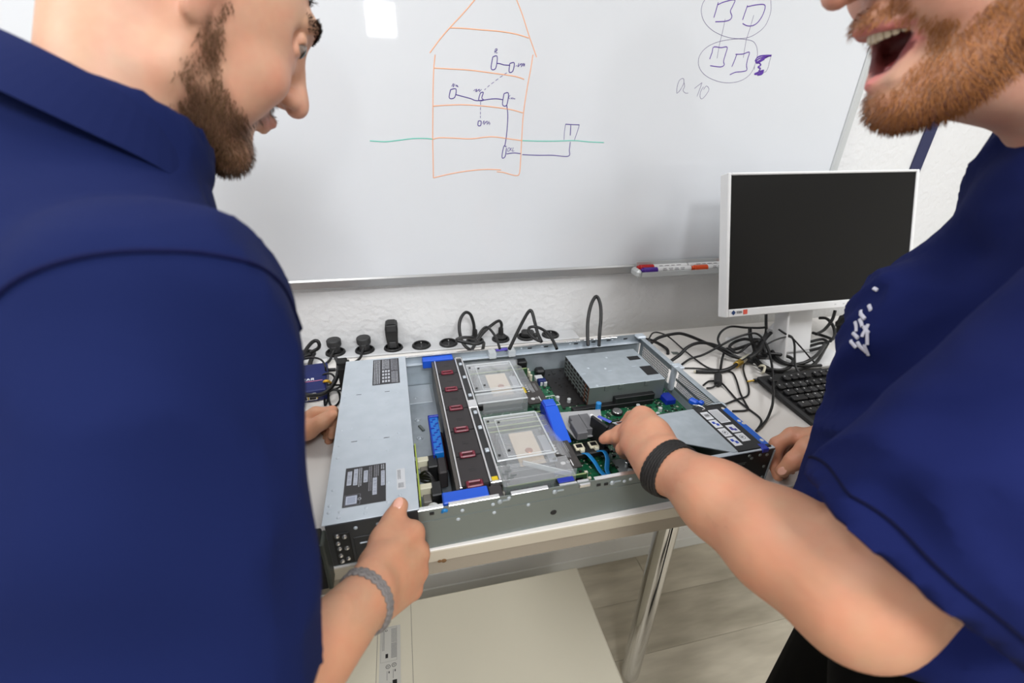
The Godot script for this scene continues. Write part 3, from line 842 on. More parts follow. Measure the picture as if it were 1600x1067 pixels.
func build_keyboard() -> void:
	var o := thing("keyboard", "black full-size computer keyboard on the desk beneath the tangled cables", "keyboard", Vector3(0.957, DESK, 0.362), 0.02)
	var st := mb()
	var t := Basis(Vector3.RIGHT, 0.075)
	box(st, Vector3(0.225, 0.011, 0.082), Vector3(0.45, 0.016, 0.168), t, 0.004)
	box(st, Vector3(0.225, 0.019, 0.005), Vector3(0.45, 0.010, 0.016), t, 0.003)
	part("case", st, M.black, o)
	st = mb()
	for x in [0.03, 0.42]:
		box(st, Vector3(x, 0.004, 0.015), Vector3(0.03, 0.008, 0.012))
	part("foot", st, M.black_matt, o)
	var key := {}
	var legend := mat(Color(0.75, 0.75, 0.75), 0.6)
	for w in [1.0, 1.5, 2.0, 6.0]:
		var q := mb()
		box(q, Vector3(0, 0.003, 0), Vector3(0.019 * w - 0.0032, 0.007, 0.0158), Basis(), 0.0018)
		key[w] = q.commit()
	var lg := mb()
	box(lg, Vector3(-0.003, 0.0066, -0.003), Vector3(0.0022, 0.0004, 0.003))
	var lgm := lg.commit()
	var rows := [[[1.0, 1], [-1.0, 1], [1.0, 4], [-0.5, 1], [1.0, 4], [-0.5, 1], [1.0, 4], [-0.25, 1], [1.0, 3]], [[1.0, 13], [2.0, 1], [-0.25, 1], [1.0, 3], [-0.25, 1], [1.0, 4]], [[1.5, 1], [1.0, 12], [1.5, 1], [-0.25, 1], [1.0, 3], [-0.25, 1], [1.0, 4]], [[2.0, 1], [1.0, 11], [2.0, 1], [-3.5, 1], [1.0, 3]], [[1.5, 1], [1.0, 11], [2.0, 1], [-1.75, 1], [1.0, 1], [-1.25, 1], [1.0, 4]], [[1.5, 1], [1.5, 1], [1.5, 1], [6.0, 1], [1.5, 1], [1.5, 1], [1.5, 1], [-0.25, 1], [1.0, 3], [-0.25, 1], [2.0, 1], [1.0, 1]]]
	for r in rows.size():
		var x := 0.009
		for g in rows[r]:
			for k in g[1]:
				var w: float = absf(g[0])
				if g[0] > 0.0 and x + w * 0.019 < 0.447:
					var kk := part("key", key[w], M.dark if (r + k) % 9 == 4 else M.black, o)
					var z := 0.024 + r * 0.0205 + (0.006 if r > 0 else 0.0)
					kk.transform = Transform3D(t, Vector3(x + w * 0.0095, 0.0275 - z * 0.078 * 1.15, z))
					if w < 2.5:
						var kl := part("legend", lgm, legend, kk)
				x += w * 0.019

func build_network_switch() -> void:
	var o := thing("network_switch", "small dark blue metal network switch with three visible ports at the desk's left end", "network switch", Vector3(-0.055, DESK, 0.178), 0.0)
	var t := Basis(Vector3.UP, 0.10)
	var st := mb()
	box(st, t * Vector3(0, 0.0145, 0), Vector3(0.1, 0.027, 0.12), t, 0.002)
	part("case", st, M.switch_blue, o)
	st = mb()
	for x in [-0.042, 0.042]:
		for z in [-0.05, 0.05]:
			box(st, t * Vector3(x, 0.001, z), Vector3(0.012, 0.002, 0.012), t)
	part("foot", st, M.black, o)
	for k in 4:
		var x := 0.022 - k * 0.0175
		st = mb()
		box(st, t * Vector3(x, 0.014, 0.0605), Vector3(0.0165, 0.0175, 0.0035), t, 0.001)
		var p := part("port", st, M.bright, o)
		st = mb()
		box(st, t * Vector3(x, 0.0135, 0.0618), Vector3(0.0125, 0.012, 0.002), t)
		part("opening", st, M.steel_hole, p)
		st = mb()
		for s in [-1, 1]:
			box(st, t * Vector3(x + s * 0.0088, 0.012, 0.062), Vector3(0.0014, 0.008, 0.0015), t)
		part("port_light", st, M.yellow, p)
	var a := TextMesh.new()
	a.text = "NETGEAR"
	a.font = sys_font()
	a.font_size = 24
	a.pixel_size = 0.00055
	a.depth = 0.0004
	var q := part("lettering", a, mat(Color(0.85, 0.85, 0.88), 0.5), o)
	q.transform = Transform3D(t * Basis(Vector3.RIGHT, -PI / 2), t * Vector3(-0.004, 0.0284, 0.012))
	st = mb()
	box(st, t * Vector3(0.012, 0.0282, 0.021), Vector3(0.06, 0.0004, 0.0022), t)
	part("print_line", st, mat(Color(0.75, 0.45, 0.55), 0.5), o)

func wire(label: String, groups: Array, r: float, called := "cable", group := "cables in the tangle behind the server") -> Node3D:
	var o := thing(called, label, "cable", Vector3.ZERO, 0, group)
	var st := mb()
	for pts in groups:
		tube(st, pts, r, 8, 6)
	part("cord", st, M.rubber, o)
	return o

func build_cables() -> void:
	wire("thick black cord in a wide loop over the blue network switch", [[Vector3(-0.0548, 1.0754, 0.0608), Vector3(-0.0467, 1.0804, 0.0634), Vector3(-0.0374, 1.0854, 0.0635), Vector3(-0.0317, 1.0954, 0.0671), Vector3(-0.034, 1.1054, 0.0653), Vector3(-0.0419, 1.1074, 0.0662), Vector3(-0.0503, 1.1054, 0.0835), Vector3(-0.0597, 1.1004, 0.1236), Vector3(-0.068, 1.0954, 0.1583), Vector3(-0.0717, 1.0904, 0.182), Vector3(-0.068, 1.0854, 0.2125), Vector3(-0.0546, 1.0854, 0.2428), Vector3(-0.0319, 1.0854, 0.2683), Vector3(-0.0105, 1.0754, 0.2583), Vector3(0.0066, 1.0754, 0.2451), Vector3(0.0176, 1.0804, 0.2231), Vector3(0.0219, 1.0854, 0.1961), Vector3(0.0155, 1.0804, 0.1371), Vector3(0.0055, 1.0754, 0.0998)]], 0.0043, "cable", "cords at the left end of the desk")
	wire("thin black cord curving above the network switch to a tied bundle", [[Vector3(-0.0708, 1.0774, 0.1355), Vector3(-0.0668, 1.0854, 0.1306), Vector3(-0.0554, 1.0904, 0.1188), Vector3(-0.037, 1.0904, 0.1186), Vector3(-0.0186, 1.0904, 0.1345), Vector3(-0.0085, 1.0854, 0.1567), Vector3(-0.0101, 1.0654, 0.1557), Vector3(-0.0075, 1.0574, 0.1712)]], 0.0022, "cable", "cords at the left end of the desk")
	var o := wire("small bundle of thin black cable tied with a yellow band beside the network switch", [[Vector3(-0.0216, 1.0654, 0.1748), Vector3(-0.009, 1.0754, 0.173), Vector3(0.0048, 1.0754, 0.1756), Vector3(0.0104, 1.0654, 0.1787), Vector3(0.0005, 1.0604, 0.1961), Vector3(-0.0154, 1.0654, 0.1876), Vector3(-0.0216, 1.0654, 0.1748)], [Vector3(-0.0131, 1.0574, 0.1975), Vector3(0.0001, 1.0704, 0.1988), Vector3(0.0113, 1.0654, 0.2063), Vector3(0.0249, 1.0574, 0.1982), Vector3(0.0139, 1.0534, 0.2053), Vector3(-0.0006, 1.0574, 0.2088)], [Vector3(-0.003, 1.0554, 0.2095), Vector3(-0.0058, 1.0494, 0.2296), Vector3(-0.0013, 1.0484, 0.2576), Vector3(0.0021, 1.0494, 0.2227)], [Vector3(-0.0013, 1.0554, 0.2055), Vector3(0.0027, 1.0514, 0.2343), Vector3(0.0096, 1.0484, 0.2597), Vector3(0.0195, 1.0484, 0.2637), Vector3(0.0259, 1.0484, 0.2427), Vector3(0.0215, 1.0514, 0.2168), Vector3(0.0145, 1.0554, 0.2086)], [Vector3(-0.0203, 1.0494, 0.2183), Vector3(-0.0067, 1.0514, 0.2198), Vector3(0.0083, 1.0554, 0.2118), Vector3(0.0265, 1.0514, 0.2112)]], 0.0022, "cable", "cords at the left end of the desk")
	var st := mb()
	tube(st, [Vector3(-0.0099, 1.0654, 0.1954), Vector3(-0.0034, 1.0794, 0.2121), Vector3(0.0032, 1.0794, 0.2124), Vector3(0.006, 1.0654, 0.1985)], 0.003)
	part("tie", st, mat(Color(0.85, 0.65, 0.15), 0.5), o)
	wire("black cord running along the front of the socket channel", [[Vector3(-0.0997, 1.0574, 0.1099), Vector3(-0.0659, 1.0574, 0.1173), Vector3(-0.0325, 1.0574, 0.1217), Vector3(0.0057, 1.0574, 0.125)], [Vector3(-0.1014, 1.0654, 0.093), Vector3(-0.0765, 1.0704, 0.0831), Vector3(-0.0557, 1.0654, 0.0529)]], 0.0045, "cable", "cords at the left end of the desk")
	o = thing("cable_strap", "flat black strap over the socket channel above the network switch", "strap", Vector3.ZERO)
	st = mb()
	ribbon_tube(st, spline([Vector3(-0.0518, 1.0694, 0.0412), Vector3(-0.0527, 1.0654, 0.0646), Vector3(-0.0553, 1.0594, 0.0857), Vector3(-0.0542, 1.0534, 0.104)], 5), 0.0055, 0.001, 8, Vector3.RIGHT)
	part("band", st, M.black, o)
	# the tangle to the right
	wire("thin black cable rising from the server's rear corner", [[Vector3(0.7611, 1.0954, 0.2011), Vector3(0.7706, 1.1054, 0.1891), Vector3(0.7918, 1.1054, 0.1677), Vector3(0.8217, 1.0954, 0.1517), Vector3(0.8714, 1.0654, 0.1242), Vector3(0.8842, 1.0534, 0.1787), Vector3(0.8916, 1.0484, 0.2404), Vector3(0.8988, 1.0484, 0.2738), Vector3(0.9163, 1.0494, 0.2855)]], 0.0021)
	wire("thick black cable arching from the server's rear corner to the stand", [[Vector3(0.7965, 1.0654, 0.155), Vector3(0.8153, 1.0854, 0.1596), Vector3(0.8571, 1.0954, 0.1639), Vector3(0.8827, 1.0954, 0.1727), Vector3(0.9344, 1.0754, 0.1849), Vector3(0.9645, 1.0654, 0.2132), Vector3(0.9799, 1.0604, 0.2473), Vector3(1.0215, 1.0554, 0.2708), Vector3(1.0459, 1.0514, 0.3125), Vector3(1.0657, 1.0534, 0.3328)]], 0.0042)
	wire("thick black cable bowed over the desk nearest the server", [[Vector3(0.8108, 1.0514, 0.2305), Vector3(0.842, 1.0654, 0.2235), Vector3(0.8669, 1.0804, 0.2147), Vector3(0.9015, 1.0854, 0.2068), Vector3(0.9467, 1.0754, 0.2013), Vector3(0.9709, 1.0704, 0.2294), Vector3(0.9932, 1.0574, 0.2514), Vector3(1.0206, 1.0534, 0.2774)]], 0.0042)
	wire("black cable curving up from the desk to the adapter block", [[Vector3(0.8324, 1.0484, 0.2477), Vector3(0.8719, 1.0534, 0.2282), Vector3(0.9035, 1.0654, 0.2337), Vector3(0.9368, 1.0904, 0.2422), Vector3(0.9732, 1.1054, 0.2393), Vector3(1.0093, 1.1154, 0.2388), Vector3(1.0501, 1.1104, 0.2293), Vector3(1.059, 1.1004, 0.251), Vector3(1.0528, 1.0804, 0.2844), Vector3(1.0333, 1.0654, 0.3216), Vector3(0.9655, 1.0754, 0.3991), Vector3(0.9379, 1.0714, 0.4312)]], 0.0028)
	wire("thin black cable lying straight towards the bright plug", [[Vector3(0.8339, 1.0484, 0.2601), Vector3(0.8725, 1.0484, 0.2688), Vector3(0.9122, 1.0494, 0.2861), Vector3(0.9442, 1.0574, 0.2904), Vector3(0.9931, 1.0654, 0.2733), Vector3(1.0173, 1.0754, 0.2682)]], 0.0019)
	o = wire("black cable with a pale tip lying beside the server", [[Vector3(0.8525, 1.0504, 0.2842), Vector3(0.8825, 1.0504, 0.2912), Vector3(0.9115, 1.0514, 0.2966), Vector3(0.9426, 1.0554, 0.2932), Vector3(0.973, 1.0594, 0.2792)]], 0.0046)
	st = mb()
	tube(st, [Vector3(0.8481, 1.0504, 0.2827), Vector3(0.8509, 1.0504, 0.2839)], 0.0036)
	part("tip", st, M.offwhite, o, "pale tip")
	o = wire("cable ending in a cream plug with golden contacts", [[Vector3(0.9177, 1.0514, 0.288), Vector3(0.954, 1.0574, 0.244), Vector3(0.9879, 1.0654, 0.2138), Vector3(0.9982, 1.0654, 0.242), Vector3(1.0306, 1.0854, 0.2384), Vector3(1.0366, 1.1054, 0.2571)]], 0.003)
	st = mb()
	rod(st, Vector3(0.9874, 1.0574, 0.2718), Vector3(1.0286, 1.0574, 0.2486), 0.009, 6, 0.006)
	part("plug", st, M.offwhite, o, "cream plug")
	st = mb()
	rod(st, Vector3(0.9647, 1.0564, 0.2823), Vector3(0.9874, 1.0574, 0.2718), 0.0085, 6)
	part("contacts", st, M.gold, o)
	o = wire("thin black cable with a ferrite block near the server's rear", [[Vector3(0.8342, 1.0484, 0.3411), Vector3(0.8562, 1.0494, 0.3293), Vector3(0.8738, 1.0514, 0.3312), Vector3(0.8939, 1.0534, 0.3126), Vector3(0.909, 1.0534, 0.2931)], [Vector3(0.833, 1.0494, 0.3551), Vector3(0.8479, 1.0504, 0.3557), Vector3(0.8655, 1.0534, 0.3495), Vector3(0.8791, 1.0514, 0.3459), Vector3(0.8771, 1.0484, 0.3779), Vector3(0.8716, 1.0484, 0.4119), Vector3(0.8732, 1.0484, 0.4477), Vector3(0.8739, 1.0484, 0.4766), Vector3(0.8624, 1.0484, 0.4948), Vector3(0.8355, 1.0484, 0.5134)]], 0.0022)
	st = mb()
	rod(st, Vector3(0.8645, 1.0544, 0.351), Vector3(0.8886, 1.0544, 0.3178), 0.009, 12)
	part("ferrite", st, M.dark, o)
	wire("thin black cable bending past the ferrite block to the server", [[Vector3(0.9307, 1.0484, 0.2918), Vector3(0.9406, 1.0484, 0.3034), Vector3(0.9272, 1.0484, 0.3353), Vector3(0.8974, 1.0484, 0.3875), Vector3(0.8802, 1.0484, 0.4266), Vector3(0.8719, 1.0494, 0.444), Vector3(0.8595, 1.0484, 0.4484), Vector3(0.8333, 1.0484, 0.4447)]], 0.0021)
	wire("thin black cable zigzagging on the bare desk beside the keyboard", [[Vector3(0.8325, 1.0484, 0.4197), Vector3(0.8738, 1.0494, 0.4086), Vector3(0.9071, 1.0484, 0.3992), Vector3(0.9357, 1.0484, 0.3667), Vector3(0.9639, 1.0484, 0.3175), Vector3(0.9836, 1.0514, 0.2873), Vector3(1.0122, 1.0574, 0.2621)]], 0.0021)
	wire("black cable in a large arc under the monitor's left half", [[Vector3(0.9628, 1.0754, 0.2173), Vector3(0.968, 1.0854, 0.1956), Vector3(0.9943, 1.0954, 0.1723), Vector3(1.0395, 1.0954, 0.1502), Vector3(1.0751, 1.0954, 0.1637), Vector3(1.1106, 1.0954, 0.1718), Vector3(1.1168, 1.1054, 0.1906)]], 0.003)
	wire("coil of thick black cable before the monitor stand", [[Vector3(1.0266, 1.0654, 0.2654), Vector3(1.0211, 1.0554, 0.2948), Vector3(1.0313, 1.0534, 0.3198), Vector3(1.0632, 1.0534, 0.3356), Vector3(1.112, 1.0554, 0.3322), Vector3(1.1581, 1.0654, 0.3253), Vector3(1.2298, 1.0754, 0.2784), Vector3(1.2428, 1.0854, 0.2699)], [Vector3(1.0334, 1.0654, 0.2522), Vector3(1.0511, 1.0754, 0.2746), Vector3(1.0897, 1.0754, 0.289), Vector3(1.1123, 1.0654, 0.3028), Vector3(1.0559, 1.0654, 0.339), Vector3(1.0155, 1.0654, 0.3248), Vector3(1.0233, 1.0654, 0.279)], [Vector3(1.0874, 1.0754, 0.2366), Vector3(1.0743, 1.0654, 0.2744), Vector3(1.0762, 1.0654, 0.3165), Vector3(1.1101, 1.0754, 0.3343), Vector3(1.1586, 1.0854, 0.3208), Vector3(1.2188, 1.0904, 0.2832)], [Vector3(1.007, 1.0614, 0.3095), Vector3(1.0259, 1.0534, 0.3348), Vector3(1.0606, 1.0554, 0.3543), Vector3(1.1111, 1.0574, 0.3485), Vector3(1.158, 1.0574, 0.3445)], [Vector3(1.0789, 1.0754, 0.2652), Vector3(1.0718, 1.0694, 0.3025), Vector3(1.0904, 1.0694, 0.333), Vector3(1.1712, 1.0594, 0.3305)]], 0.0042)
	wire("small black loop of cable left of the adapter block", [[Vector3(1.0473, 1.0754, 0.2214), Vector3(1.0256, 1.0654, 0.217), Vector3(1.0092, 1.0574, 0.2098), Vector3(1.0118, 1.0594, 0.1948), Vector3(1.0354, 1.0654, 0.1832), Vector3(1.0553, 1.0754, 0.191), Vector3(1.054, 1.0854, 0.2194)]], 0.0042)
	wire("black cable hanging from the monitor's left half", [[Vector3(1.1421, 1.1264, 0.1503), Vector3(1.1322, 1.1066, 0.1696), Vector3(1.1147, 1.0914, 0.1961), Vector3(1.0896, 1.0844, 0.2165)]], 0.004)
	o = wire("black video cable with a pale plug under the monitor", [[Vector3(1.2086, 1.1233, 0.1454), Vector3(1.1649, 1.1106, 0.1756), Vector3(1.1179, 1.1062, 0.2123), Vector3(1.0715, 1.0973, 0.2399), Vector3(1.0154, 1.0929, 0.2859), Vector3(0.9762, 1.0847, 0.3034)]], 0.005)
	st = mb()
	rod(st, Vector3(1.1336, 1.1146, 0.2004), Vector3(1.1016, 1.1071, 0.2193), 0.009, 6)
	part("plug", st, M.white_plastic, o, "pale plug")
	wire("keyboard cable running across the keyboard and down to the server", [[Vector3(0.9732, 1.0754, 0.3891), Vector3(0.9449, 1.0734, 0.4251), Vector3(0.9176, 1.0754, 0.4541), Vector3(0.899, 1.0714, 0.4741), Vector3(0.8874, 1.0494, 0.483), Vector3(0.8569, 1.0484, 0.5026), Vector3(0.8355, 1.0484, 0.5134)]], 0.0026)
	wire("black cable crossing the stand's foot to the keyboard", [[Vector3(1.0808, 1.1354, 0.2623), Vector3(1.0964, 1.1254, 0.2751), Vector3(1.1173, 1.1154, 0.2734), Vector3(1.1105, 1.1054, 0.2932), Vector3(1.0881, 1.0904, 0.3239), Vector3(1.0749, 1.0754, 0.3473), Vector3(1.0726, 1.0654, 0.3736), Vector3(1.0402, 1.0794, 0.4314)]], 0.0026)
	wire("thin black cable bent in front of the white stand", [[Vector3(1.0404, 1.1054, 0.2802), Vector3(1.0651, 1.1154, 0.279), Vector3(1.0959, 1.1204, 0.2776), Vector3(1.1045, 1.1204, 0.2852), Vector3(1.1097, 1.1154, 0.291), Vector3(1.1266, 1.0954, 0.3092), Vector3(1.1593, 1.0654, 0.3221), Vector3(1.2161, 1.0554, 0.2897), Vector3(1.2486, 1.0554, 0.266)]], 0.002)
	wire("black cable curving behind the monitor's right half", [[Vector3(1.3472, 1.1316, 0.1754), Vector3(1.3363, 1.1073, 0.1852), Vector3(1.3041, 1.0867, 0.1994), Vector3(1.2629, 1.0833, 0.2139)], [Vector3(1.3463, 1.0921, 0.1379), Vector3(1.3498, 1.0986, 0.1585), Vector3(1.3383, 1.0913, 0.1939), Vector3(1.312, 1.0798, 0.2279), Vector3(1.2807, 1.0755, 0.2454)], [Vector3(1.2897, 1.0697, 0.1815), Vector3(1.288, 1.0776, 0.223), Vector3(1.2862, 1.0803, 0.2443)]], 0.0042)
	wire("folded bundle of black cable right of the stand, tied with a white clip", [[Vector3(1.2285, 1.0727, 0.2339), Vector3(1.2521, 1.0839, 0.2455), Vector3(1.2482, 1.0853, 0.2668)], [Vector3(1.2156, 1.0662, 0.2455), Vector3(1.2373, 1.0789, 0.2559), Vector3(1.2389, 1.0866, 0.2754)], [Vector3(1.199, 1.0645, 0.2653), Vector3(1.2202, 1.0772, 0.2756), Vector3(1.2355, 1.085, 0.2753)]], 0.004)
	o = thing("cable_adapter", "black adapter block in the middle of the tangled cables", "adapter", Vector3.ZERO)
	st = mb()
	var a := Vector3(1.054, 1.0754, 0.2484)
	box(st, a, Vector3(0.028, 0.02, 0.06), Basis(Vector3.UP, -0.35) * Basis(Vector3.RIGHT, 0.5), 0.004)
	part("block", st, M.black, o)
	st = mb()
	tube(st, [a + Vector3(0, 0.006, -0.028), a + Vector3(0.004, 0.018, -0.045), a + Vector3(0.012, 0.03, -0.06)], 0.005)
	part("cord", st, M.rubber, o)
	o = thing("cable_tie", "white tie holding the coil of thick cable", "cable tie", Vector3.ZERO)
	st = mb()
	tube(st, [Vector3(1.0148, 1.0574, 0.3039), Vector3(1.0027, 1.0714, 0.3199), Vector3(1.006, 1.0714, 0.3271), Vector3(0.9904, 1.0674, 0.3426), Vector3(1.0024, 1.0534, 0.3271)], 0.003)
	part("band", st, M.offwhite, o)
	o = thing("power_jack", "small black plug with a golden tip lying by the keyboard", "plug", Vector3.ZERO)
	st = mb()
	tube(st, [Vector3(0.9977, 1.0534, 0.3524), Vector3(1.0152, 1.0554, 0.3548), Vector3(1.0454, 1.0554, 0.3545)], 0.0025)
	rod(st, Vector3(0.962, 1.0524, 0.3508), Vector3(0.9994, 1.0524, 0.3507), 0.0045, 10)
	part("plug", st, M.black, o)
	st = mb()
	rod(st, Vector3(0.9452, 1.0514, 0.3503), Vector3(0.962, 1.0524, 0.3508), 0.0024, 10)
	part("tip", st, M.gold, o, "golden tip")
	o = thing("metal_bracket", "small flat metal bracket lying on the desk behind the server", "bracket", Vector3(0.8587, 1.0454, 0.1795))
	st = mb()
	prism(st, PackedVector2Array([Vector2(-0.008, -0.006), Vector2(0.012, -0.008), Vector2(0.010, 0.004), Vector2(-0.006, 0.008)]), 0, 0.0015, Transform3D(Basis(Vector3.RIGHT, -PI / 2), Vector3.ZERO))
	part("plate", st, M.zinc_dark, o)
	wire("short black cable with a silver sleeve behind the server", [[Vector3(0.765, 1.0954, 0.1789), Vector3(0.8033, 1.0754, 0.1568), Vector3(0.8303, 1.0604, 0.1552), Vector3(0.8436, 1.0514, 0.1657), Vector3(0.8355, 1.0494, 0.1847)]], 0.0042)

# ---------------------------------------------------------------- the server
func sv(u: float, v: float, h: float) -> Vector3:
	return Vector3(u, h, -v)

func sbox(st: SurfaceTool, u0: float, u1: float, v0: float, v1: float, h0: float, h1: float, bevel := 0.0) -> void:
	slab(st, Vector3(u0, h0, -v1), Vector3(u1, h1, -v0), bevel)

func one(called: String, m: Material, o: Node, u0: float, u1: float, v0: float, v1: float, h0: float, h1: float, bevel := 0.0) -> MeshInstance3D:
	var st := mb()
	sbox(st, u0, u1, v0, v1, h0, h1, bevel)
	return part(called, st, m, o)

func label_plate(called: String, o: Node, im: Image, u0: float, u1: float, v0: float, v1: float, h: float, label := "") -> void:
	# the picture's right is +u, its top is +v
	var st := mb()
	face(st, sv(u0, v0, h), Vector3(u1 - u0, 0, 0), Vector3(0, 0, -(v1 - v0)))
	part(called, st, tex_mat(im, 0.45), o, label)

func pcb_image() -> Image:
	var r := RandomNumberGenerator.new()
	r.seed = 77
	var im := Image.create(1024, 1024, false, Image.FORMAT_RGB8)
	im.fill(Color(0.06, 0.31, 0.20))
	for k in 260:
		var g := r.randf_range(-0.03, 0.06)
		im.fill_rect(Rect2i(r.randi() % 1024, r.randi() % 1024, r.randi_range(20, 130), r.randi_range(20, 90)), Color(0.05 + g * 0.5, 0.32 + g, 0.20 + g * 0.7))
	for k in 900:
		var x := r.randi() % 1024
		var y := r.randi() % 1024
		var c := Color(0.15, 0.45, 0.32) if r.randf() < 0.7 else Color(0.04, 0.22, 0.15)
		if r.randf() < 0.5:
			im.fill_rect(Rect2i(x, y, r.randi_range(15, 120), 2), c)
		else:
			im.fill_rect(Rect2i(x, y, 2, r.randi_range(15, 120)), c)
	for k in 2600:
		var c: Color = [Color(0.75, 0.78, 0.74), Color(0.62, 0.60, 0.45), Color(0.10, 0.10, 0.09), Color(0.85, 0.88, 0.85), Color(0.45, 0.36, 0.25)][r.randi() % 5]
		im.fill_rect(Rect2i(r.randi() % 1020, r.randi() % 1020, r.randi_range(2, 7), r.randi_range(2, 5)), c)
	return im

func text_rows(im: Image, r: Rect2i, rows: int, c: Color, sd: int, upright := false) -> void:
	var g := RandomNumberGenerator.new()
	g.seed = sd
	var span := r.size.x if upright else r.size.y
	for k in rows:
		var at := k * span / rows
		var w := maxi(1, span / rows - maxi(2, span / rows / 2))
		var p := 0
		var length := r.size.y if upright else r.size.x
		while p < length - 3:
			var l := mini(g.randi_range(3, 9), length - p)
			if upright:
				im.fill_rect(Rect2i(r.position.x + at, r.position.y + p, w, l), c)
			else:
				im.fill_rect(Rect2i(r.position.x + p, r.position.y + at, l, w), c)
			p += l + 2

func bars(im: Image, r: Rect2i, sd: int) -> void:
	var g := RandomNumberGenerator.new()
	g.seed = sd
	im.fill_rect(r, Color(0.74, 0.76, 0.80))
	var y := 3
	while y < r.size.y - 3:
		var w := g.randi_range(1, 3)
		im.fill_rect(Rect2i(r.position.x + 3, r.position.y + y, r.size.x - 6, w), Color(0.42, 0.44, 0.5))
		y += w + g.randi_range(2, 4)

func build_server() -> void:
	var o := thing("rack_server", "open grey rack server with black fans, clear air ducts and a green circuit board", "server", SRV, SRV_TURN)
	var pal := Color(0.72, 0.73, 0.76)
	# --- sheet metal shell
	one("base_tray", M.zinc, o, 0.0, SL, 0.0, SW, 0.0, 0.002)
	var st := mb()
	sbox(st, 0.0, SL, 0.0, 0.0016, 0.002, 0.0735)
	sbox(st, 0.118, 0.60, -0.0008, 0.0, 0.0, 0.053)          # lower panel, slightly proud
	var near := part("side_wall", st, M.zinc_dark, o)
	st = mb()
	for q in [[0.113, 0.150, 0.0], [0.157, 0.228, 0.0], [0.245, 0.300, 0.0], [0.318, 0.345, -0.002], [0.372, 0.60, 0.0]]:
		sbox(st, q[0], q[1], 0.0, 0.007, 0.0722 + q[2], 0.0742 + q[2], 0.0006)
	for u in [0.36, 0.352]:
		sbox(st, u - 0.006, u + 0.004, -0.003, 0.008, 0.066, 0.0725, 0.001)
	part("top_flange", st, M.bright, near)
	st = mb()
	for q in [[0.169, 0.047], [0.175, 0.062], [0.22, 0.047], [0.218, 0.063], [0.241, 0.07], [0.27, 0.05], [0.42, 0.062], [0.43, 0.064]]:
		dome(st, sv(q[0], -0.0006, q[1]), 0.003, 0.0016, Vector3.BACK)
	part("rivet", st, M.zinc_light, near)
	st = mb()
	for q in [[0.228, 0.0655], [0.309, 0.0655], [0.40, 0.063], [0.455, 0.0625]]:
		st = mb()
		dome(st, sv(q[0], -0.0004, q[1]), 0.0042, 0.0022, Vector3.BACK)
		box(st, sv(q[0] + 0.009, -0.0004, q[1] + 0.001), Vector3(0.010, 0.002, 0.0016))
		part("latch_pin", st, M.zinc, near)
	st = mb()
	rod(st, sv(0.31, 0.0002, 0.025), sv(0.31, -0.0014, 0.025), 0.0052, 16)
	part("hole", st, M.steel_hole, near)
	st = mb()
	for q in [[0.134, 0.0665], [0.39, 0.063], [0.378, 0.064]]:
		box(st, sv(q[0], -0.0003, q[1]), Vector3(0.006, 0.004, 0.002))
	part("slot", st, M.steel_hole, near)
	st = mb()
	sbox(st, 0.0, SL, SW - 0.0016, SW, 0.002, 0.078)
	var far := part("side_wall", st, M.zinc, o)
	st = mb()
	sbox(st, 0.118, SL - 0.002, SW - 0.012, SW - 0.0018, 0.0585, 0.0602, 0.0005)
	part("ledge", st, M.zinc_light, far)
	st = mb()
	sbox(st, 0.118, 0.33, SW - 0.006, SW, 0.0765, 0.0782, 0.0005)
	sbox(st, 0.345, 0.62, SW - 0.006, SW, 0.0765, 0.0782, 0.0005)
	part("top_flange", st, M.bright, far)
	st = mb()
	for u in [0.345, 0.40, 0.44, 0.515, 0.56, 0.60, 0.645]:
		box(st, sv(u, SW - 0.0018, 0.069), Vector3(0.010, 0.003, 0.001))
	part("slot", st, M.steel_hole, far)
	st = mb()
	for u in [0.352, 0.38, 0.43, 0.50, 0.545, 0.61]:
		dome(st, sv(u, SW - 0.0016, 0.07), 0.0028, 0.0015, Vector3.BACK)
	part("rivet", st, M.zinc_light, far)
	# --- rear wall with perforated fields
	st = mb()
	sbox(st, SL - 0.0016, SL, 0.0, SW, 0.002, 0.02)
	sbox(st, SL - 0.0016, SL, 0.285, SW, 0.055, 0.074)
	for v in [0.002, 0.13, 0.28, 0.42]:
		sbox(st, SL - 0.0018, SL + 0.0003, v - 0.006, v + 0.006, 0.002, 0.074)
	sbox(st, SL - 0.012, SL, 0.285, SW, 0.0735, 0.0755, 0.0005)
	sbox(st, SL - 0.012, SL, 0.135, 0.27, 0.0745, 0.0765, 0.0005)
	var rear := part("connector_wall", st, M.zinc, o)
	st = mb()
	box(st, sv(SL - 0.006, SW - 0.008, 0.075), Vector3(0.024, 0.008, 0.022), Basis(), 0.003)
	box(st, sv(SL - 0.004, 0.278, 0.045), Vector3(0.010, 0.062, 0.012), Basis(), 0.002)
	box(st, sv(SL + 0.002, 0.278, 0.072), Vector3(0.022, 0.006, 0.022), Basis(), 0.0015)
	part("corner_bracket", st, M.zinc_light, rear)
	var hole := Image.create(64, 64, false, Image.FORMAT_RGBA8)
	hole.fill(Color(0.6, 0.63, 0.65, 1))
	for y in 64:
		for x in 64:
			for c in [Vector2(16, 16), Vector2(48, 48)]:
				if (Vector2(x, y) - c).length() < 12.5:
					hole.set_pixel(x, y, Color(0.6, 0.63, 0.65, 0))
	var pm := mat(Color.WHITE, 0.45, 0.4)
	pm.albedo_texture = ImageTexture.create_from_image(hole)
	pm.transparency = BaseMaterial3D.TRANSPARENCY_ALPHA_SCISSOR
	pm.alpha_scissor_threshold = 0.5
	pm.cull_mode = BaseMaterial3D.CULL_DISABLED
	pm.uv1_scale = Vector3(26, 3, 1)
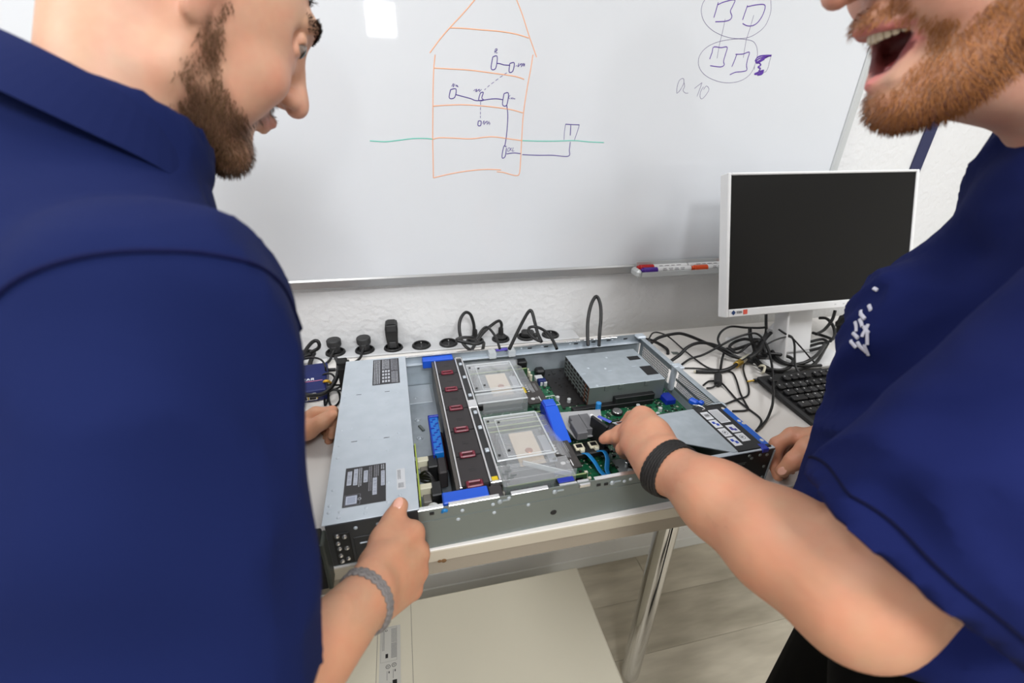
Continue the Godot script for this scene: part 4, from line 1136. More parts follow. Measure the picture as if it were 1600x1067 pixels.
	for q in [[0.14, 0.265, 0.048, 0.064], [0.16, 0.265, 0.026, 0.042], [0.30, 0.42, 0.02, 0.055]]:
		st = mb()
		face(st, sv(SL - 0.001, q[0], q[2]), sv(0, q[1] - q[0], 0), Vector3(0, q[3] - q[2], 0))
		part("perforated_panel", st, pm, rear)
	st = mb()
	for q in [[0.135, 0.27, 0.064, 0.0745], [0.135, 0.27, 0.042, 0.048], [0.135, 0.27, 0.02, 0.026], [0.13, 0.14, 0.02, 0.07], [0.136, 0.16, 0.026, 0.042]]:
		sbox(st, SL - 0.0016, SL - 0.0004, q[0], q[1], q[2], q[3])
	part("panel_web", st, M.zinc_dark, rear)
	# --- drive cage lid at the front
	st = mb()
	sbox(st, -0.004, 0.118, 0.0, SW + 0.001, 0.0768, 0.0784, 0.0005)
	sbox(st, 0.1165, 0.118, 0.006, SW - 0.004, 0.062, 0.0768)
	var lid := part("drive_cage_lid", st, M.zinc_light, o)
	st = mb()
	for q in [[0.008, 0.402], [0.021, 0.403], [0.007, 0.337], [0.007, 0.306], [0.004, 0.296], [0.006, 0.264], [0.054, 0.305], [0.053, 0.294], [0.095, 0.306], [0.097, 0.293], [0.078, 0.264], [0.078, 0.196], [0.005, 0.196], [0.021, 0.198], [0.096, 0.169], [0.096, 0.156], [0.004, 0.169], [0.005, 0.156], [0.052, 0.169], [0.051, 0.157], [0.078, 0.129]]:
		dome(st, sv(q[0], q[1], 0.0783), 0.0024, 0.0006)
	for q in [[0.005, 0.127], [0.005, 0.06], [0.003, 0.032], [0.003, 0.02], [0.017, 0.018], [0.016, 0.009], [0.05, 0.018], [0.049, 0.009], [0.094, 0.031], [0.079, 0.06], [0.078, 0.022]]:
		dome(st, sv(q[0], q[1], 0.0783), 0.0027, 0.0013)
	part("rivet", st, M.zinc_light, lid)
	st = mb()
	for q in [[0.028, 0.3], [0.079, 0.3], [0.077, 0.161], [0.027, 0.162]]:
		box(st, sv(q[0], q[1], 0.0784), Vector3(0.009, 0.0006, 0.0009))
	part("slot", st, M.steel_hole, lid)
	var im := Image.create(160, 300, false, Image.FORMAT_RGB8)
	im.fill(Color(0.15, 0.15, 0.165))
	text_rows(im, Rect2i(8, 8, 40, 284), 4, pal, 3, true)
	text_rows(im, Rect2i(56, 8, 48, 120), 5, pal, 4, true)
	text_rows(im, Rect2i(110, 8, 44, 140), 5, Color(0.62, 0.63, 0.66), 5, true)
	text_rows(im, Rect2i(112, 160, 42, 130), 5, pal, 6, true)
	for k in 4:
		for j in 3:
			im.fill_rect(Rect2i(56 + j * 17, 140 + k * 38, 12, 24), pal)
	label_plate("warning_label", lid, im, 0.0515, 0.1035, 0.327, 0.4295, 0.0786, "black label crowded with small white print")
	im = Image.create(220, 300, false, Image.FORMAT_RGB8)
	im.fill(Color(0.16, 0.155, 0.16))
	bars(im, Rect2i(12, 30, 24, 110), 1)
	bars(im, Rect2i(46, 16, 22, 130), 2)
	bars(im, Rect2i(100, 40, 22, 95), 3)
	bars(im, Rect2i(150, 110, 22, 130), 4)
	bars(im, Rect2i(194, 60, 20, 120), 5)
	text_rows(im, Rect2i(74, 12, 20, 150), 2, pal, 12, true)
	text_rows(im, Rect2i(128, 12, 20, 200), 2, Color(0.55, 0.55, 0.58), 13, true)
	text_rows(im, Rect2i(156, 8, 30, 95), 3, Color(0.55, 0.55, 0.58), 14, true)
	text_rows(im, Rect2i(194, 10, 22, 40), 2, pal, 15, true)
	frame_rect(im, Rect2i(8, 215, 80, 76), Color(0.5, 0.5, 0.53), 2)
	im.fill_rect(Rect2i(14, 222, 58, 62), Color(0.60, 0.63, 0.70))
	frame_rect(im, Rect2i(18, 226, 50, 54), Color(0.78, 0.80, 0.84), 3)
	ring_px(im, 84, 252, 9, pal)
	label_plate("barcode_label", lid, im, 0.019, 0.0755, 0.024, 0.1005, 0.0786, "black label with white barcodes")
	im = Image.create(60, 200, false, Image.FORMAT_RGB8)
	im.fill(Color(0.80, 0.81, 0.82))
	text_rows(im, Rect2i(8, 12, 24, 90), 3, Color(0.28, 0.28, 0.3), 21, true)
	text_rows(im, Rect2i(10, 140, 40, 45), 5, Color(0.2, 0.2, 0.22), 22)
	label_plate("sticker", lid, im, 0.0905, 0.1025, 0.041, 0.083, 0.0786, "small white sticker")
	st = mb()
	sbox(st, 0.001, 0.116, 0.003, SW - 0.003, 0.0022, 0.0765)
	var cage := part("drive_cage", st, M.dark, o)
	for k in 8:
		st = mb()
		sbox(st, -0.0025, 0.0008, 0.012 + k * 0.052, 0.06 + k * 0.052, 0.006, 0.072, 0.0012)
		part("drive_front", st, M.black, cage)
	# near front side: flank with its shadow put in as dark grey, rivet plate, raised panel, rack ears
	one("shade_toned_flank", mat(Color(0.24, 0.245, 0.255), 0.4, 0.5), o, 0.0, 0.116, -0.0012, 0.0005, 0.003, 0.0768)
	st = mb()
	sbox(st, 0.007, 0.0275, -0.0024, -0.0010, 0.004, 0.062, 0.0006)
	var rp := part("rivet_plate", st, M.black, o)
	for q in [[0.012, 0.058], [0.021, 0.055], [0.0115, 0.045], [0.012, 0.035], [0.0212, 0.034], [0.012, 0.022], [0.0205, 0.014], [0.0125, 0.011]]:
		st = mb()
		dome(st, sv(q[0], -0.0024, q[1]), 0.0034, 0.0026, Vector3.BACK, 14)
		part("rivet", st, M.bright, rp)
	st = mb()
	sbox(st, 0.031, 0.112, -0.0022, -0.0010, 0.003, 0.050, 0.0008)
	part("side_panel", st, mat(Color(0.21, 0.215, 0.225), 0.4, 0.5), o)
	st = mb()
	sbox(st, 0.038, 0.058, -0.0036, -0.0020, 0.0375, 0.0400, 0.0008)
	for u in [0.036, 0.064]:
		dome(st, sv(u, -0.0012, 0.066), 0.0028, 0.0016, Vector3.BACK)
	part("embossed_line", st, M.zinc_light, o)
	for s in [0, 1]:
		st = mb()
		var v0 := -0.024 if s == 0 else SW
		sbox(st, -0.024, -0.004, v0, v0 + 0.024, 0.056 if s == 0 else 0.070, 0.0775, 0.002)
		sbox(st, -0.024, -0.006, v0 + 0.002, v0 + 0.022, -0.012 if s == 0 else 0.0, 0.06, 0.001)
		part("rack_ear", st, M.black_matt, o)
		st = mb()
		sbox(st, -0.006, 0.0, v0, v0 + 0.024, -0.012 if s == 0 else 0.0, 0.072, 0.0015)
		part("ear_bracket", st, mat(Color(0.27, 0.29, 0.27), 0.5, 0.4), o)
	# --- behind the drive cage
	st = mb()
	sbox(st, 0.1195, 0.1215, 0.022, 0.145, 0.004, 0.071)
	var bp := part("backplane", st, M.pcb_edge, o)
	st = mb()
	for v in [0.03, 0.052, 0.09, 0.128]:
		sbox(st, 0.1172, 0.1198, v, v + 0.014, 0.058, 0.0705)
	part("backplane_slot", st, M.steel_hole, bp)
	for q in [[0.118, 0.0], [0.058, 0.0]]:
		st = mb()
		sbox(st, 0.1215, 0.139, q[0], q[0] + 0.011, 0.040, 0.056, 0.001)
		part("cream_connector", st, M.offwhite, bp)
		st = mb()
		sbox(st, 0.137, 0.153, q[0] - 0.015, q[0] + 0.013, 0.018, 0.055, 0.0015)
		part("black_connector", st, M.black, bp)
		st = mb()
		sbox(st, 0.125, 0.137, q[0] - 0.016, q[0], 0.03, 0.045, 0.001)
		part("plug_shell", st, mat(Color(0.45, 0.43, 0.41), 0.5), bp)
	for k in 4:
		st = mb()
		var zo := 0.004 * k
		tube(st, [sv(0.124, 0.105 - zo, 0.04), sv(0.133, 0.098 - zo, 0.052 - zo), sv(0.142, 0.09 - zo, 0.045), sv(0.15, 0.07 - zo, 0.03), sv(0.152, 0.045 - zo, 0.012)], 0.0021)
		part("wire", st, M.rubber, o)
	for k in 2:
		st = mb()
		tube(st, [sv(0.124, 0.03 + k * 0.008, 0.02), sv(0.135, 0.034 + k * 0.006, 0.04), sv(0.145, 0.026 + k * 0.006, 0.04), sv(0.149, 0.012, 0.015)], 0.0026)
		part("wire", st, M.white_plastic, o, "white wire")
	st = mb()
	tube(st, [sv(0.149, 0.08, 0.02), sv(0.153, 0.065, 0.035), sv(0.153, 0.04, 0.03), sv(0.15, 0.018, 0.02)], 0.0022)
	part("wire", st, M.blue_cable, o, "blue wire")
	st = mb()
	tube(st, [sv(0.148, 0.002, 0.064), sv(0.1505, 0.0, 0.068), sv(0.154, 0.001, 0.066)], 0.003)
	part("blue_tab", st, M.blue_cable, o)
	for v in [0.381, 0.302, 0.244]:
		st = mb()
		lathe(st, [Vector2(0.0062, 0.0), Vector2(0.0055, 0.0016), Vector2(0.0035, 0.0012), Vector2(0.0018, 0.0030), Vector2(0, 0.0032)], 16, Transform3D(Basis(), sv(0.131, v, 0.002)))
		part("standoff", st, M.zinc_light, o)
	st = mb()
	box(st, sv(0.136, 0.274, 0.0032), Vector3(0.006, 0.003, 0.02), Basis(Vector3.UP, 0.4), 0.001)
	part("floor_hook", st, M.zinc_dark, o)
	one("floor_step", M.zinc_light, o, 0.118, 0.166, 0.36, 0.432, 0.002, 0.0034, 0.0006)
	st = mb()
	sbox(st, 0.149, 0.165, 0.128, 0.228, 0.004, 0.060, 0.001)
	var bc := part("blue_card_guide", st, M.blue_sky, o)
	st = mb()
	sbox(st, 0.1475, 0.1500, 0.122, 0.230, 0.05, 0.0625, 0.0008)
	sbox(st, 0.1475, 0.1662, 0.224, 0.230, 0.05, 0.0625, 0.0008)
	part("rim", st, M.blue_deep, bc)
	for k in 14:
		st = mb()
		box(st, sv(0.153 + 0.004 * ((k * 7) % 3), 0.136 + k * 0.0063, 0.0603), Vector3(0.004 + 0.002 * (k % 2), 0.0014, 0.0022), Basis(Vector3.UP, 0.3 * (k % 3)))
		part("relief_mark", st, M.blue_deep, bc)
	one("cable_block", M.fan, o, 0.152, 0.166, 0.088, 0.124, 0.02, 0.054, 0.002)
	st = mb()
	tube(st, [sv(0.168, 0.215, 0.03), sv(0.1685, 0.19, 0.03), sv(0.168, 0.16, 0.025), sv(0.168, 0.13, 0.02)], 0.0028)
	part("wire", st, M.crimson_dark, o, "dark red wire")
	# --- fan row
	var fr := mb()
	sbox(fr, 0.1715, 0.1765, 0.030, 0.416, 0.004, 0.0705)
	sbox(fr, 0.2215, 0.2235, 0.030, 0.416, 0.004, 0.066)
	sbox(fr, 0.2380, 0.2395, 0.030, 0.416, 0.004, 0.066)
	var cagef := part("fan_cage", fr, mat(Color(0.33, 0.315, 0.30), 0.4, 0.5), o)
	st = mb()
	sbox(st, 0.1772, 0.1800, 0.031, 0.415, 0.066, 0.0725, 0.0005)
	part("bright_rail", st, M.bright, cagef)
	st = mb()
	for u in [0.2215, 0.2355]:
		sbox(st, u, u + 0.0032, 0.031, 0.418, 0.064, 0.0725, 0.0006)
	sbox(st, 0.2215, 0.2387, 0.031, 0.035, 0.064, 0.0725, 0.0006)
	sbox(st, 0.2215, 0.2387, 0.414, 0.418, 0.064, 0.0725, 0.0006)
	sbox(st, 0.2215, 0.2387, 0.222, 0.247, 0.064, 0.0732, 0.0006)
	part("bright_rail", st, M.bright, cagef)
	one("rail_gasket", M.dark, cagef, 0.2247, 0.2355, 0.035, 0.414, 0.06, 0.0695)
	for v in [0.10, 0.16, 0.205, 0.262, 0.33, 0.385]:
		st = mb()
		sbox(st, 0.228, 0.2345, v, v + 0.008, 0.069, 0.0725, 0.0008)
		part("clip", st, M.zinc_light, cagef)
	one("yellow_mark", M.yellow, cagef, 0.2255, 0.2345, 0.037, 0.045, 0.0695, 0.0702)
	one("end_block", M.fan, o, 0.2165, 0.236, 0.008, 0.030, 0.03, 0.068, 0.0015)
	for q in [[0.243, 0.150], [0.243, 0.245], [0.246, 0.31]]:
		one("black_clip", M.black, o, q[0], q[0] + 0.010, q[1], q[1] + 0.010, 0.045, 0.058, 0.001)
	var fan_body: ArrayMesh
	var latch_body: ArrayMesh
	for k in 6:
		var v0: float = 0.0345 + k * 0.0645
		var root := Node3D.new()
		root.name = "fan_module"
		o.add_child(root, true)
		root.position = sv(0.2, v0, 0)
		if k == 0:
			st = mb()
			slab(st, Vector3(-0.0195, 0.003, -0.0637), Vector3(0.0210, 0.0690, -0.0008), 0.0012)
			slab(st, Vector3(-0.0195, 0.069, -0.0637), Vector3(0.0210, 0.0702, -0.0008), 0.0005)
			fan_body = st.commit()
			st = mb()
			for s in [-1, 1]:
				box(st, Vector3(-0.001 + s * 0.0100, 0.0718, -0.0008), Vector3(0.0046, 0.0046, 0.0130), Basis(), 0.0016)
				box(st, Vector3(-0.001, 0.0718, -0.0008 + s * 0.0048), Vector3(0.020, 0.0046, 0.0040), Basis(), 0.0014)
			latch_body = st.commit()
		part("housing", fan_body, M.fan, root)
		st = mb()
		box(st, Vector3(-0.001, 0.0703, -0.0008), Vector3(0.0275, 0.001, 0.0185), Basis(), 0.0004)
		box(st, Vector3(0, 0.0703, -0.0002), Vector3(0.040, 0.0009, 0.0014))
		part("latch_recess", st, M.fan_seam, root)
		part("latch", latch_body, M.crimson, root, "crimson latch")
		st = mb()
		box(st, Vector3(-0.001, 0.0711, -0.0008), Vector3(0.016, 0.001, 0.0056))
		part("latch_window", st, M.crimson_dark, root)
		st = mb()
		for j in 2:
			box(st, Vector3(0.001, 0.07025, -0.034 + j * 0.0045), Vector3(0.011, 0.0003, 0.0020))
		part("moulded_mark", st, mat(Color(0.16, 0.15, 0.155), 0.6), root)
	st = mb()
	sbox(st, 0.1505, 0.2150, 0.0065, 0.0275, 0.050, 0.0735, 0.0015)
	part("fan_cage_handle", st, M.blue, o, "blue handle on the near side")
	st = mb()
	sbox(st, 0.153, 0.219, 0.412, 0.4315, 0.055, 0.0745, 0.0015)
	var bh := part("fan_cage_handle", st, M.blue, o, "blue handle on the far side")
	one("handle_notch", M.blue_deep, bh, 0.188, 0.209, 0.4095, 0.4125, 0.055, 0.068, 0.001)
	# --- main board
	var pcbm := mat(Color.WHITE, 0.4)
	pcbm.albedo_texture = ImageTexture.create_from_image(pcb_image())
	st = mb()
	sbox(st, 0.245, 0.680, 0.006, 0.430, 0.006, 0.0078)
	face(st, sv(0.245, 0.006, 0.0080), Vector3(0.435, 0, 0), Vector3(0, 0, -0.424))
	var board := part("main_board", st, pcbm, o)
	var stuff := mb()
	var r := RandomNumberGenerator.new()
	r.seed = 5
	for k in 520:
		var u := r.randf_range(0.36, 0.675)
		var v := r.randf_range(0.02, 0.425)
		var s := Vector3(r.randf_range(0.002, 0.006), r.randf_range(0.0010, 0.003), r.randf_range(0.002, 0.005))
		box(stuff, sv(u, v, 0.008 + s.y / 2), s)
	part("small_components", stuff, mat(Color(0.13, 0.13, 0.12), 0.45), board).set_meta("kind", "stuff")
	stuff = mb()
	for k in 520:
		var u := r.randf_range(0.36, 0.675)
		var v := r.randf_range(0.02, 0.425)
		box(stuff, sv(u, v, 0.0084), Vector3(r.randf_range(0.001, 0.004), 0.0010, r.randf_range(0.001, 0.003)))
	part("pale_components", stuff, mat(Color(0.72, 0.72, 0.66), 0.45), board).set_meta("kind", "stuff")
	for q in [[0.409, 0.365], [0.418, 0.362], [0.425, 0.30], [0.446, 0.287], [0.605, 0.20], [0.62, 0.215], [0.58, 0.235], [0.655, 0.19], [0.47, 0.062], [0.445, 0.115]]:
		st = mb()
		rod(st, sv(q[0], q[1], 0.008), sv(q[0], q[1], 0.018), 0.0042, 14)
		part("capacitor", st, M.alu_light, board)
	# white outline marks on the board
	st = mb()
	for q in [[0.393, 0.441, 0.318, 0.320], [0.393, 0.441, 0.283, 0.285], [0.393, 0.395, 0.283, 0.320], [0.425, 0.441, 0.283, 0.32], [0.395, 0.41, 0.04, 0.052]]:
		sbox(st, q[0], q[1], q[2], q[3], 0.0081, 0.0085)
	part("white_marking", st, mat(Color(0.82, 0.84, 0.82), 0.5), board)
	one("blue_header", M.switch_blue, board, 0.402, 0.420, 0.362, 0.374, 0.008, 0.022, 0.001)
	one("grey_header", M.strip, board, 0.400, 0.418, 0.377, 0.392, 0.008, 0.020, 0.001)
	one("black_header", M.black, board, 0.365, 0.387, 0.405, 0.425, 0.008, 0.050, 0.002)
	one("black_coil", M.black, board, 0.408, 0.430, 0.398, 0.420, 0.008, 0.026, 0.004)
	one("insulating_sheet", M.mylar, board, 0.426, 0.66, 0.272, 0.428, 0.0085, 0.0092)
	st = mb()
	sbox(st, 0.438, 0.62, 0.243, 0.256, 0.008, 0.020, 0.001)
	sbox(st, 0.530, 0.622, 0.2435, 0.2555, 0.020, 0.034, 0.001)
	part("expansion_slot", st, M.black, board)
	st = mb()
	lathe(st, [Vector2(0.0118, 0), Vector2(0.0118, 0.004), Vector2(0.0102, 0.0045), Vector2(0.0102, 0.004)], 24, Transform3D(Basis(), sv(0.529, 0.228, 0.010)))
	var bt := part("battery_holder", st, M.black, board)
	st = mb()
	lathe(st, [Vector2(0.0100, 0), Vector2(0.0100, 0.0042), Vector2(0.0094, 0.0048), Vector2(0, 0.0048)], 24, Transform3D(Basis(), sv(0.529, 0.228, 0.011)))
	part("battery", st, M.bright, bt)
	for q in [[0.585, 0.62, 0.205, 0.222, 0.0098], [0.60, 0.622, 0.17, 0.19, 0.0105]]:
		one("green_card", mat(Color(0.05, 0.45, 0.25), 0.4), board, q[0], q[1], q[2], q[3], 0.008, q[4])
	one("blue_port", M.blue_deep, board, 0.645, 0.668, 0.232, 0.262, 0.008, 0.020, 0.001)
	st = mb()
	rod(st, sv(0.477, 0.214, 0.030), sv(0.477, 0.214, 0.052), 0.0055, 14)
	part("blue_knob", st, M.blue_cable, o)
	# --- memory modules and their sockets, three banks along the board
	for v in [0.036, 0.050, 0.064, 0.185, 0.199, 0.213, 0.227, 0.241, 0.255, 0.380, 0.394, 0.408]:
		st = mb()
		sbox(st, 0.245, 0.388, v - 0.003, v + 0.003, 0.008, 0.017, 0.0008)
		var so := part("memory_socket", st, M.black, board)
		st = mb()
		for u in [0.242, 0.386]:
			sbox(st, u, u + 0.006, v - 0.0025, v + 0.0025, 0.010, 0.030, 0.001)
		part("socket_clip", st, M.offwhite, so)
		if int(v * 1000) in [185, 199, 213, 227, 394, 408, 50]:
			st = mb()
			sbox(st, 0.250, 0.384, v - 0.0009, v + 0.0009, 0.012, 0.040)
			part("memory_module", st, M.dimm, so)
			st = mb()
			for k in 7:
				sbox(st, 0.256 + k * 0.018, 0.269 + k * 0.018, v - 0.0020, v + 0.0020, 0.020, 0.034)
			part("memory_chip", st, M.black, so)
			st = mb()
			sbox(st, 0.252, 0.382, v - 0.0012, v + 0.0012, 0.0392, 0.0404)
			part("module_edge", st, mat(Color(0.55, 0.62, 0.42), 0.5), so)
	# --- processor coolers under the clear ducts
	for c in [0.125, 0.332]:
		st = mb()
		for k in 26:
			sbox(st, 0.262, 0.340, c - 0.049 + k * 0.0038, c - 0.0475 + k * 0.0038, 0.014, 0.043)
		sbox(st, 0.260, 0.342, c - 0.05, c + 0.05, 0.010, 0.015)
		var hs := part("heat_sink", st, M.fins, o)
		st = mb()
		sbox(st, 0.282, 0.326, c - 0.042, c + 0.043, 0.043, 0.0455, 0.001)
		part("beige_pad", st, M.beige, hs)
		st = mb()
		dome(st, sv(0.306, c - 0.008, 0.0455), 0.007, 0.002)
		part("copper_spot", st, M.copper, hs)
		st = mb()
		sbox(st, 0.330, 0.345, c - 0.044, c + 0.025, 0.044, 0.047, 0.001)
		part("side_sticker", st, mat(Color(0.55, 0.57, 0.60), 0.4), hs)
		st = mb()
		for q in [[0.262, 0.04], [0.262, -0.04], [0.34, 0.04], [0.34, -0.04]]:
			rod(st, sv(q[0], c + q[1], 0.012), sv(q[0], c + q[1], 0.05), 0.0028, 10)
		part("screw_post", st, M.zinc_dark, hs)
	# --- clear plastic air ducts
	for q in [[0.288, 0.395, 0.425], [0.085, 0.200, 0.040]]:
		var root := Node3D.new()
		root.name = "air_duct"
		o.add_child(root, true)
		var v0: float = q[0]
		var v1: float = q[1]
		st = mb()
		sbox(st, 0.243, 0.342, v0, v1, 0.0600, 0.0618, 0.0006)
		prism(st, PackedVector2Array([Vector2(0.342, 0.0618), Vector2(0.342, 0.060), Vector2(0.368, 0.044), Vector2(0.3695, 0.0455)]), v0, v1, Transform3D(Basis(Vector3(1, 0, 0), Vector3(0, 1, 0), Vector3(0, 0, -1)), Vector3.ZERO))
		part("top_panel", st, M.clear, root)
		st = mb()
		for v in [v0, v1]:
			sbox(st, 0.244, 0.342, v - 0.0009, v + 0.0009, 0.02, 0.0612, 0.0005)
		sbox(st, 0.243, 0.2448, v0, v1, 0.046, 0.0612, 0.0005)
		part("side_panel", st, M.clear, root)
		var e0: float = minf(q[2], v0)
		var e1: float = maxf(q[2], v1)
		if q[2] < v0:
			e1 = v0
		else:
			e0 = v1
		st = mb()
		sbox(st, 0.243, 0.36, e0, e1, 0.050, 0.0516, 0.0006)
		sbox(st, 0.243, 0.36, e0 - 0.0008, e0 + 0.0008, 0.03, 0.064, 0.0005)
		part("wing_panel", st, M.clear, root)
		st = mb()
		sbox(st, 0.243, 0.341, v0 - 0.0014, v0 + 0.0014, 0.0605, 0.0632, 0.0006)
		sbox(st, 0.243, 0.341, v1 - 0.0014, v1 + 0.0014, 0.0605, 0.0632, 0.0006)
		sbox(st, 0.340, 0.3430, v0, v1, 0.0603, 0.0625, 0.0006)
		sbox(st, 0.243, 0.2455, v0, v1, 0.0603, 0.0625, 0.0006)
		sbox(st, 0.262, 0.2635, v0 + 0.006, v1 - 0.01, 0.0615, 0.0625, 0.0004)
		sbox(st, 0.262, 0.335, v1 - 0.0105, v1 - 0.009, 0.0615, 0.0625, 0.0004)
		sbox(st, 0.262, 0.335, v0 + 0.005, v0 + 0.0065, 0.0615, 0.0625, 0.0004)
		part("edge_rib", st, M.clear_edge, root)
		for p in [[0.250, v0 + 0.012], [0.250, v1 - 0.012], [0.268, v0 + 0.02], [0.268, v1 - 0.018]]:
			st = mb()
			box(st, sv(p[0], p[1], 0.0624), Vector3(0.004, 0.0012, 0.004))
			part("boss", st, M.dark, root)
		st = mb()
		for k in 5:
			box(st, sv(0.252 + 0.006 * (k % 3), e0 + 0.01 + k * 0.005, 0.0520), Vector3(0.010, 0.0008, 0.0022))
		part("moulded_print", st, mat(Color(0.45, 0.47, 0.47), 0.5), root)
	st = mb()
	sbox(st, 0.243, 0.342, 0.247, 0.2485, 0.03, 0.0615, 0.0005)
	sbox(st, 0.243, 0.342, 0.276, 0.2775, 0.03, 0.0615, 0.0005)
	sbox(st, 0.243, 0.342, 0.247, 0.2775, 0.0600, 0.0614, 0.0005)
	part("duct_bridge", st, M.clear, o)
	st = mb()
	sbox(st, 0.243, 0.341, 0.2755, 0.2785, 0.0605, 0.0640, 0.0006)
	sbox(st, 0.243, 0.341, 0.2455, 0.2485, 0.0605, 0.0630, 0.0006)
	part("bridge_rib", st, M.clear_edge, o)
	st = mb()
	var d0 := sv(0.285, 0.082, 0.056)
	var d1 := sv(0.352, 0.040, 0.05)
	box(st, (d0 + d1) * 0.5, Vector3((d1 - d0).length(), 0.010, 0.0018), Basis(Vector3.UP, -atan2((d1 - d0).z, (d1 - d0).x)), 0.0005)
	part("slanting_vane", st, M.clear_edge, o)
	one("blue_touch_point", M.blue_deep, o, 0.326, 0.352, 0.026, 0.036, 0.052, 0.054, 0.0006)
	st = mb()
	for u in [0.30, 0.345]:
		sbox(st, u, u + 0.016, 0.412, 0.432, 0.062, 0.0775, 0.001)
	part("duct_tab", st, M.clear_edge, o)
	one("violet_tab", mat(Color(0.35, 0.30, 0.70), 0.5), o, 0.318, 0.346, 0.424, 0.4325, 0.0735, 0.0765, 0.0006)
	# dark information flaps beside the coolers
	for q in [[0.345, 0.385, 0.250, 0.330], [0.338, 0.380, 0.062, 0.132]]:
		im = Image.create(128, 256, false, Image.FORMAT_RGB8)
		im.fill(Color(0.20, 0.185, 0.18))
		im.fill_rect(Rect2i(4, 20, 18, 40), Color(0.8, 0.8, 0.8))
		im.fill_rect(Rect2i(4, 62, 18, 70), Color(0.85, 0.74, 0.06))
		for k in 4:
			ring_px(im, 38, 40 + k * 26, 8, Color(0.8, 0.8, 0.8), true)
		text_rows(im, Rect2i(56, 30, 26, 110), 3, Color(0.65, 0.65, 0.65), 40, true)
		text_rows(im, Rect2i(92, 30, 18, 90), 2, Color(0.55, 0.55, 0.55), 41, true)
		ring_px(im, 40, 210, 14, Color(0.8, 0.8, 0.8), true)
		im.fill_rect(Rect2i(84, 190, 6, 56), Color(0.8, 0.8, 0.8))
		ring_px(im, 70, 206, 10, Color(0.75, 0.75, 0.75))
		one("flap", mat(Color(0.18, 0.165, 0.16), 0.5), o, q[0], q[1], q[2], q[3], 0.041, 0.0448, 0.0006)
		label_plate("flap_label", o, im, q[0] + 0.001, q[1] - 0.001, q[2] + 0.001, q[3] - 0.001, 0.0450)
	# --- expansion cage in the far rear quarter
	st = mb()
	sbox(st, 0.475, 0.648, 0.256, 0.396, 0.0585, 0.0600, 0.0004)
	var ec := part("expansion_cage", st, M.zinc, o)
	st = mb()
	sbox(st, 0.475, 0.648, 0.2555, 0.2570, 0.012, 0.0590)
	sbox(st, 0.475, 0.648, 0.3945, 0.396, 0.012, 0.0590)
	sbox(st, 0.6465, 0.648, 0.2565, 0.396, 0.012, 0.0590)
	for u in [0.508, 0.54, 0.60]:
		sbox(st, u, u + 0.010, 0.2535, 0.2555, 0.05, 0.0605, 0.0006)
	part("cage_side", st, M.zinc_dark, ec)
	st = mb()
	sbox(st, 0.4765, 0.478, 0.257, 0.395, 0.012, 0.0585)
	part("cage_mouth", st, mat(Color(0.12, 0.09, 0.085), 0.6), ec)
	for k in 8:
		st = mb()
		sbox(st, 0.4745, 0.4768, 0.258 + k * 0.0172, 0.2612 + k * 0.0172, 0.014, 0.057, 0.0006)
		part("cage_fin", st, mat(Color(0.42, 0.25, 0.17), 0.5) if k < 2 else M.zinc_dark, ec)
	for k in 4:
		one("cage_bar", M.zinc_dark, ec, 0.4748, 0.4766, 0.258, 0.392, 0.020 + k * 0.009, 0.0222 + k * 0.009)
	st = mb()
	for q in [[0.565, 0.369], [0.504, 0.332], [0.541, 0.323], [0.494, 0.252]]:
		dome(st, sv(q[0], maxf(q[1], 0.262), 0.0600), 0.0030, 0.0008)
	for q in [[0.484, 0.311], [0.546, 0.311], [0.607, 0.318]]:
		box(st, sv(q[0], q[1], 0.0602), Vector3(0.010, 0.0008, 0.0022))
	part("cage_rivet", st, M.zinc_light, ec)
	st = mb()
	for q in [[0.612, 0.640, 0.345, 0.362], [0.618, 0.646, 0.277, 0.314]]:
		sbox(st, q[0], q[1], q[2], q[3], 0.0595, 0.0603)
	part("cage_opening", st, M.steel_hole, ec)
	# --- raid card bracket, grey heat block, blue lever, black carrier
	st = mb()
	prism(st, PackedVector2Array([Vector2(0.381, 0.217), Vector2(0.479, 0.208), Vector2(0.452, 0.135), Vector2(0.398, 0.136)]), 0.038, 0.040, Transform3D(Basis(Vector3(1, 0, 0), Vector3(0, 0, -1), Vector3(0, 1, 0)), Vector3.ZERO))
	var br := part("bracket_plate", st, M.grey_plate, o)
	st = mb()
	sbox(st, 0.398, 0.418, 0.129, 0.166, 0.040, 0.0555, 0.001)
	sbox(st, 0.402, 0.4395, 0.138, 0.183, 0.040, 0.0550, 0.001)
	sbox(st, 0.4395, 0.449, 0.143, 0.170, 0.040, 0.0548, 0.001)
	part("heat_block", st, M.grey_block, br)
	one("block_groove", mat(Color(0.22, 0.22, 0.23), 0.5), br, 0.4205, 0.4215, 0.138, 0.183, 0.0549, 0.0553)
	for q in [[0.404, 0.1335], [0.4415, 0.1365]]:
		st = mb()
		rod(st, sv(q[0], q[1], 0.038), sv(q[0], q[1], 0.047), 0.0032, 12)
		part("screw", st, M.black, br)
	st = mb()
	prism(st, PackedVector2Array([Vector2(-0.130, 0.030), Vector2(-0.214, 0.036), Vector2(-0.226, 0.050), Vector2(-0.222, 0.066), Vector2(-0.205, 0.066), Vector2(-0.128, 0.042)]), 0.3600, 0.378, Transform3D(Basis(Vector3(0, 0, 1), Vector3(0, 1, 0), Vector3(1, 0, 0)), Vector3.ZERO))
	var lv := part("lever", st, M.blue_deep, o, "blue plastic lever")
	st = mb()
	box(st, sv(0.374, 0.165, 0.0535), Vector3(0.024, 0.0036, 0.084), Basis(Vector3.RIGHT, 0.275), 0.0012)
	box(st, sv(0.374, 0.2155, 0.066), Vector3(0.022, 0.004, 0.020), Basis(), 0.0012)
	part("lever_rim", st, M.blue, lv)
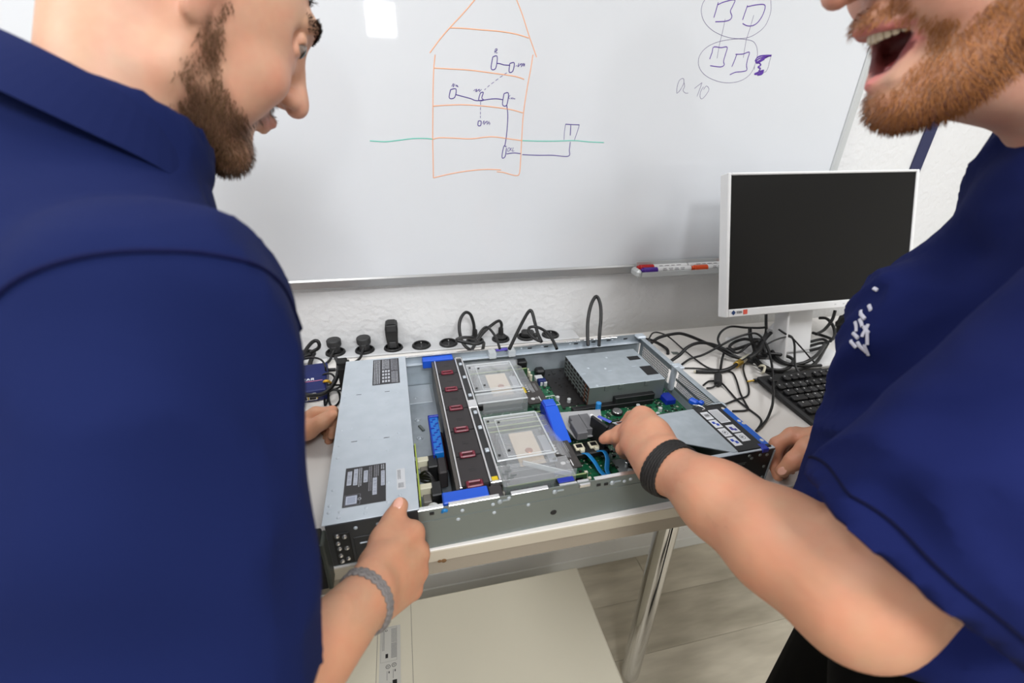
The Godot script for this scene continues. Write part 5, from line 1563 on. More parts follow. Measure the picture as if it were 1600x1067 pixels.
	for v in [0.145, 0.172, 0.199]:
		one("lever_rib", M.blue_deep, lv, 0.352, 0.362, v, v + 0.003, 0.032, 0.047)
	st = mb()
	sbox(st, 0.380, 0.452, 0.104, 0.134, 0.018, 0.030, 0.002)
	var ca := part("connector_carrier", st, M.black, o)
	for u in [0.391, 0.418]:
		st = mb()
		sbox(st, u, u + 0.017, 0.113, 0.129, 0.030, 0.034, 0.0008)
		sbox(st, u + 0.006, u + 0.014, 0.107, 0.114, 0.030, 0.036, 0.0008)
		var cc := part("white_connector", st, mat(Color(0.82, 0.80, 0.70), 0.45), ca)
		one("contact_field", M.black, cc, u + 0.003, u + 0.014, 0.117, 0.126, 0.0335, 0.0344)
	one("side_socket", mat(Color(0.30, 0.31, 0.30), 0.5), ca, 0.442, 0.452, 0.112, 0.132, 0.030, 0.034, 0.001)
	for q in [[[0.402, 0.108, 0.028], [0.407, 0.10, 0.032], [0.414, 0.085, 0.026], [0.420, 0.072, 0.016], [0.428, 0.062, 0.011]], [[0.430, 0.108, 0.028], [0.437, 0.099, 0.033], [0.438, 0.086, 0.028], [0.432, 0.072, 0.016], [0.436, 0.060, 0.011], [0.452, 0.056, 0.011]]]:
		var c := []
		for w in q:
			c.append(sv(w[0], w[1], w[2]))
		st = mb()
		ribbon_tube(st, spline(c, 6), 0.0055, 0.0012, 8, Vector3.RIGHT)
		part("ribbon_cable", st, M.blue_cable, o, "blue ribbon cable")
	one("grey_module", mat(Color(0.27, 0.27, 0.275), 0.5), o, 0.492, 0.53, 0.045, 0.10, 0.008, 0.030, 0.001)
	one("module_strip", M.black, o, 0.482, 0.490, 0.045, 0.10, 0.008, 0.028, 0.001)
	st = mb()
	rod(st, sv(0.472, 0.078, 0.008), sv(0.472, 0.078, 0.022), 0.004, 12)
	part("board_screw", st, M.bright, o)
	one("board_shield", mat(Color(0.55, 0.57, 0.57), 0.45, 0.3), o, 0.455, 0.481, 0.05, 0.10, 0.008, 0.0095, 0.0005)
	# --- riser with its cover plate and instruction label
	var rt := Transform3D(Basis(Vector3(1, 0, 0), Vector3(0, 0, -1), Vector3(0, 1, 0)), Vector3.ZERO)
	st = mb()
	prism(st, PackedVector2Array([Vector2(0.455, 0.118), Vector2(0.624, 0.123), Vector2(0.637, 0.006), Vector2(0.612, 0.003), Vector2(0.512, 0.060), Vector2(0.470, 0.100)]), 0.0765, 0.078, rt)
	var rc := part("riser_cover", st, M.zinc, o)
	st = mb()
	sbox(st, 0.462, 0.478, 0.112, 0.1165, 0.0779, 0.0785)
	part("cover_slot", st, mat(Color(0.35, 0.2, 0.15), 0.5), rc)
	st = mb()
	sbox(st, 0.445, 0.685, 0.124, 0.1255, 0.03, 0.0765)
	sbox(st, 0.50, 0.68, 0.01, 0.118, 0.022, 0.0235)
	part("riser_card", st, M.pcb_dark, o)
	st = mb()
	box(st, sv(0.437, 0.128, 0.052), Vector3(0.006, 0.05, 0.040), Basis(Vector3.UP, 0.35), 0.001)
	box(st, sv(0.452, 0.112, 0.058), Vector3(0.020, 0.03, 0.022), Basis(Vector3.UP, 0.4), 0.002)
	part("riser_bracket", st, M.black, o)
	st = mb()
	box(st, sv(0.447, 0.131, 0.0770), Vector3(0.007, 0.0012, 0.026), Basis(Vector3.UP, 0.6), 0.0004)
	part("blue_sticker", st, mat(Color(0.25, 0.32, 0.70), 0.5), o)
	st = mb()
	box(st, sv(0.433, 0.142, 0.0755), Vector3(0.006, 0.0012, 0.020), Basis(Vector3.UP, 0.3), 0.0004)
	part("white_sticker", st, M.white_plastic, o)
	im = Image.create(256, 460, false, Image.FORMAT_RGB8)
	im.fill(Color(0.10, 0.10, 0.11))
	im.fill_rect(Rect2i(208, 40, 48, 400), Color(0.06, 0.36, 0.75))
	for c in [[222, 36], [234, 190], [246, 220], [236, 400]]:
		ring_px(im, c[0], c[1], 13, Color(0.82, 0.80, 0.76), true)
	for k in 4:
		im.fill_rect(Rect2i(8, 48 + k * 94, 62, 84), Color(0.86, 0.87, 0.88))
		if k % 2 == 1:
			im.fill_rect(Rect2i(20, 66 + k * 94, 22, 24), Color(0.08, 0.25, 0.7))
			im.fill_rect(Rect2i(38, 88 + k * 94, 22, 24), Color(0.08, 0.25, 0.7))
		elif k == 0:
			im.fill_rect(Rect2i(22, 74, 36, 26), Color(0.45, 0.45, 0.46))
			frame_rect(im, Rect2i(16, 66, 46, 42), Color(0.2, 0.2, 0.2), 2)
		else:
			ring_px(im, 38, 92 + k * 94, 20, Color(0.35, 0.35, 0.37))
			im.fill_rect(Rect2i(30, 84 + k * 94, 16, 14), Color(0.4, 0.4, 0.42))
	im.fill_rect(Rect2i(86, 36, 84, 150), Color(0.86, 0.87, 0.88))
	for k in 5:
		im.fill_rect(Rect2i(94 + k * 14, 46, 5, 130), Color(0.35, 0.35, 0.37))
	for k in 2:
		im.fill_rect(Rect2i(92, 214 + k * 92, 68, 80), Color(0.86, 0.87, 0.88))
	im.fill_rect(Rect2i(104, 236, 24, 34), Color(0.25, 0.25, 0.6))
	im.fill_rect(Rect2i(126, 256, 22, 22), Color(0.25, 0.25, 0.6))
	ring_px(im, 126, 346, 20, Color(0.35, 0.35, 0.37))
	im.fill_rect(Rect2i(116, 338, 18, 14), Color(0.4, 0.4, 0.42))
	one("riser_lid", M.black, o, 0.6195, 0.683, 0.002, 0.127, 0.0762, 0.0786, 0.0006)
	label_plate("instruction_label", o, im, 0.6215, 0.6825, 0.003, 0.121, 0.0788, "black label with white picture boxes and a blue stripe")
	st = mb()
	tube(st, [sv(0.628, 0.135, 0.077), sv(0.636, 0.128, 0.079), sv(0.64, 0.118, 0.0792), sv(0.632, 0.114, 0.0792)], 0.0012)
	part("wire_clip", st, M.bright, o)
	st = mb()
	box(st, sv(0.648, 0.158, 0.066), Vector3(0.012, 0.012, 0.018), Basis(Vector3.UP, 0.5), 0.003)
	box(st, sv(0.658, 0.150, 0.068), Vector3(0.010, 0.008, 0.010), Basis(Vector3.UP, 0.5), 0.002)
	part("blue_thumb_screw", st, M.blue, o)
	st = mb()
	for k in 4:
		tube(st, [sv(0.668 + 0.006 * k, 0.128, 0.05), sv(0.668 + 0.006 * k, 0.135, 0.066), sv(0.670 + 0.006 * k, 0.132, 0.075), sv(0.674 + 0.006 * k, 0.122, 0.073)], 0.0022)
	part("spring_finger", st, M.zinc, o)
	# black end of the near wall at the rear, shade included in its colour
	st = mb()
	sbox(st, 0.560, SL + 0.001, -0.0024, 0.0004, 0.0, 0.0752, 0.0006)
	var de := part("side_plate", st, M.black, o)
	st = mb()
	sbox(st, 0.52, SL + 0.001, -0.0015, 0.006, 0.0752, 0.0772, 0.0005)
	part("flank_rim", st, M.zinc_light, de)
	for q in [[0.639, 0.070], [0.660, 0.068], [0.674, 0.066], [0.676, 0.041], [0.680, 0.017], [0.645, 0.064]]:
		st = mb()
		dome(st, sv(q[0], -0.0024, q[1]), 0.0030, 0.0015, Vector3.BACK)
		part("rivet", st, M.zinc_dark, de)
	st = mb()
	for k in 15:
		for j in 2:
			box(st, sv(0.592 + k * 0.0030 + j * 0.0015, -0.0025, 0.054 + j * 0.0032), Vector3(0.0016, 0.0016, 0.0006))
	part("vent_field", st, M.zinc_dark, de).set_meta("kind", "stuff")
	one("blue_catch", M.blue_deep, o, 0.662, 0.675, -0.003, 0.012, 0.071, 0.079, 0.001)

# ---------------------------------------------------------------- continuous bodies: a distance field meshed as surface nets
class Prim:
	var kind := 0            # 0 tapered capsule, 1 ellipsoid, 2 half-space
	var a: Vector3
	var ba: Vector3
	var inv_l2 := 0.0
	var ra := 0.0
	var rb := 0.0
	var inv: Transform3D
	var rad: Vector3
	var minr := 0.0
	var k := 0.01
	var cut := false
	func d(p: Vector3) -> float:
		if kind == 0:
			var pa := p - a
			var h := clampf(pa.dot(ba) * inv_l2, 0.0, 1.0)
			return (pa - ba * h).length() - (ra + (rb - ra) * h)
		if kind == 1:
			var q := inv * p
			var k0 := (q / rad).length()
			if k0 < 0.0001:
				return -minr
			var k1 := (q / (rad * rad)).length()
			return k0 * (k0 - 1.0) / k1
		if kind == 3:
			return maxf((p - a).dot(ba), (p - a).length() - ra)
		return (p - a).dot(ba)

func cone(a: Vector3, b: Vector3, ra: float, rb: float, k := 0.01, cut := false) -> Prim:
	var p := Prim.new()
	p.a = a
	p.ba = b - a
	p.inv_l2 = 1.0 / maxf((b - a).length_squared(), 1e-9)
	p.ra = ra
	p.rb = rb
	p.k = k
	p.cut = cut
	return p

func ell(t: Transform3D, rad: Vector3, k := 0.01, cut := false) -> Prim:
	var p := Prim.new()
	p.kind = 1
	p.inv = t.affine_inverse()
	p.rad = rad
	p.minr = minf(rad.x, minf(rad.y, rad.z))
	p.a = t.origin
	p.k = k
	p.cut = cut
	return p

# removes everything on the side the normal points to
func trim_plane(at: Vector3, n: Vector3, k := 0.004) -> Prim:
	var p := Prim.new()
	p.kind = 2
	p.a = at
	p.ba = -n.normalized()
	p.k = k
	p.cut = true
	return p

func hem_cut(at: Vector3, n: Vector3, r: float) -> Prim:
	var p := trim_plane(at, n, 0.003)
	p.kind = 3
	p.ra = r
	return p

func moved(t: Transform3D, list: Array) -> Array:
	var out := []
	for q: Prim in list:
		if q.kind == 0:
			out.append(cone(t * q.a, t * (q.a + q.ba), q.ra, q.rb, q.k, q.cut))
		elif q.kind == 1:
			out.append(ell(t * q.inv.affine_inverse(), q.rad, q.k, q.cut))
		else:
			out.append(trim_plane(t * q.a, t.basis * (-q.ba), q.k))
	return out

func field(list: Array, p: Vector3) -> float:
	var d := 10.0
	for q: Prim in list:
		var e := q.d(p)
		if q.cut:
			e = -e
			var h := maxf(q.k - absf(d - e), 0.0) / q.k
			d = maxf(d, e) + h * h * q.k * 0.25
		else:
			var h := maxf(q.k - absf(d - e), 0.0) / q.k
			d = minf(d, e) - h * h * q.k * 0.25
	return d

class BodyMesh:
	var v := PackedVector3Array()
	var n := PackedVector3Array()
	var c := PackedColorArray()
	var i := PackedInt32Array()

# meshes the field between lo and hi into s; skip holds boxes that finer grids take over
func nets(s: BodyMesh, list: Array, lo: Vector3, hi: Vector3, cell: float, skip := [], bump: Variant = null) -> void:
	const B := 8
	var nb := Vector3i(((hi - lo) / (cell * B)).ceil())
	var n := nb * B + Vector3i.ONE
	var sx := 1
	var sy := n.x
	var sz := n.x * n.y
	var f := PackedFloat32Array()
	f.resize(sz * n.z)
	f.fill(1.0)
	var rad := cell * B * 0.5 * 1.7321
	var live := []
	for bz in nb.z:
		for by in nb.y:
			for bx in nb.x:
				var c := lo + Vector3(bx + 0.5, by + 0.5, bz + 0.5) * cell * B
				var near := []
				var hit := false
				var deep := false
				for q: Prim in list:
					var e := q.d(c)
					if e < rad + q.k + cell * 2.0:
						near.append(q)
						if not q.cut:
							hit = true
							if e < -rad - 0.02:
								deep = true
						else:
							deep = deep and e > 0.0 and false
				if not hit:
					continue
				var cuts := false
				for q: Prim in near:
					cuts = cuts or q.cut
				if deep and not cuts:
					for z in B + 1:
						for y in B + 1:
							for x in B + 1:
								f[(bx * B + x) + (by * B + y) * sy + (bz * B + z) * sz] = -1.0
					continue
				live.append([bx, by, bz])
				for z in B + 1:
					for y in B + 1:
						var at := bx * B + (by * B + y) * sy + (bz * B + z) * sz
						var p := lo + Vector3(bx * B, by * B + y, bz * B + z) * cell
						for x in B + 1:
							f[at] = field(near, p)
							p.x += cell
							at += 1
	var ids := PackedInt32Array()
	ids.resize(sz * n.z)
	ids.fill(-1)
	var base := s.v.size()
	var cells := []
	var offs := [0, 1, sy, sy + 1, sz, sz + 1, sz + sy, sz + sy + 1]
	var edges := [[0, 1], [2, 3], [4, 5], [6, 7], [0, 2], [1, 3], [4, 6], [5, 7], [0, 4], [1, 5], [2, 6], [3, 7]]
	for b in live:
		for z in B:
			for y in B:
				for x in B:
					var at: int = (b[0] * B + x) + (b[1] * B + y) * sy + (b[2] * B + z) * sz
					var f0 := f[at]
					if absf(f0) > cell * 3.0:
						continue
					var neg := 0
					for o in offs:
						if f[at + o] < 0.0:
							neg += 1
					if neg == 0 or neg == 8:
						continue
					var sum := Vector3.ZERO
					var cnt := 0
					for e in edges:
						var ea: float = f[at + offs[e[0]]]
						var eb: float = f[at + offs[e[1]]]
						if (ea < 0.0) != (eb < 0.0):
							var t := ea / (ea - eb)
							var pa := Vector3(e[0] & 1, (e[0] >> 1) & 1, e[0] >> 2)
							var pb := Vector3(e[1] & 1, (e[1] >> 1) & 1, e[1] >> 2)
							sum += pa.lerp(pb, t)
							cnt += 1
					var w := lo + (Vector3(b[0] * B + x, b[1] * B + y, b[2] * B + z) + sum / cnt) * cell
					var out := false
					for bx: AABB in skip:
						if bx.has_point(w):
							out = true
					if out:
						continue
					ids[at] = s.v.size()
					s.v.append(w)
					cells.append(at)
	s.n.resize(s.v.size())
	for at in cells:
		var ix: int = at % sy
		var iy: int = (at / sy) % n.y
		var iz: int = at / sz
		for ax in 3:
			var step: int = [sx, sy, sz][ax]
			if (f[at] < 0.0) == (f[at + step] < 0.0):
				continue
			var du: int = [sy, sz, sx][ax]
			var dv: int = [sz, sx, sy][ax]
			if [iy, iz, ix][ax] == 0 or [iz, ix, iy][ax] == 0:
				continue
			var q := [ids[at], ids[at - du], ids[at - du - dv], ids[at - dv]]
			if q.min() < 0:
				continue
			if f[at] < 0.0:
				q = [q[0], q[3], q[2], q[1]]
			for t in [[0, 1, 2], [0, 2, 3]]:
				s.i.append(q[t[0]])
				s.i.append(q[t[1]])
				s.i.append(q[t[2]])
	if bump != null:
		for k in range(base, s.v.size()):
			s.v[k] = bump.call(s.v[k])

func finish(s: BodyMesh, tint: Variant = null) -> ArrayMesh:
	s.n.resize(s.v.size())
	s.n.fill(Vector3.ZERO)
	for k in range(0, s.i.size(), 3):
		var a := s.v[s.i[k]]
		var g := (s.v[s.i[k + 2]] - a).cross(s.v[s.i[k + 1]] - a)
		for j in 3:
			s.n[s.i[k + j]] += g
	for k in s.n.size():
		s.n[k] = s.n[k].normalized()
	var arr := []
	arr.resize(Mesh.ARRAY_MAX)
	arr[Mesh.ARRAY_VERTEX] = s.v
	arr[Mesh.ARRAY_NORMAL] = s.n
	arr[Mesh.ARRAY_INDEX] = s.i
	if tint != null:
		s.c.resize(s.v.size())
		for k in s.v.size():
			s.c[k] = tint.call(s.v[k])
		arr[Mesh.ARRAY_COLOR] = s.c
	var m := ArrayMesh.new()
	m.add_surface_from_arrays(Mesh.PRIMITIVE_TRIANGLES, arr)
	return m

# a finger: chain of joints with a radius each
func chain(list: Array, pts: Array, r: Array, k := 0.006) -> void:
	for j in pts.size() - 1:
		list.append(cone(pts[j], pts[j + 1], r[j], r[j + 1], k))

func box_of(list: Array, grow: float) -> AABB:
	var b := AABB()
	var first := true
	for q: Prim in list:
		if q.cut:
			continue
		for p in ([q.a, q.a + q.ba] if q.kind == 0 else [q.a]):
			var r := maxf(q.ra, q.rb) if q.kind == 0 else maxf(q.rad.x, maxf(q.rad.y, q.rad.z))
			var e := AABB(p - Vector3(r, r, r), Vector3(r, r, r) * 2.0)
			b = e if first else b.merge(e)
			first = false
	return b.grow(grow)

# the head in its own axes: x ahead, y up, z to the person's right; origin between eyes and ears
func head_list(open_mouth: float) -> Array:
	var l := []
	var id := Transform3D()
	l.append(ell(Transform3D(Basis(), Vector3(-0.012, 0.036, 0)), Vector3(0.098, 0.088, 0.076), 0.02))
	l.append(ell(Transform3D(Basis(), Vector3(0.03, 0.0, 0)), Vector3(0.060, 0.085, 0.064), 0.03))
	var j := open_mouth * 0.022
	l.append(cone(Vector3(0.03, -0.03, 0), Vector3(0.068, -0.098 - j, 0), 0.052, 0.022, 0.02))
	for s in [-1.0, 1.0]:
		l.append(cone(Vector3(-0.004, -0.03, s * 0.055), Vector3(-0.002, -0.068 - j * 0.4, s * 0.050), 0.018, 0.017, 0.02))
		l.append(cone(Vector3(-0.002, -0.068 - j * 0.4, s * 0.050), Vector3(0.070, -0.103 - j, s * 0.012), 0.017, 0.017, 0.02))
		l.append(ell(Transform3D(Basis(), Vector3(0.055, -0.024, s * 0.041)), Vector3(0.030, 0.025, 0.025), 0.016))
		l.append(ell(Transform3D(Basis(), Vector3(0.044, -0.052, s * 0.036)), Vector3(0.028, 0.026, 0.022), 0.02))
	# brow, eye sockets
	l.append(cone(Vector3(0.079, 0.047, -0.036), Vector3(0.086, 0.046, -0.012), 0.012, 0.011, 0.012))
	l.append(cone(Vector3(0.079, 0.047, 0.036), Vector3(0.086, 0.046, 0.012), 0.012, 0.011, 0.012))
	for s in [-1.0, 1.0]:
		l.append(ell(Transform3D(Basis(), Vector3(0.094, 0.026, s * 0.033)), Vector3(0.017, 0.013, 0.018), 0.012, true))
		l.append(ell(Transform3D(Basis(Vector3.UP, s * -0.5), Vector3(0.088, 0.026, s * 0.049)), Vector3(0.024, 0.0115, 0.017), 0.010, true))
		l.append(ell(Transform3D(Basis(), Vector3(0.074, 0.027, s * 0.032)), Vector3(0.0135, 0.0135, 0.0135), 0.003))
		l.append(cone(Vector3(0.0815, 0.033, s * 0.022), Vector3(0.0775, 0.031, s * 0.044), 0.0048, 0.0048, 0.004))
		l.append(cone(Vector3(0.0815, 0.0175, s * 0.022), Vector3(0.0765, 0.0185, s * 0.043), 0.0045, 0.0045, 0.006))
		l.append(ell(Transform3D(Basis(), Vector3(0.0835, 0.0240, s * 0.0365)), Vector3(0.0095, 0.0040, 0.0130), 0.002, true))
	# nose
	l.append(cone(Vector3(0.088, 0.036, 0), Vector3(0.110, -0.012, 0), 0.0085, 0.0115, 0.012))
	l.append(cone(Vector3(0.107, -0.013, 0), Vector3(0.113, -0.019, 0), 0.0135, 0.0128, 0.008))
	for s in [-1.0, 1.0]:
		l.append(ell(Transform3D(Basis(), Vector3(0.099, -0.020, s * 0.0125)), Vector3(0.0125, 0.0095, 0.0085), 0.006))
		l.append(ell(Transform3D(Basis(), Vector3(0.102, -0.0285, s * 0.0075)), Vector3(0.0065, 0.004, 0.0036), 0.003, true))
	# ears
	for s in [-1.0, 1.0]:
		var eb := Basis(Vector3.UP, s * 0.35) * Basis(Vector3.BACK, 0.2)
		l.append(ell(Transform3D(eb, Vector3(-0.016, 0.008, s * 0.078)), Vector3(0.017, 0.030, 0.0065), 0.006))
		l.append(ell(Transform3D(eb, Vector3(-0.012, -0.022, s * 0.076)), Vector3(0.010, 0.010, 0.006), 0.006))
		l.append(ell(Transform3D(eb, Vector3(-0.012, 0.010, s * 0.086)), Vector3(0.010, 0.020, 0.006), 0.004, true))
	# mouth
	if open_mouth > 0.0:
		l.append(cone(Vector3(0.090, -0.050, -0.010), Vector3(0.090, -0.050, 0.010), 0.0095, 0.0095, 0.012))
		l.append(ell(Transform3D(Basis(), Vector3(0.078, -0.070 - j * 0.35, 0)), Vector3(0.034, 0.0075 + j * 0.48, 0.0305), 0.003, true))
		for s in [-1.0, 1.0]:
			l.append(cone(Vector3(0.0985, -0.0545, 0), Vector3(0.087, -0.0575, s * 0.019), 0.0050, 0.0048, 0.004))
			l.append(cone(Vector3(0.087, -0.0575, s * 0.019), Vector3(0.068, -0.0650, s * 0.0315), 0.0048, 0.0038, 0.004))
			l.append(cone(Vector3(0.090, -0.080 - j, 0), Vector3(0.082, -0.079 - j, s * 0.016), 0.0066, 0.0060, 0.004))
			l.append(cone(Vector3(0.082, -0.079 - j, s * 0.016), Vector3(0.068, -0.0680, s * 0.0315), 0.0060, 0.0040, 0.004))
	else:
		for s in [-1.0, 1.0]:
			l.append(cone(Vector3(0.0965, -0.0500, 0), Vector3(0.076, -0.0475, s * 0.028), 0.0054, 0.0036, 0.006))
			l.append(cone(Vector3(0.0915, -0.0598, 0), Vector3(0.076, -0.0520, s * 0.028), 0.0058, 0.0038, 0.005))
	return l

func strands(verts: PackedVector3Array, norms: PackedVector3Array, idx: PackedInt32Array, inv: Transform3D, want: Callable, flow: Callable, per: float, len0: float, len1: float, wid: float, sd: int) -> SurfaceTool:
	var r := RandomNumberGenerator.new()
	r.seed = sd
	var st := mb()
	for k in range(0, idx.size(), 3):
		var a := verts[idx[k]]
		var w: float = want.call(inv * a)
		if w <= 0.0:
			continue
		var cnt := per * w
		var todo := int(cnt) + (1 if r.randf() < cnt - int(cnt) else 0)
		for j in todo:
			var u := r.randf()
			var v := r.randf() * (1.0 - u)
			var p := a + (verts[idx[k + 1]] - a) * u + (verts[idx[k + 2]] - a) * v
			var n := norms[idx[k]]
			var dir: Vector3 = (n * 0.75 + (flow.call(inv * a) as Vector3) + Vector3(r.randf_range(-0.5, 0.5), r.randf_range(-0.5, 0.5), r.randf_range(-0.5, 0.5))).normalized()
			var l := r.randf_range(len0, len1)
			var side := dir.cross(n).normalized()
			if side.length_squared() < 0.5:
				side = dir.cross(Vector3.UP).normalized()
			var q := p + dir * l * 0.5 + n * 0.0003
			var e := q + (dir * 0.8 + (flow.call(inv * a) as Vector3) * 0.7).normalized() * l * 0.5
			var s := side * wid * 0.5
			quad(st, p - s - n * 0.0006, p + s - n * 0.0006, q + s, q - s, n)
			tri3(st, q - s, q + s, e, n)
	return st

func nail(o: Node3D, list: Array, p: Vector3, along: Vector3, w: float, l: float) -> void:
	var g := Vector3.UP
	for it in 6:
		var d := field(list, p)
		g = Vector3(field(list, p + Vector3(0.001, 0, 0)) - d, field(list, p + Vector3(0, 0.001, 0)) - d, field(list, p + Vector3(0, 0, 0.001)) - d).normalized()
		p -= g * d
	var x := (along - g * along.dot(g)).normalized()
	var st := mb()
	dome(st, Vector3.ZERO, 1.0, 0.35, Vector3.UP, 18)
	var m := part("nail", st, mat(Color(0.86, 0.64, 0.56), 0.25), o)
	m.transform = Transform3D(Basis(x * l, g * 0.0022, x.cross(g) * w), p - g * 0.0003)

func mottle(c: Color, p: Vector3, n: FastNoiseLite) -> Color:
	var v := n.get_noise_3dv(p)
	var w := n.get_noise_3dv(p * 3.7 + Vector3(5, 1, 2))
	return Color(c.r * (1.0 + 0.05 * v + 0.03 * w), c.g * (1.0 - 0.09 * v + 0.05 * w), c.b * (1.0 - 0.10 * v + 0.05 * w))

func skin_noise(sd: int) -> FastNoiseLite:
	var n := FastNoiseLite.new()
	n.seed = sd
	n.frequency = 28.0
	n.fractal_octaves = 3
	return n

func skin_mat() -> StandardMaterial3D:
	var m := tri(mat(Color.WHITE, 0.52), 60.0)
	m.vertex_color_use_as_albedo = true
	m.subsurf_scatter_enabled = true
	m.subsurf_scatter_strength = 0.08
	m.normal_enabled = true
	m.normal_scale = 0.12
	var t := noise(0.06, 256, 3, 3)
	t.as_normal_map = true
	t.bump_strength = 3.0
	m.normal_texture = t
	return m

func cloth_mat(c: Color) -> StandardMaterial3D:
	var m := tri(mat(c, 0.85), 45.0)
	m.rim_enabled = true
	m.rim = 0.05
	m.metallic_specular = 0.2
	m.rim_tint = 0.6
	m.normal_enabled = true
	m.normal_scale = 0.35
	var t := noise(0.25, 256, 2, 8)
	t.as_normal_map = true
	t.bump_strength = 4.0
	m.normal_texture = t
	return m

func hair_mat(c: Color) -> StandardMaterial3D:
	return mat(c, 0.55)

# ---------------------------------------------------------------- the man on the left
func basis_of(yaw: float, pitch: float, roll: float) -> Basis:
	var f := Vector3(cos(yaw), 0, -sin(yaw))
	var rr := f.cross(Vector3.UP)
	var f2 := f * cos(pitch) - Vector3.UP * sin(pitch)
	var u2 := Vector3.UP * cos(pitch) + f * sin(pitch)
	return Basis(f2, u2 * cos(roll) + rr * sin(roll), rr * cos(roll) - u2 * sin(roll))

func axes_of(yaw: float, lean: float, side: float) -> Basis:
	var f := Vector3(cos(yaw), 0, -sin(yaw))
	var r := f.cross(Vector3.UP)
	var y := (Vector3.UP + f * lean + r * side).normalized()
	var x := (f - y * f.dot(y)).normalized()
	return Basis(x, y, x.cross(y))

# a folded collar round the neck: bas.x ahead, bas.y along the neck; open at the front, its points hanging
func collar_mesh(at: Vector3, bas: Basis, rx: float, rz: float, flare: float, fall: float, dip: float, gap: float, tip: float) -> SurfaceTool:
	var st := mb()
	var seg := 64
	var rows := []
	var prof := [[-0.006, -0.034], [-0.0055, -0.012], [-0.003, -0.001], [0.0, 0.0], [0.0035, -0.0025], [0.30, -0.25], [0.62, -0.60], [1.0, -1.0], [0.93, -1.0], [0.52, -0.60], [0.16, -0.25], [-0.003, -0.034]]
	for j in seg + 1:
		var w := lerpf(gap, TAU - gap, float(j) / seg)
		var front := pow(maxf(cos(w), 0.0), 3.0)
		var row := []
		for k in prof.size():
			var dr: float = prof[k][0]
			var y: float = prof[k][1]
			if k >= 5 and k <= 10:
				dr *= flare
				y *= fall
				y -= pow(front, 3.0) * tip * absf(prof[k][1])
			row.append(at + bas * Vector3(cos(w) * (rx + dr), y - front * dip, sin(w) * (rz + dr)))
		rows.append(row)
	var id := Transform3D()
	for j in seg:
		for k in prof.size():
			var k2 := (k + 1) % prof.size()
			var a: Vector3 = rows[j][k]
			var b: Vector3 = rows[j + 1][k]
			var c: Vector3 = rows[j + 1][k2]
			var d: Vector3 = rows[j][k2]
			var n := (c - a).cross(d - b).normalized()
			quad(st, a, b, c, d, n)
	for j in [0, seg]:
		for k in range(1, prof.size() - 1):
			tri3(st, rows[j][0], rows[j][k], rows[j][k + 1], bas.x)
	return st

# a stitched seam: a thin cord laid on the surface of the field, round a centre
func seam(list: Array, c: Vector3, e1: Vector3, e2: Vector3, w0: float, w1: float, r: float, lift := 0.0003) -> PackedVector3Array:
	var pts := PackedVector3Array()
	for j in 97:
		var w := lerpf(w0, w1, j / 96.0)
		var dir := (e1 * cos(w) + e2 * sin(w)).normalized()
		var t := 0.15
		for k in 40:
			var d := field(list, c + dir * t)
			if absf(d) < 0.0004:
				break
			t = clampf(t - d * 0.8, 0.01, 0.2)
		pts.append(c + dir * (t + lift))
	return pts

func bent(pts: PackedVector3Array, how: Callable) -> PackedVector3Array:
	var out := PackedVector3Array()
	for p in pts:
		out.append(how.call(p))
	return out

func cord(pts: PackedVector3Array, ra: float, rb: float) -> SurfaceTool:
	var st := mb()
	ribbon_tube(st, pts, ra, rb, 6)
	return st

func person_legs(hip: Vector3, right: Vector3, fwd: Vector3, feet: Array) -> Array:
	var l := []
	for s in [0, 1]:
		var side: float = [-1.0, 1.0][s]
		var h := hip + right * side * 0.088 + Vector3(0, -0.02, 0)
		var ft: Vector3 = feet[s]
		var knee := (h + ft) * 0.5 + fwd * 0.03 + Vector3(0, 0.03, 0)
		l.append(cone(h, knee, 0.092, 0.068, 0.03))
		l.append(cone(knee, ft + Vector3(0, 0.10, 0), 0.068, 0.052, 0.03))
	l.append(cone(hip + right * 0.07, hip - right * 0.07, 0.105, 0.105, 0.05))
	l.append(cone(hip + right * 0.06 + Vector3(0, 0.10, 0), hip - right * 0.06 + Vector3(0, 0.10, 0), 0.098, 0.098, 0.05))
	return l

func shoes(o: Node3D, feet: Array, fwd: Vector3) -> void:
	for f: Vector3 in feet:
		var l := [cone(f + Vector3(0, 0.045, 0) - fwd * 0.03, f + Vector3(0, 0.04, 0) + fwd * 0.15, 0.042, 0.036, 0.02), cone(f + Vector3(0, 0.09, 0), f + Vector3(0, 0.05, 0), 0.045, 0.045, 0.02), trim_plane(f + Vector3(0, 0.0, 0), Vector3.DOWN)]
		var s := BodyMesh.new()
		var b := box_of(l, 0.01)
		nets(s, l, b.position, b.end, 0.009)
		part("shoe", finish(s), M.black_matt, o)

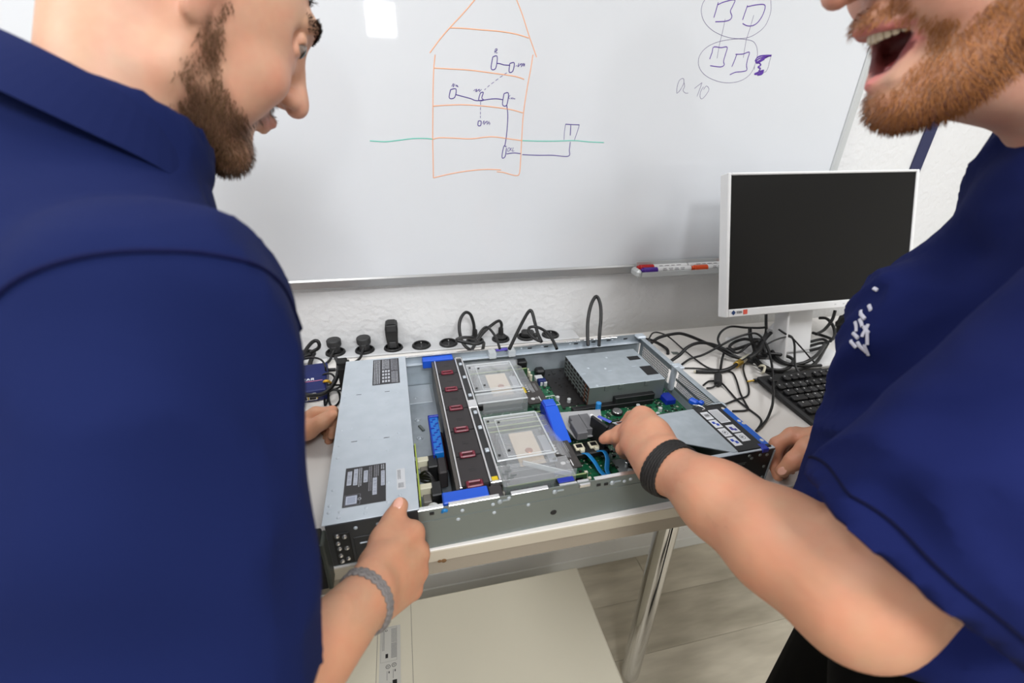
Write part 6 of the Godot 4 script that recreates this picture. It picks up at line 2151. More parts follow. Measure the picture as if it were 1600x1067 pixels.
func build_left_man() -> void:
	var o := thing("person", "bearded man in a navy polo shirt with a braided grey wristband, gripping the server's front", "person", Vector3.ZERO)
	var HB := basis_of(deg_to_rad(33.6), deg_to_rad(34.7), deg_to_rad(0.5))
	var H := Transform3D(HB, Vector3(0.0110, 1.6763, 0.5210))
	var fw := Vector3(cos(0.8), 0, -sin(0.8))
	var rt := fw.cross(Vector3.UP)
	var ringc := Vector3(-0.0365, 1.5984, 0.5900)
	var ax := axes_of(0.401, 0.667, -0.069)
	var neck := ringc - ax.y * 0.055
	var shr := Vector3(0.016, 1.458, 0.768)
	var shl := Vector3(-0.22, 1.48, 0.47)
	var elr := Vector3(0.005, 1.175, 0.930)
	var wrr := Vector3(0.119, 1.1242, 0.756)
	var ell_l := Vector3(-0.31, 1.20, 0.45)
	var wrl := Vector3(-0.0709, 1.0516, 0.3664)
	var chest := Vector3(-0.125, 1.31, 0.715)
	var hip := Vector3(-0.105, 0.99, 0.865)
	# --- skin: head, neck, shoulders, arms and hands in one field
	var head := moved(H, head_list(0.0))
	var body := head.duplicate()
	body.append(cone(H * Vector3(-0.036, -0.045, 0), neck + Vector3(0, -0.02, 0), 0.053, 0.053, 0.02))
	body.append(cone(H * Vector3(0.0, -0.075, 0), neck + fw * 0.005 + Vector3(0, -0.02, 0), 0.026, 0.03, 0.03))
	body.append(cone(neck - ax.y * 0.05, shr, 0.04, 0.045, 0.02))
	body.append(cone(neck - ax.y * 0.05, shl, 0.04, 0.045, 0.02))
	body.append(cone(neck - ax.y * 0.10 - ax.x * 0.02, hip, 0.06, 0.09, 0.02))
	var arms := []
	arms.append(cone(shr, elr, 0.052, 0.043, 0.03))
	arms.append(cone(elr, elr.lerp(wrr, 0.35), 0.043, 0.044, 0.02))
	arms.append(cone(elr.lerp(wrr, 0.35), wrr, 0.044, 0.029, 0.02))
	arms.append(cone(shl, ell_l, 0.052, 0.043, 0.03))
	arms.append(cone(ell_l, ell_l.lerp(wrl, 0.35), 0.043, 0.043, 0.02))
	arms.append(cone(ell_l.lerp(wrl, 0.35), wrl, 0.043, 0.029, 0.02))
	body.append_array(arms)
	# right hand: thumb on the lid, knuckles towards us, fingers against the side wall
	var hr := []
	var mc := [Vector3(0.1673, 1.1119, 0.6741), Vector3(0.1733, 1.095, 0.6946), Vector3(0.1701, 1.0811, 0.7091), Vector3(0.1624, 1.0666, 0.7215)]
	for k in 4:
		hr.append(cone(wrr.lerp(mc[k], 0.12) + (mc[k] - mc[1]) * 0.45, mc[k], 0.020, [0.0128, 0.0132, 0.0124, 0.0115][k], 0.010))
	hr.append(cone(Vector3(0.1316, 1.1032, 0.7181), Vector3(0.1511, 1.0849, 0.7024), 0.022, 0.019, 0.02))
	var pip := [Vector3(0.1691, 1.0839, 0.6394), Vector3(0.1751, 1.0583, 0.6576), Vector3(0.1706, 1.0401, 0.6727), Vector3(0.1629, 1.0241, 0.6882)]
	var dip := [Vector3(0.1567, 1.0567, 0.6308), Vector3(0.1625, 1.0325, 0.6446), Vector3(0.1608, 1.0169, 0.6592), Vector3(0.1535, 1.0069, 0.674)]
	var tip := [Vector3(0.1439, 1.0516, 0.6325), Vector3(0.1508, 1.0309, 0.6472), Vector3(0.1496, 1.0186, 0.6601), Vector3(0.1453, 1.012, 0.674)]
	for k in 4:
		var r0: float = [0.0098, 0.0102, 0.0097, 0.0088][k]
		chain(hr, [mc[k], pip[k], dip[k], tip[k]], [r0 + 0.0012, r0, r0 - 0.001, r0 - 0.0018])
	chain(hr, [Vector3(0.1243, 1.1177, 0.7146), Vector3(0.133, 1.116, 0.6831), Vector3(0.1432, 1.1189, 0.6576), Vector3(0.1531, 1.1283, 0.6414)], [0.021, 0.0152, 0.0125, 0.0108], 0.012)
	hr.append(cone(Vector3(0.1375, 1.1157, 0.6809), Vector3(0.1629, 1.1074, 0.6753), 0.013, 0.012, 0.02))
	body.append_array(hr)
	# left hand on the far front corner
	var hl := []
	var ml := [Vector3(0.0051, 1.1054, 0.369), Vector3(-0.0085, 1.0806, 0.3496), Vector3(-0.0197, 1.0627, 0.333), Vector3(-0.0293, 1.047, 0.318)]
	for k in 4:
		hl.append(cone(wrl.lerp(ml[k], 0.1) + (ml[k] - ml[1]) * 0.4, ml[k], 0.021, 0.0125, 0.016))
	var pl2 := [Vector3(0.0361, 1.114, 0.3815), Vector3(0.0255, 1.0898, 0.3591), Vector3(0.0163, 1.0721, 0.3429), Vector3(0.0066, 1.0582, 0.328)]
	var dl := [Vector3(0.0405, 1.098, 0.3931), Vector3(0.0313, 1.075, 0.3796), Vector3(0.0206, 1.056, 0.3602), Vector3(0.011, 1.0429, 0.3451)]
	var tl := [Vector3(0.0321, 1.0742, 0.3975), Vector3(0.0213, 1.0514, 0.3812), Vector3(0.0112, 1.036, 0.3636), Vector3(0.0018, 1.0253, 0.3484)]
	for k in 4:
		chain(hl, [ml[k], pl2[k], dl[k], tl[k]], [0.011, 0.0098, 0.0092, 0.0080])
	chain(hl, [Vector3(-0.0383, 1.0736, 0.3861), Vector3(-0.0031, 1.0954, 0.4032), Vector3(0.0204, 1.1098, 0.4051), Vector3(0.0395, 1.121, 0.4018)], [0.021, 0.0145, 0.0115, 0.0098], 0.012)
	body.append_array(hl)
	var s := BodyMesh.new()
	var hb := box_of(head, 0.008)
	var rb := box_of(hr, 0.012)
	var lb := box_of(hl, 0.012)
	nets(s, body, hb.position, hb.end, 0.0034)
	nets(s, body, rb.position, rb.end, 0.0028)
	nets(s, body, lb.position, lb.end, 0.0034)
	var head_end := s.i.size()
	var fore := box_of([arms[1], arms[2]], 0.004)
	nets(s, arms, fore.position, fore.end, 0.007, [rb.grow(-0.012)])
	nets(s, body, Vector3(-0.42, 0.98, 0.28), Vector3(0.22, 1.68, 1.0), 0.013, [hb.grow(-0.020), rb.grow(-0.02), lb.grow(-0.02), fore.grow(-0.02)])
	var Hi := H.affine_inverse()
	var knuckles := mc + pip + dip + [Vector3(0.1432, 1.1189, 0.6576)]
	var sn := skin_noise(41)
	nail(o, hr, Vector3(0.1511, 1.1436, 0.648), Vector3(0.1539, 1.1374, 0.6369) - Vector3(0.1434, 1.1211, 0.6565), 0.0062, 0.0085)
	var tint := func(p: Vector3) -> Color:
		var c := Color(0.535, 0.262, 0.152)
		var q := Hi * p
		if q.length() < 0.2:
			c = Color(0.62, 0.335, 0.218)
			var cheek := exp(-(q - Vector3(0.075, -0.02, signf(q.z) * 0.045)).length_squared() / 0.0012)
			var nose := exp(-(q - Vector3(0.112, -0.018, 0)).length_squared() / 0.0003)
			var ear := exp(-(q - Vector3(-0.016, 0.0, signf(q.z) * 0.08)).length_squared() / 0.0008)
			c = c.lerp(Color(0.62, 0.24, 0.17), clampf(cheek * 0.35 + nose * 0.45 + ear * 0.6, 0, 0.8))
			var lip: float = absf(q.y + 0.054) / 0.010
			if lip < 1.0 and q.x > 0.072 and absf(q.z) < 0.03:
				c = c.lerp(Color(0.45, 0.13, 0.11), 0.55 * (1.0 - lip * lip))
			var beard := beard_left(q)
			c = c.lerp(Color(0.13, 0.065, 0.04), clampf(beard, 0, 1) * 0.45)
		else:
			for k: Vector3 in knuckles:
				var g := exp(-p.distance_squared_to(k) / 0.00018)
				c = c.lerp(Color(0.50, 0.16, 0.09), g * 0.45)
		return mottle(c, p, sn)
	var skin := finish(s, tint)
	var body_node := part("body", skin, skin_mat(), o)
	# eyes, brows, nail
	for z in [-0.032, 0.032]:
		var e := mb()
		dome(e, Vector3.ZERO, 0.0126, 0.0126, Vector3.UP, 20)
		dome(e, Vector3.ZERO, 0.0126, 0.0126, Vector3.DOWN, 20)
		var ey := part("eye", e, mat(Color(0.58, 0.52, 0.48), 0.15), o)
		ey.transform = H * Transform3D(Basis(Vector3.UP, -signf(z) * 0.22) * Basis(Vector3.BACK, -0.15), Vector3(0.0755, 0.0255, z))
		e = mb()
		dome(e, Vector3(0.0110, -0.0015, 0), 0.0064, 0.0022, Vector3.RIGHT, 18)
		part("iris", e, mat(Color(0.20, 0.22, 0.20), 0.12), ey)
		e = mb()
		dome(e, Vector3(0.0126, -0.0015, 0), 0.0026, 0.0009, Vector3.RIGHT, 14)
		part("pupil", e, M.steel_hole, ey)
	var hi2 := s.i.slice(0, head_end)
	var down := func(q: Vector3) -> Vector3:
		return HB * Vector3(-0.05 if q.x < 0.05 else 0.25, -0.9, 0)
	var bd := strands(s.v, s.n, hi2, Hi, beard_left, down, 1.35, 0.004, 0.009, 0.00065, 11)
	part("beard", bd, hair_mat(Color(0.43, 0.31, 0.205)), o)
	var brow := func(q: Vector3) -> float:
		var z := absf(q.z)
		if q.x < 0.06 or z < 0.010 or z > 0.050:
			return 0.0
		var y := 0.050 + 0.10 * minf(z - 0.012, 0.02) - 0.25 * maxf(z - 0.034, 0.0)
		return 1.0 if absf(q.y - y) < 0.0055 else 0.0
	var out := func(q: Vector3) -> Vector3:
		return HB * Vector3(-0.2, 0.2, signf(q.z) * 0.9)
	part("eyebrows", strands(s.v, s.n, hi2, Hi, brow, out, 2.4, 0.003, 0.006, 0.0009, 12), hair_mat(Color(0.20, 0.13, 0.09)), o)
	var crown := func(q: Vector3) -> float:
		if q.y > 0.085 - maxf(0.0, q.x) * 0.25 and q.x < 0.075 and q.y > 0.06:
			return 1.0
		if q.x < -0.03 and q.y > 0.0 and absf(q.z) < 0.078:
			return 1.0
		return 0.0
	var comb := func(_q: Vector3) -> Vector3:
		return HB * Vector3(-0.6, -0.3, 0)
	part("hair", strands(s.v, s.n, hi2, Hi, crown, comb, 0.9, 0.008, 0.014, 0.0014, 13), hair_mat(Color(0.20, 0.14, 0.10)), o)
	# --- polo shirt
	var shirt := cloth_mat(Color(0.075, 0.112, 0.275))
	var up := (neck - chest).normalized()
	var cb := Basis(fw, up, fw.cross(up)).orthonormalized()
	var l := []
	l.append(ell(Transform3D(cb, chest + Vector3(0, 0.02, 0)), Vector3(0.128, 0.22, 0.185), 0.06))
	l.append(ell(Transform3D(cb, (chest + hip) * 0.5 + fw * 0.02), Vector3(0.140, 0.24, 0.178), 0.06))
	l.append(ell(Transform3D(Basis(fw, Vector3.UP, rt), hip), Vector3(0.138, 0.17, 0.178), 0.05))
	l.append(cone(neck + Vector3(0, -0.03, 0) - fw * 0.02, shr + Vector3(-0.01, -0.012, -0.005), 0.068, 0.072, 0.05))
	l.append(cone(neck + Vector3(0, -0.03, 0) - fw * 0.02, shl, 0.068, 0.068, 0.05))
	l.append(cone(chest + fw * 0.05 + rt * 0.07 + Vector3(0, 0.06, 0), chest + fw * 0.05 - rt * 0.07 + Vector3(0, 0.06, 0), 0.10, 0.10, 0.05))
	l.append(cone(neck - ax.y * 0.03, ringc - ax.y * 0.034, 0.088, 0.074, 0.03))
	l.append(ell(Transform3D(ax, ringc + ax.y * 0.022), Vector3(0.075, 0.052, 0.064), 0.006, true))
	l.append(trim_plane(Vector3(0, 0.90, 0), Vector3.DOWN))
	# sleeves, set in with a seam
	for q in [[shr, elr, 0.765], [shl, ell_l, 0.72]]:
		var a: Vector3 = q[0]
		var b: Vector3 = q[1]
		var d := (b - a).normalized()
		var e := a.lerp(b, q[2])
		l.append(cone(a - d * 0.005, e + d * 0.03, 0.080, 0.092, 0.010))
		l.append(hem_cut(e, d, 0.15))
		l.append(cone(e - d * 0.015, e + d * 0.08, 0.068, 0.080, 0.003, true))
	var folds := FastNoiseLite.new()
	folds.frequency = 4.0
	folds.seed = 3
	folds.fractal_type = FastNoiseLite.FRACTAL_RIDGED
	folds.fractal_octaves = 2
	var sd := (elr - shr).normalized()
	var wrinkle := func(p: Vector3) -> Vector3:
		var q := Vector3(p.x * 1.2 + p.y * 0.5, p.y * 0.55 - p.x * 0.3, p.z * 1.2)
		return p + (p - (chest + Vector3(0, p.y - chest.y, 0))).normalized() * folds.get_noise_3dv(q) * 0.018
	s = BodyMesh.new()
	nets(s, l, Vector3(-0.45, 0.88, 0.32), Vector3(0.24, 1.64, 1.10), 0.0088, [], wrinkle)
	var pb := part("polo_shirt", finish(s), shirt, o)
	part("collar", collar_mesh(ringc, ax, 0.0765, 0.0660, 0.0345, 0.039, 0.040, 0.10, 0.012), shirt, pb)
	var sax := ((shr - neck).normalized() + (elr - shr).normalized() * 0.3).normalized()
	var se1 := sax.cross(Vector3.BACK).normalized()
	part("shoulder_seam", cord(bent(seam(l, shr.lerp(elr, 0.02), se1, sax.cross(se1), 0.0, TAU, 0.0), wrinkle), 0.0016, 0.0016), cloth_mat(Color(0.06, 0.075, 0.22)), pb)
	# wristband
	var ws := mb()
	var ad := (wrr - elr).normalized()
	var wc := wrr - ad * 0.006
	var sx := ad.cross(Vector3.UP).normalized()
	var sy := sx.cross(ad)
	for k in 3:
		var loop := seam(body, wc + ad * 0.0034 * (k - 1), sx, sy, 0.0, TAU, 0.0, 0.0008)
		for j in loop.size():
			loop[j] += ad * 0.0010 * cos(TAU * j / 4.0 + k * 2.1)
		ribbon_tube(ws, loop, 0.0024, 0.0020, 6, ad)
	part("wristband", ws, tri(mat(Color(0.46, 0.44, 0.43), 0.8), 80.0), o, "braided grey wristband")
	# trousers and shoes
	var feet := [Vector3(-0.20, 0, 0.83), Vector3(-0.05, 0, 0.99)]
	var tl2 := person_legs(hip + Vector3(0, -0.06, 0), rt, fw, feet)
	s = BodyMesh.new()
	nets(s, tl2, Vector3(-0.32, 0.05, 0.60), Vector3(0.25, 1.14, 1.12), 0.012)
	part("trousers", finish(s), cloth_mat(Color(0.045, 0.045, 0.05)), o)
	shoes(o, feet, fw)

func seg_d(p: Vector3, a: Vector3, b: Vector3) -> float:
	var h := clampf((p - a).dot(b - a) / (b - a).length_squared(), 0, 1)
	return (p - a - (b - a) * h).length()

func beard_left(q0: Vector3) -> float:
	var q := Vector3(q0.x, q0.y, absf(q0.z))
	if q.x < -0.03 or q.y > 0.04 or q.y < -0.15:
		return 0.0
	var d := 1.0
	d = minf(d, seg_d(q, Vector3(0.006, 0.004, 0.071), Vector3(0.008, -0.018, 0.070)) - 0.007)
	d = minf(d, seg_d(q, Vector3(0.004, -0.022, 0.071), Vector3(0.016, -0.055, 0.066)) - 0.013)
	d = minf(d, seg_d(q, Vector3(0.014, -0.062, 0.066), Vector3(0.045, -0.085, 0.050)) - 0.021)
	d = minf(d, seg_d(q, Vector3(0.045, -0.085, 0.050), Vector3(0.085, -0.105, 0.012)) - 0.025)
	d = minf(d, seg_d(q, Vector3(0.02, -0.09, 0.05), Vector3(0.07, -0.125, 0.0)) - 0.022)
	d = minf(d, seg_d(q, Vector3(0.100, -0.042, 0.004), Vector3(0.080, -0.041, 0.030)) - 0.0105)
	d = minf(d, seg_d(q, Vector3(0.080, -0.046, 0.030), Vector3(0.074, -0.070, 0.034)) - 0.007)
	var lips := (Vector2(q.y + 0.0545, q.z * 0.32)).length()
	if q.x > 0.072 and lips < 0.0085:
		return 0.0
	var bare := clampf((q.distance_to(Vector3(0.014, -0.060, 0.066)) - 0.006) / 0.008, 0.0, 1.0)
	return clampf(-d / 0.008, 0, 1) * (0.25 + 0.75 * bare)

# ---------------------------------------------------------------- the man on the right
func beard_right(q0: Vector3) -> float:
	var q := Vector3(q0.x, q0.y, absf(q0.z))
	if q.x < -0.03 or q.y > 0.02 or q.y < -0.19:
		return 0.0
	var d := 1.0
	d = minf(d, seg_d(q, Vector3(0.004, 0.01, 0.070), Vector3(0.008, -0.055, 0.066)) - 0.014)
	d = minf(d, seg_d(q, Vector3(0.010, -0.075, 0.062), Vector3(0.045, -0.105, 0.044)) - 0.024)
	d = minf(d, seg_d(q, Vector3(0.045, -0.105, 0.044), Vector3(0.085, -0.128, 0.012)) - 0.026)
	d = minf(d, seg_d(q, Vector3(0.02, -0.11, 0.04), Vector3(0.07, -0.148, 0.0)) - 0.026)
	d = minf(d, seg_d(q, Vector3(0.103, -0.044, 0.0), Vector3(0.086, -0.047, 0.026)) - 0.0135)
	d = minf(d, seg_d(q, Vector3(0.082, -0.047, 0.028), Vector3(0.060, -0.075, 0.043)) - 0.009)
	d = minf(d, seg_d(q, Vector3(0.060, -0.075, 0.043), Vector3(0.060, -0.105, 0.036)) - 0.012)
	if q.x > 0.06 and q.y < -0.0545 and q.y > -0.108 and q.z < 0.026:
		return 0.0
	return clampf(-d / 0.008, 0, 1)

func build_right_man() -> void:
	var o := thing("person", "laughing ginger-bearded man in a navy polo with wide black wristband, pointing into the server", "person", Vector3.ZERO)
	var HB := basis_of(deg_to_rad(159.2), deg_to_rad(20.3), deg_to_rad(5.4))
	var H := Transform3D(HB, Vector3(0.6711, 1.7529, 0.7153))
	var yaw := deg_to_rad(142.0)
	var fw := Vector3(cos(yaw), 0, -sin(yaw))
	var rt := fw.cross(Vector3.UP)
	var neck := Vector3(0.845, 1.630, 0.805)
	var shl := Vector3(0.715, 1.495, 0.925)
	var shr := Vector3(1.0, 1.485, 0.68)
	var el := Vector3(0.5552, 1.2148, 0.9152)
	var wr := Vector3(0.5195, 1.163, 0.674)
	var elr := Vector3(1.06, 1.25, 0.58)
	var wrr := Vector3(0.8426, 1.1227, 0.648)
	var chest := Vector3(0.845, 1.33, 0.805)
	var hip := Vector3(0.80, 1.02, 0.89)
	var head := moved(H, head_list(1.0))
	var body := head.duplicate()
	body.append(cone(H * Vector3(-0.030, -0.045, 0), neck, 0.060, 0.066, 0.03))
	body.append(cone(H * Vector3(0.030, -0.112, 0), neck + fw * 0.035 + Vector3(0, -0.005, 0), 0.036, 0.05, 0.03))
	body.append(cone(neck - Vector3(0, 0.05, 0), shr, 0.045, 0.045, 0.02))
	body.append(cone(neck - Vector3(0, 0.05, 0), shl, 0.045, 0.045, 0.02))
	body.append(cone(neck + Vector3(0, -0.05, 0), hip, 0.09, 0.10, 0.05))
	var d := (wr - el).normalized()
	var arms := []
	arms.append(cone(shl, el, 0.056, 0.052, 0.03))
	arms.append(cone(el, el.lerp(wr, 0.30), 0.050, 0.0505, 0.03))
	arms.append(cone(el.lerp(wr, 0.30), el.lerp(wr, 0.62), 0.0505, 0.0415, 0.03))
	arms.append(cone(el.lerp(wr, 0.62), wr, 0.043, 0.032, 0.03))
	body.append_array(arms)
	body.append(cone(shr, elr, 0.054, 0.046, 0.03))
	body.append(cone(elr, elr.lerp(wrr, 0.35), 0.046, 0.047, 0.02))
	body.append(cone(elr.lerp(wrr, 0.35), wrr, 0.047, 0.031, 0.02))
	# left hand reaching into the server
	var hl := []
	var mc := [Vector3(0.5466, 1.1545, 0.5503), Vector3(0.5319, 1.147, 0.5586), Vector3(0.5154, 1.1398, 0.5732), Vector3(0.5047, 1.1346, 0.5985)]
	for k in 4:
		hl.append(cone(wr.lerp(mc[k], 0.14) + (mc[k] - mc[1]) * 0.5, mc[k], 0.023, [0.0138, 0.0135, 0.0128, 0.012][k], 0.018))
	hl.append(cone(Vector3(0.5352, 1.1547, 0.6188), Vector3(0.5305, 1.1441, 0.5885), 0.026, 0.022, 0.02))
	# middle finger points ahead; the others curl beneath
	chain(hl, [Vector3(0.5317, 1.1451, 0.5595), Vector3(0.5108, 1.1257, 0.554), Vector3(0.4968, 1.1135, 0.5476), Vector3(0.489, 1.1067, 0.5434)], [0.0135, 0.0112, 0.0100, 0.0085])
	chain(hl, [Vector3(0.5466, 1.1545, 0.5503), Vector3(0.5459, 1.1308, 0.5244), Vector3(0.5337, 1.1083, 0.5214), Vector3(0.5116, 1.0969, 0.5276)], [0.0138, 0.0105, 0.0098, 0.0084])
	chain(hl, [Vector3(0.5154, 1.1398, 0.5732), Vector3(0.5054, 1.1218, 0.5616), Vector3(0.5126, 1.1033, 0.5567), Vector3(0.525, 1.1007, 0.5611)], [0.0128, 0.0105, 0.0096, 0.0084])
	chain(hl, [Vector3(0.5047, 1.1346, 0.5985), Vector3(0.5005, 1.1194, 0.5869), Vector3(0.5101, 1.1046, 0.5808), Vector3(0.5213, 1.1035, 0.5818)], [0.012, 0.0096, 0.0088, 0.0076])
	chain(hl, [Vector3(0.5398, 1.1643, 0.6035), Vector3(0.5518, 1.1522, 0.5609), Vector3(0.5529, 1.1192, 0.5286), Vector3(0.5258, 1.094, 0.5268)], [0.020, 0.0145, 0.012, 0.0098], 0.012)
	body.append_array(hl)
	# right hand behind the rear corner
	var hr := []
	var m2 := [Vector3(0.7947, 1.1264, 0.6193), Vector3(0.8218, 1.1127, 0.6054), Vector3(0.8459, 1.0995, 0.5951), Vector3(0.8686, 1.0865, 0.5867)]
	for k in 4:
		hr.append(cone(wrr.lerp(m2[k], 0.1) + (m2[k] - m2[1]) * 0.4, m2[k], 0.022, 0.013, 0.016))
	var p2 := [Vector3(0.7715, 1.1097, 0.6175), Vector3(0.8005, 1.0954, 0.6022), Vector3(0.8274, 1.0829, 0.5922), Vector3(0.8512, 1.0713, 0.5845)]
	var d2 := [Vector3(0.7622, 1.0839, 0.6308), Vector3(0.791, 1.0686, 0.6159), Vector3(0.8188, 1.0554, 0.6065), Vector3(0.8438, 1.0464, 0.5978)]
	var t2 := [Vector3(0.763, 1.0671, 0.6466), Vector3(0.7904, 1.0534, 0.6328), Vector3(0.8172, 1.0407, 0.6229), Vector3(0.8419, 1.0305, 0.6135)]
	for k in 4:
		chain(hr, [m2[k], p2[k], d2[k], t2[k]], [0.0125, 0.0112, 0.0100, 0.0086])
	chain(hr, [Vector3(0.8155, 1.1356, 0.652), Vector3(0.7817, 1.1337, 0.6618), Vector3(0.7652, 1.1122, 0.6608), Vector3(0.7527, 1.0901, 0.6575)], [0.022, 0.0150, 0.0120, 0.0102], 0.012)
	body.append_array(hr)
	var s := BodyMesh.new()
	var hb := box_of(head, 0.010)
	var lb := box_of(hl, 0.012)
	var rb := box_of(hr, 0.012)
	nets(s, body, hb.position, hb.end, 0.0034)
	var head_end := s.i.size()
	nets(s, body, lb.position, lb.end, 0.0030)
	nets(s, body, rb.position, rb.end, 0.0034)
	var fore := box_of(arms.slice(1), 0.004)
	nets(s, arms, fore.position, fore.end, 0.007, [lb.grow(-0.012)])
	nets(s, body, Vector3(0.40, 0.98, 0.46), Vector3(1.10, 1.70, 1.02), 0.013, [hb.grow(-0.02), rb.grow(-0.02), lb.grow(-0.02), fore.grow(-0.02)])
	var Hi := H.affine_inverse()
	var spots := mc + m2 + p2 + d2 + [Vector3(0.489, 1.1072, 0.5431), Vector3(0.5108, 1.1257, 0.554)]
	var tattoo := [Vector3(0.5412, 1.2041, 0.7043), Vector3(0.5409, 1.2047, 0.7211), Vector3(0.5415, 1.2044, 0.7387)]
	var sn := skin_noise(42)
	nail(o, hr, Vector3(0.7362, 1.0991, 0.6684), Vector3(0.7421, 1.0843, 0.6579) - Vector3(0.7652, 1.1122, 0.6608), 0.0058, 0.0078)
	var tint := func(p: Vector3) -> Color:
		var c := Color(0.545, 0.258, 0.155)
		var q := Hi * p
		if q.length() < 0.21:
			c = Color(0.62, 0.33, 0.232)
			var cheek := exp(-(q - Vector3(0.065, -0.03, signf(q.z) * 0.045)).length_squared() / 0.0012)
			var nose := exp(-(q - Vector3(0.112, -0.018, 0)).length_squared() / 0.0004)
			c = c.lerp(Color(0.62, 0.22, 0.16), clampf(cheek * 0.35 + nose * 0.5, 0, 0.8))
			var inside := (q - Vector3(0.078, -0.078, 0)) / Vector3(0.034, 0.018, 0.030)
			if q.x > 0.055 and absf(q.z) < 0.034 and q.y < -0.049 and q.y > -0.110:
				var lip_up := exp(-pow((q.y + 0.0555 + absf(q.z) * 0.22) / 0.005, 2.0))
				var lip_dn := exp(-pow((q.y + 0.1015 - absf(q.z) * 0.80) / 0.0065, 2.0))
				c = c.lerp(Color(0.55, 0.15, 0.15), clampf(maxf(lip_up, lip_dn), 0, 1) * 0.85)
			if inside.length() < 1.02 and q.x < 0.094:
				c = Color(0.16, 0.03, 0.03)
			c = c.lerp(Color(0.42, 0.19, 0.085), clampf(beard_right(q), 0, 1) * 0.5)
		else:
			for k: Vector3 in spots:
				var g := exp(-p.distance_squared_to(k) / 0.00020)
				c = c.lerp(Color(0.52, 0.16, 0.10), g * 0.35)
			for k: Vector3 in tattoo:
				c = c.lerp(Color(0.22, 0.17, 0.15), exp(-p.distance_squared_to(k) / 0.00009) * 0.65)
		return mottle(c, p, sn)
	part("body", finish(s, tint), skin_mat(), o)
	for z in [-0.032, 0.032]:
		var e := mb()
		dome(e, Vector3.ZERO, 0.0118, 0.0118, Vector3.UP, 20)
		dome(e, Vector3.ZERO, 0.0118, 0.0118, Vector3.DOWN, 20)
		var ey := part("eye", e, mat(Color(0.80, 0.77, 0.74), 0.15), o)
		ey.transform = H * Transform3D(Basis(), Vector3(0.0755, 0.0255, z))
		e = mb()
		dome(e, Vector3(0.0103, -0.0015, 0), 0.0056, 0.0020, Vector3.RIGHT, 18)
		part("iris", e, mat(Color(0.18, 0.25, 0.30), 0.12), ey)
	# teeth and tongue
	var th := mat(Color(0.85, 0.80, 0.70), 0.25)
	for k in 10:
		var w := (k - 4.5) * 0.225
		var e := mb()
		box(e, Vector3.ZERO, Vector3(0.0045, 0.0095, 0.0062 if absf(k - 4.5) < 2.0 else 0.0054), Basis(), 0.0014)
		var tt := part("tooth", e, th, o)
		tt.transform = H * Transform3D(Basis(Vector3.UP, -w), Vector3(0.060 + cos(w) * 0.0285, -0.0635, sin(w) * 0.0245))
	var e2 := mb()
	dome(e2, Vector3.ZERO, 0.02, 0.010, Vector3.UP, 20)
	var tg := part("tongue", e2, mat(Color(0.62, 0.25, 0.25), 0.3), o)
	tg.transform = H * Transform3D(Basis().scaled(Vector3(1.1, 1, 0.9)), Vector3(0.060, -0.096, 0))
	var hi2 := s.i.slice(0, head_end)
	var down := func(q: Vector3) -> Vector3:
		return HB * Vector3(-0.1 if q.x < 0.05 else 0.3, -0.8, 0)
	part("beard", strands(s.v, s.n, hi2, Hi, beard_right, down, 1.1, 0.004, 0.009, 0.0007, 21), hair_mat(Color(0.68, 0.44, 0.25)), o)
	var brow := func(q: Vector3) -> float:
		var z := absf(q.z)
		return 1.0 if q.x > 0.06 and z > 0.01 and z < 0.05 and absf(q.y - 0.051) < 0.005 else 0.0
	var out := func(q: Vector3) -> Vector3:
		return HB * Vector3(-0.2, 0.2, signf(q.z) * 0.9)
	part("eyebrows", strands(s.v, s.n, hi2, Hi, brow, out, 2.0, 0.004, 0.009, 0.0009, 22), hair_mat(Color(0.50, 0.30, 0.16)), o)
	var crown := func(q: Vector3) -> float:
		return 1.0 if (q.y > 0.08 - maxf(0.0, q.x) * 0.25 and q.x < 0.075) or (q.x < -0.03 and q.y > 0.0) else 0.0
	var comb := func(_q: Vector3) -> Vector3:
		return HB * Vector3(-0.6, -0.3, 0)
	part("hair", strands(s.v, s.n, hi2, Hi, crown, comb, 0.9, 0.008, 0.014, 0.0014, 23), hair_mat(Color(0.50, 0.30, 0.16)), o)
	# --- polo shirt
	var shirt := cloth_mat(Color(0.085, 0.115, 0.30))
	var up := (neck - chest).normalized()
	var cb := Basis(fw, up, fw.cross(up)).orthonormalized()
	var axr := axes_of(yaw, 0.40, 0.0)
	var l := []
	l.append(ell(Transform3D(cb, chest + Vector3(0, 0.02, 0)), Vector3(0.128, 0.22, 0.190), 0.06))
	l.append(ell(Transform3D(Basis(fw, Vector3.UP, rt), chest.lerp(hip, 0.55) + fw * 0.02), Vector3(0.150, 0.24, 0.185), 0.06))
	l.append(ell(Transform3D(Basis(fw, Vector3.UP, rt), hip), Vector3(0.150, 0.17, 0.185), 0.05))
	l.append(ell(Transform3D(Basis(), Vector3(0.748, 1.3735, 0.7317)), Vector3(0.045, 0.07, 0.045), 0.06))
	l.append(cone(neck + Vector3(0, -0.03, 0), shr, 0.072, 0.072, 0.05))
	l.append(cone(neck + Vector3(0, -0.03, 0), shl, 0.072, 0.076, 0.05))
	l.append(cone(neck - Vector3(0, 0.07, 0), neck + axr.y * 0.008, 0.10, 0.078, 0.04))
	l.append(ell(Transform3D(axr, neck + axr.y * 0.062 + fw * 0.008), Vector3(0.077, 0.052, 0.067), 0.006, true))
	l.append(trim_plane(Vector3(0.7, 0.99, 0.80), Vector3(0, -1, 0.8)))
	var hems := []
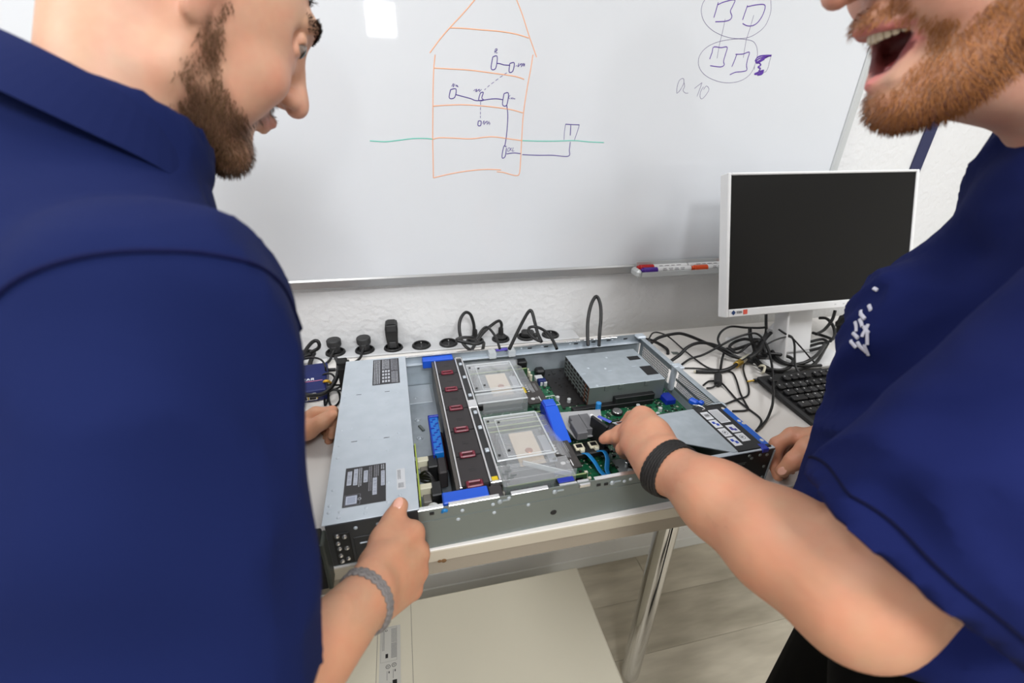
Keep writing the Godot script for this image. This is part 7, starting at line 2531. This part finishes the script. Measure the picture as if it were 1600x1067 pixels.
	for q in [[shl, el, 0.815], [shr, elr, 0.65]]:
		var a: Vector3 = q[0]
		var b: Vector3 = q[1]
		var dd := (b - a).normalized()
		var e: Vector3 = a.lerp(b, q[2])
		l.append(cone(a - dd * 0.005, e + dd * 0.03, 0.084, 0.094, 0.012))
		l.append(hem_cut(e, dd, 0.15))
		l.append(cone(e - dd * 0.015, e + dd * 0.08, 0.070, 0.083, 0.003, true))
		hems.append([e - dd * 0.022, dd])
	var folds := FastNoiseLite.new()
	folds.frequency = 4.5
	folds.seed = 14
	folds.fractal_type = FastNoiseLite.FRACTAL_RIDGED
	folds.fractal_octaves = 2
	var wrinkle := func(p: Vector3) -> Vector3:
		var q := Vector3(p.x * 1.3 + p.y * 0.8, p.y * 0.35, p.z * 1.2)
		return p + (p - (chest + Vector3(0, p.y - chest.y, 0))).normalized() * folds.get_noise_3dv(q) * 0.018
	s = BodyMesh.new()
	nets(s, l, Vector3(0.48, 0.86, 0.40), Vector3(1.10, 1.70, 1.14), 0.0092, [], wrinkle)
	var pb := part("polo_shirt", finish(s), shirt, o)
	var ax := axr
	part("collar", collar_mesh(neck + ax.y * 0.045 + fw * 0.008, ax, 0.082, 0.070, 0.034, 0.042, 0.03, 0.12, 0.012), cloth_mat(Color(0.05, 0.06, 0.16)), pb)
	var dark := cloth_mat(Color(0.05, 0.06, 0.17))
	var h0: Vector3 = hems[0][0]
	var hd: Vector3 = hems[0][1]
	var e1 := hd.cross(Vector3.UP).normalized()
	part("sleeve_stitching", cord(bent(seam(l, h0, e1, hd.cross(e1), 0.0, TAU, 0.0), wrinkle), 0.0014, 0.0014), dark, pb)
	# embroidered lettering on the chest
	var white := mat(Color(0.75, 0.75, 0.80), 0.8)
	var cst := mb()
	var lo := Vector3(0.6775, 1.3816, 0.7446)
	var strokes := [Vector3(0.7042, 1.4291, 0.7268), Vector3(0.7068, 1.4272, 0.7284), Vector3(0.6935, 1.4121, 0.7329), Vector3(0.7015, 1.4072, 0.7374), Vector3(0.686, 1.4062, 0.7341), Vector3(0.6937, 1.398, 0.7402), Vector3(0.6801, 1.3951, 0.7383), Vector3(0.6827, 1.3849, 0.7442), Vector3(0.6867, 1.3978, 0.7385), Vector3(0.6902, 1.3902, 0.7433), Vector3(0.6784, 1.3835, 0.7438), Vector3(0.6905, 1.3787, 0.7493), Vector3(0.6812, 1.3759, 0.7485), Vector3(0.6868, 1.369, 0.7534), Vector3(0.693, 1.3903, 0.744), Vector3(0.7022, 1.3841, 0.7494), Vector3(0.6988, 1.393, 0.744), Vector3(0.6948, 1.3801, 0.7497), Vector3(0.7009, 1.3854, 0.7485), Vector3(0.6983, 1.3725, 0.7545), Vector3(0.6888, 1.3748, 0.7509), Vector3(0.6934, 1.3647, 0.7573), Vector3(0.6955, 1.3724, 0.7538), Vector3(0.6932, 1.3621, 0.7585)]
	for k in range(0, strokes.size(), 2):
		var pts := PackedVector3Array()
		for j in 6:
			var p: Vector3 = (strokes[k] as Vector3).lerp(strokes[k + 1], j / 5.0)
			var from := Vector3(0.1883, 1.5899, 1.0921)
			var way := (p - from).normalized()
			var t := 0.2
			for it in 60:
				t += field(l, from + way * t) * 0.7
				if t > 1.0:
					break
			if t > 0.9:
				continue
			p = from + way * t
			var dd := field(l, p)
			var g := Vector3(field(l, p + Vector3(0.002, 0, 0)) - dd, field(l, p + Vector3(0, 0.002, 0)) - dd, field(l, p + Vector3(0, 0, 0.002)) - dd).normalized()
			pts.append((wrinkle.call(p) as Vector3) + g * 0.0008)
		if pts.size() < 2:
			continue
		ribbon_tube(cst, pts, 0.0024, 0.0012, 6, (pts[1] - pts[0]).cross((wrinkle.call(pts[0]) as Vector3) - chest))
	part("embroidery", cst, white, pb, "white embroidered lettering on the chest")
	# wristband
	var wc := wr - d * 0.012
	var sx := d.cross(Vector3.UP).normalized()
	var sy := sx.cross(d)
	var band := mb()
	for k in 6:
		var loop := seam(body, wc + d * 0.0040 * (k - 2.5), sx, sy, 0.0, TAU, 0.0, 0.0010)
		for j in loop.size():
			loop[j] += d * 0.0006 * cos(TAU * j / 3.0 + k * PI)
		ribbon_tube(band, loop, 0.0026, 0.0022, 6, d)
	part("wristband", band, tri(mat(Color(0.075, 0.06, 0.055), 0.7), 60.0), o, "wide black woven wristband")
	# trousers and shoes
	var feet := [Vector3(0.72, 0, 1.0), Vector3(0.90, 0, 0.80)]
	s = BodyMesh.new()
	nets(s, person_legs(hip + Vector3(0, -0.03, 0), rt, fw, feet), Vector3(0.55, 0.05, 0.60), Vector3(1.10, 1.20, 1.16), 0.012)
	part("trousers", finish(s), cloth_mat(Color(0.02, 0.02, 0.022)), o)
	shoes(o, feet, fw)
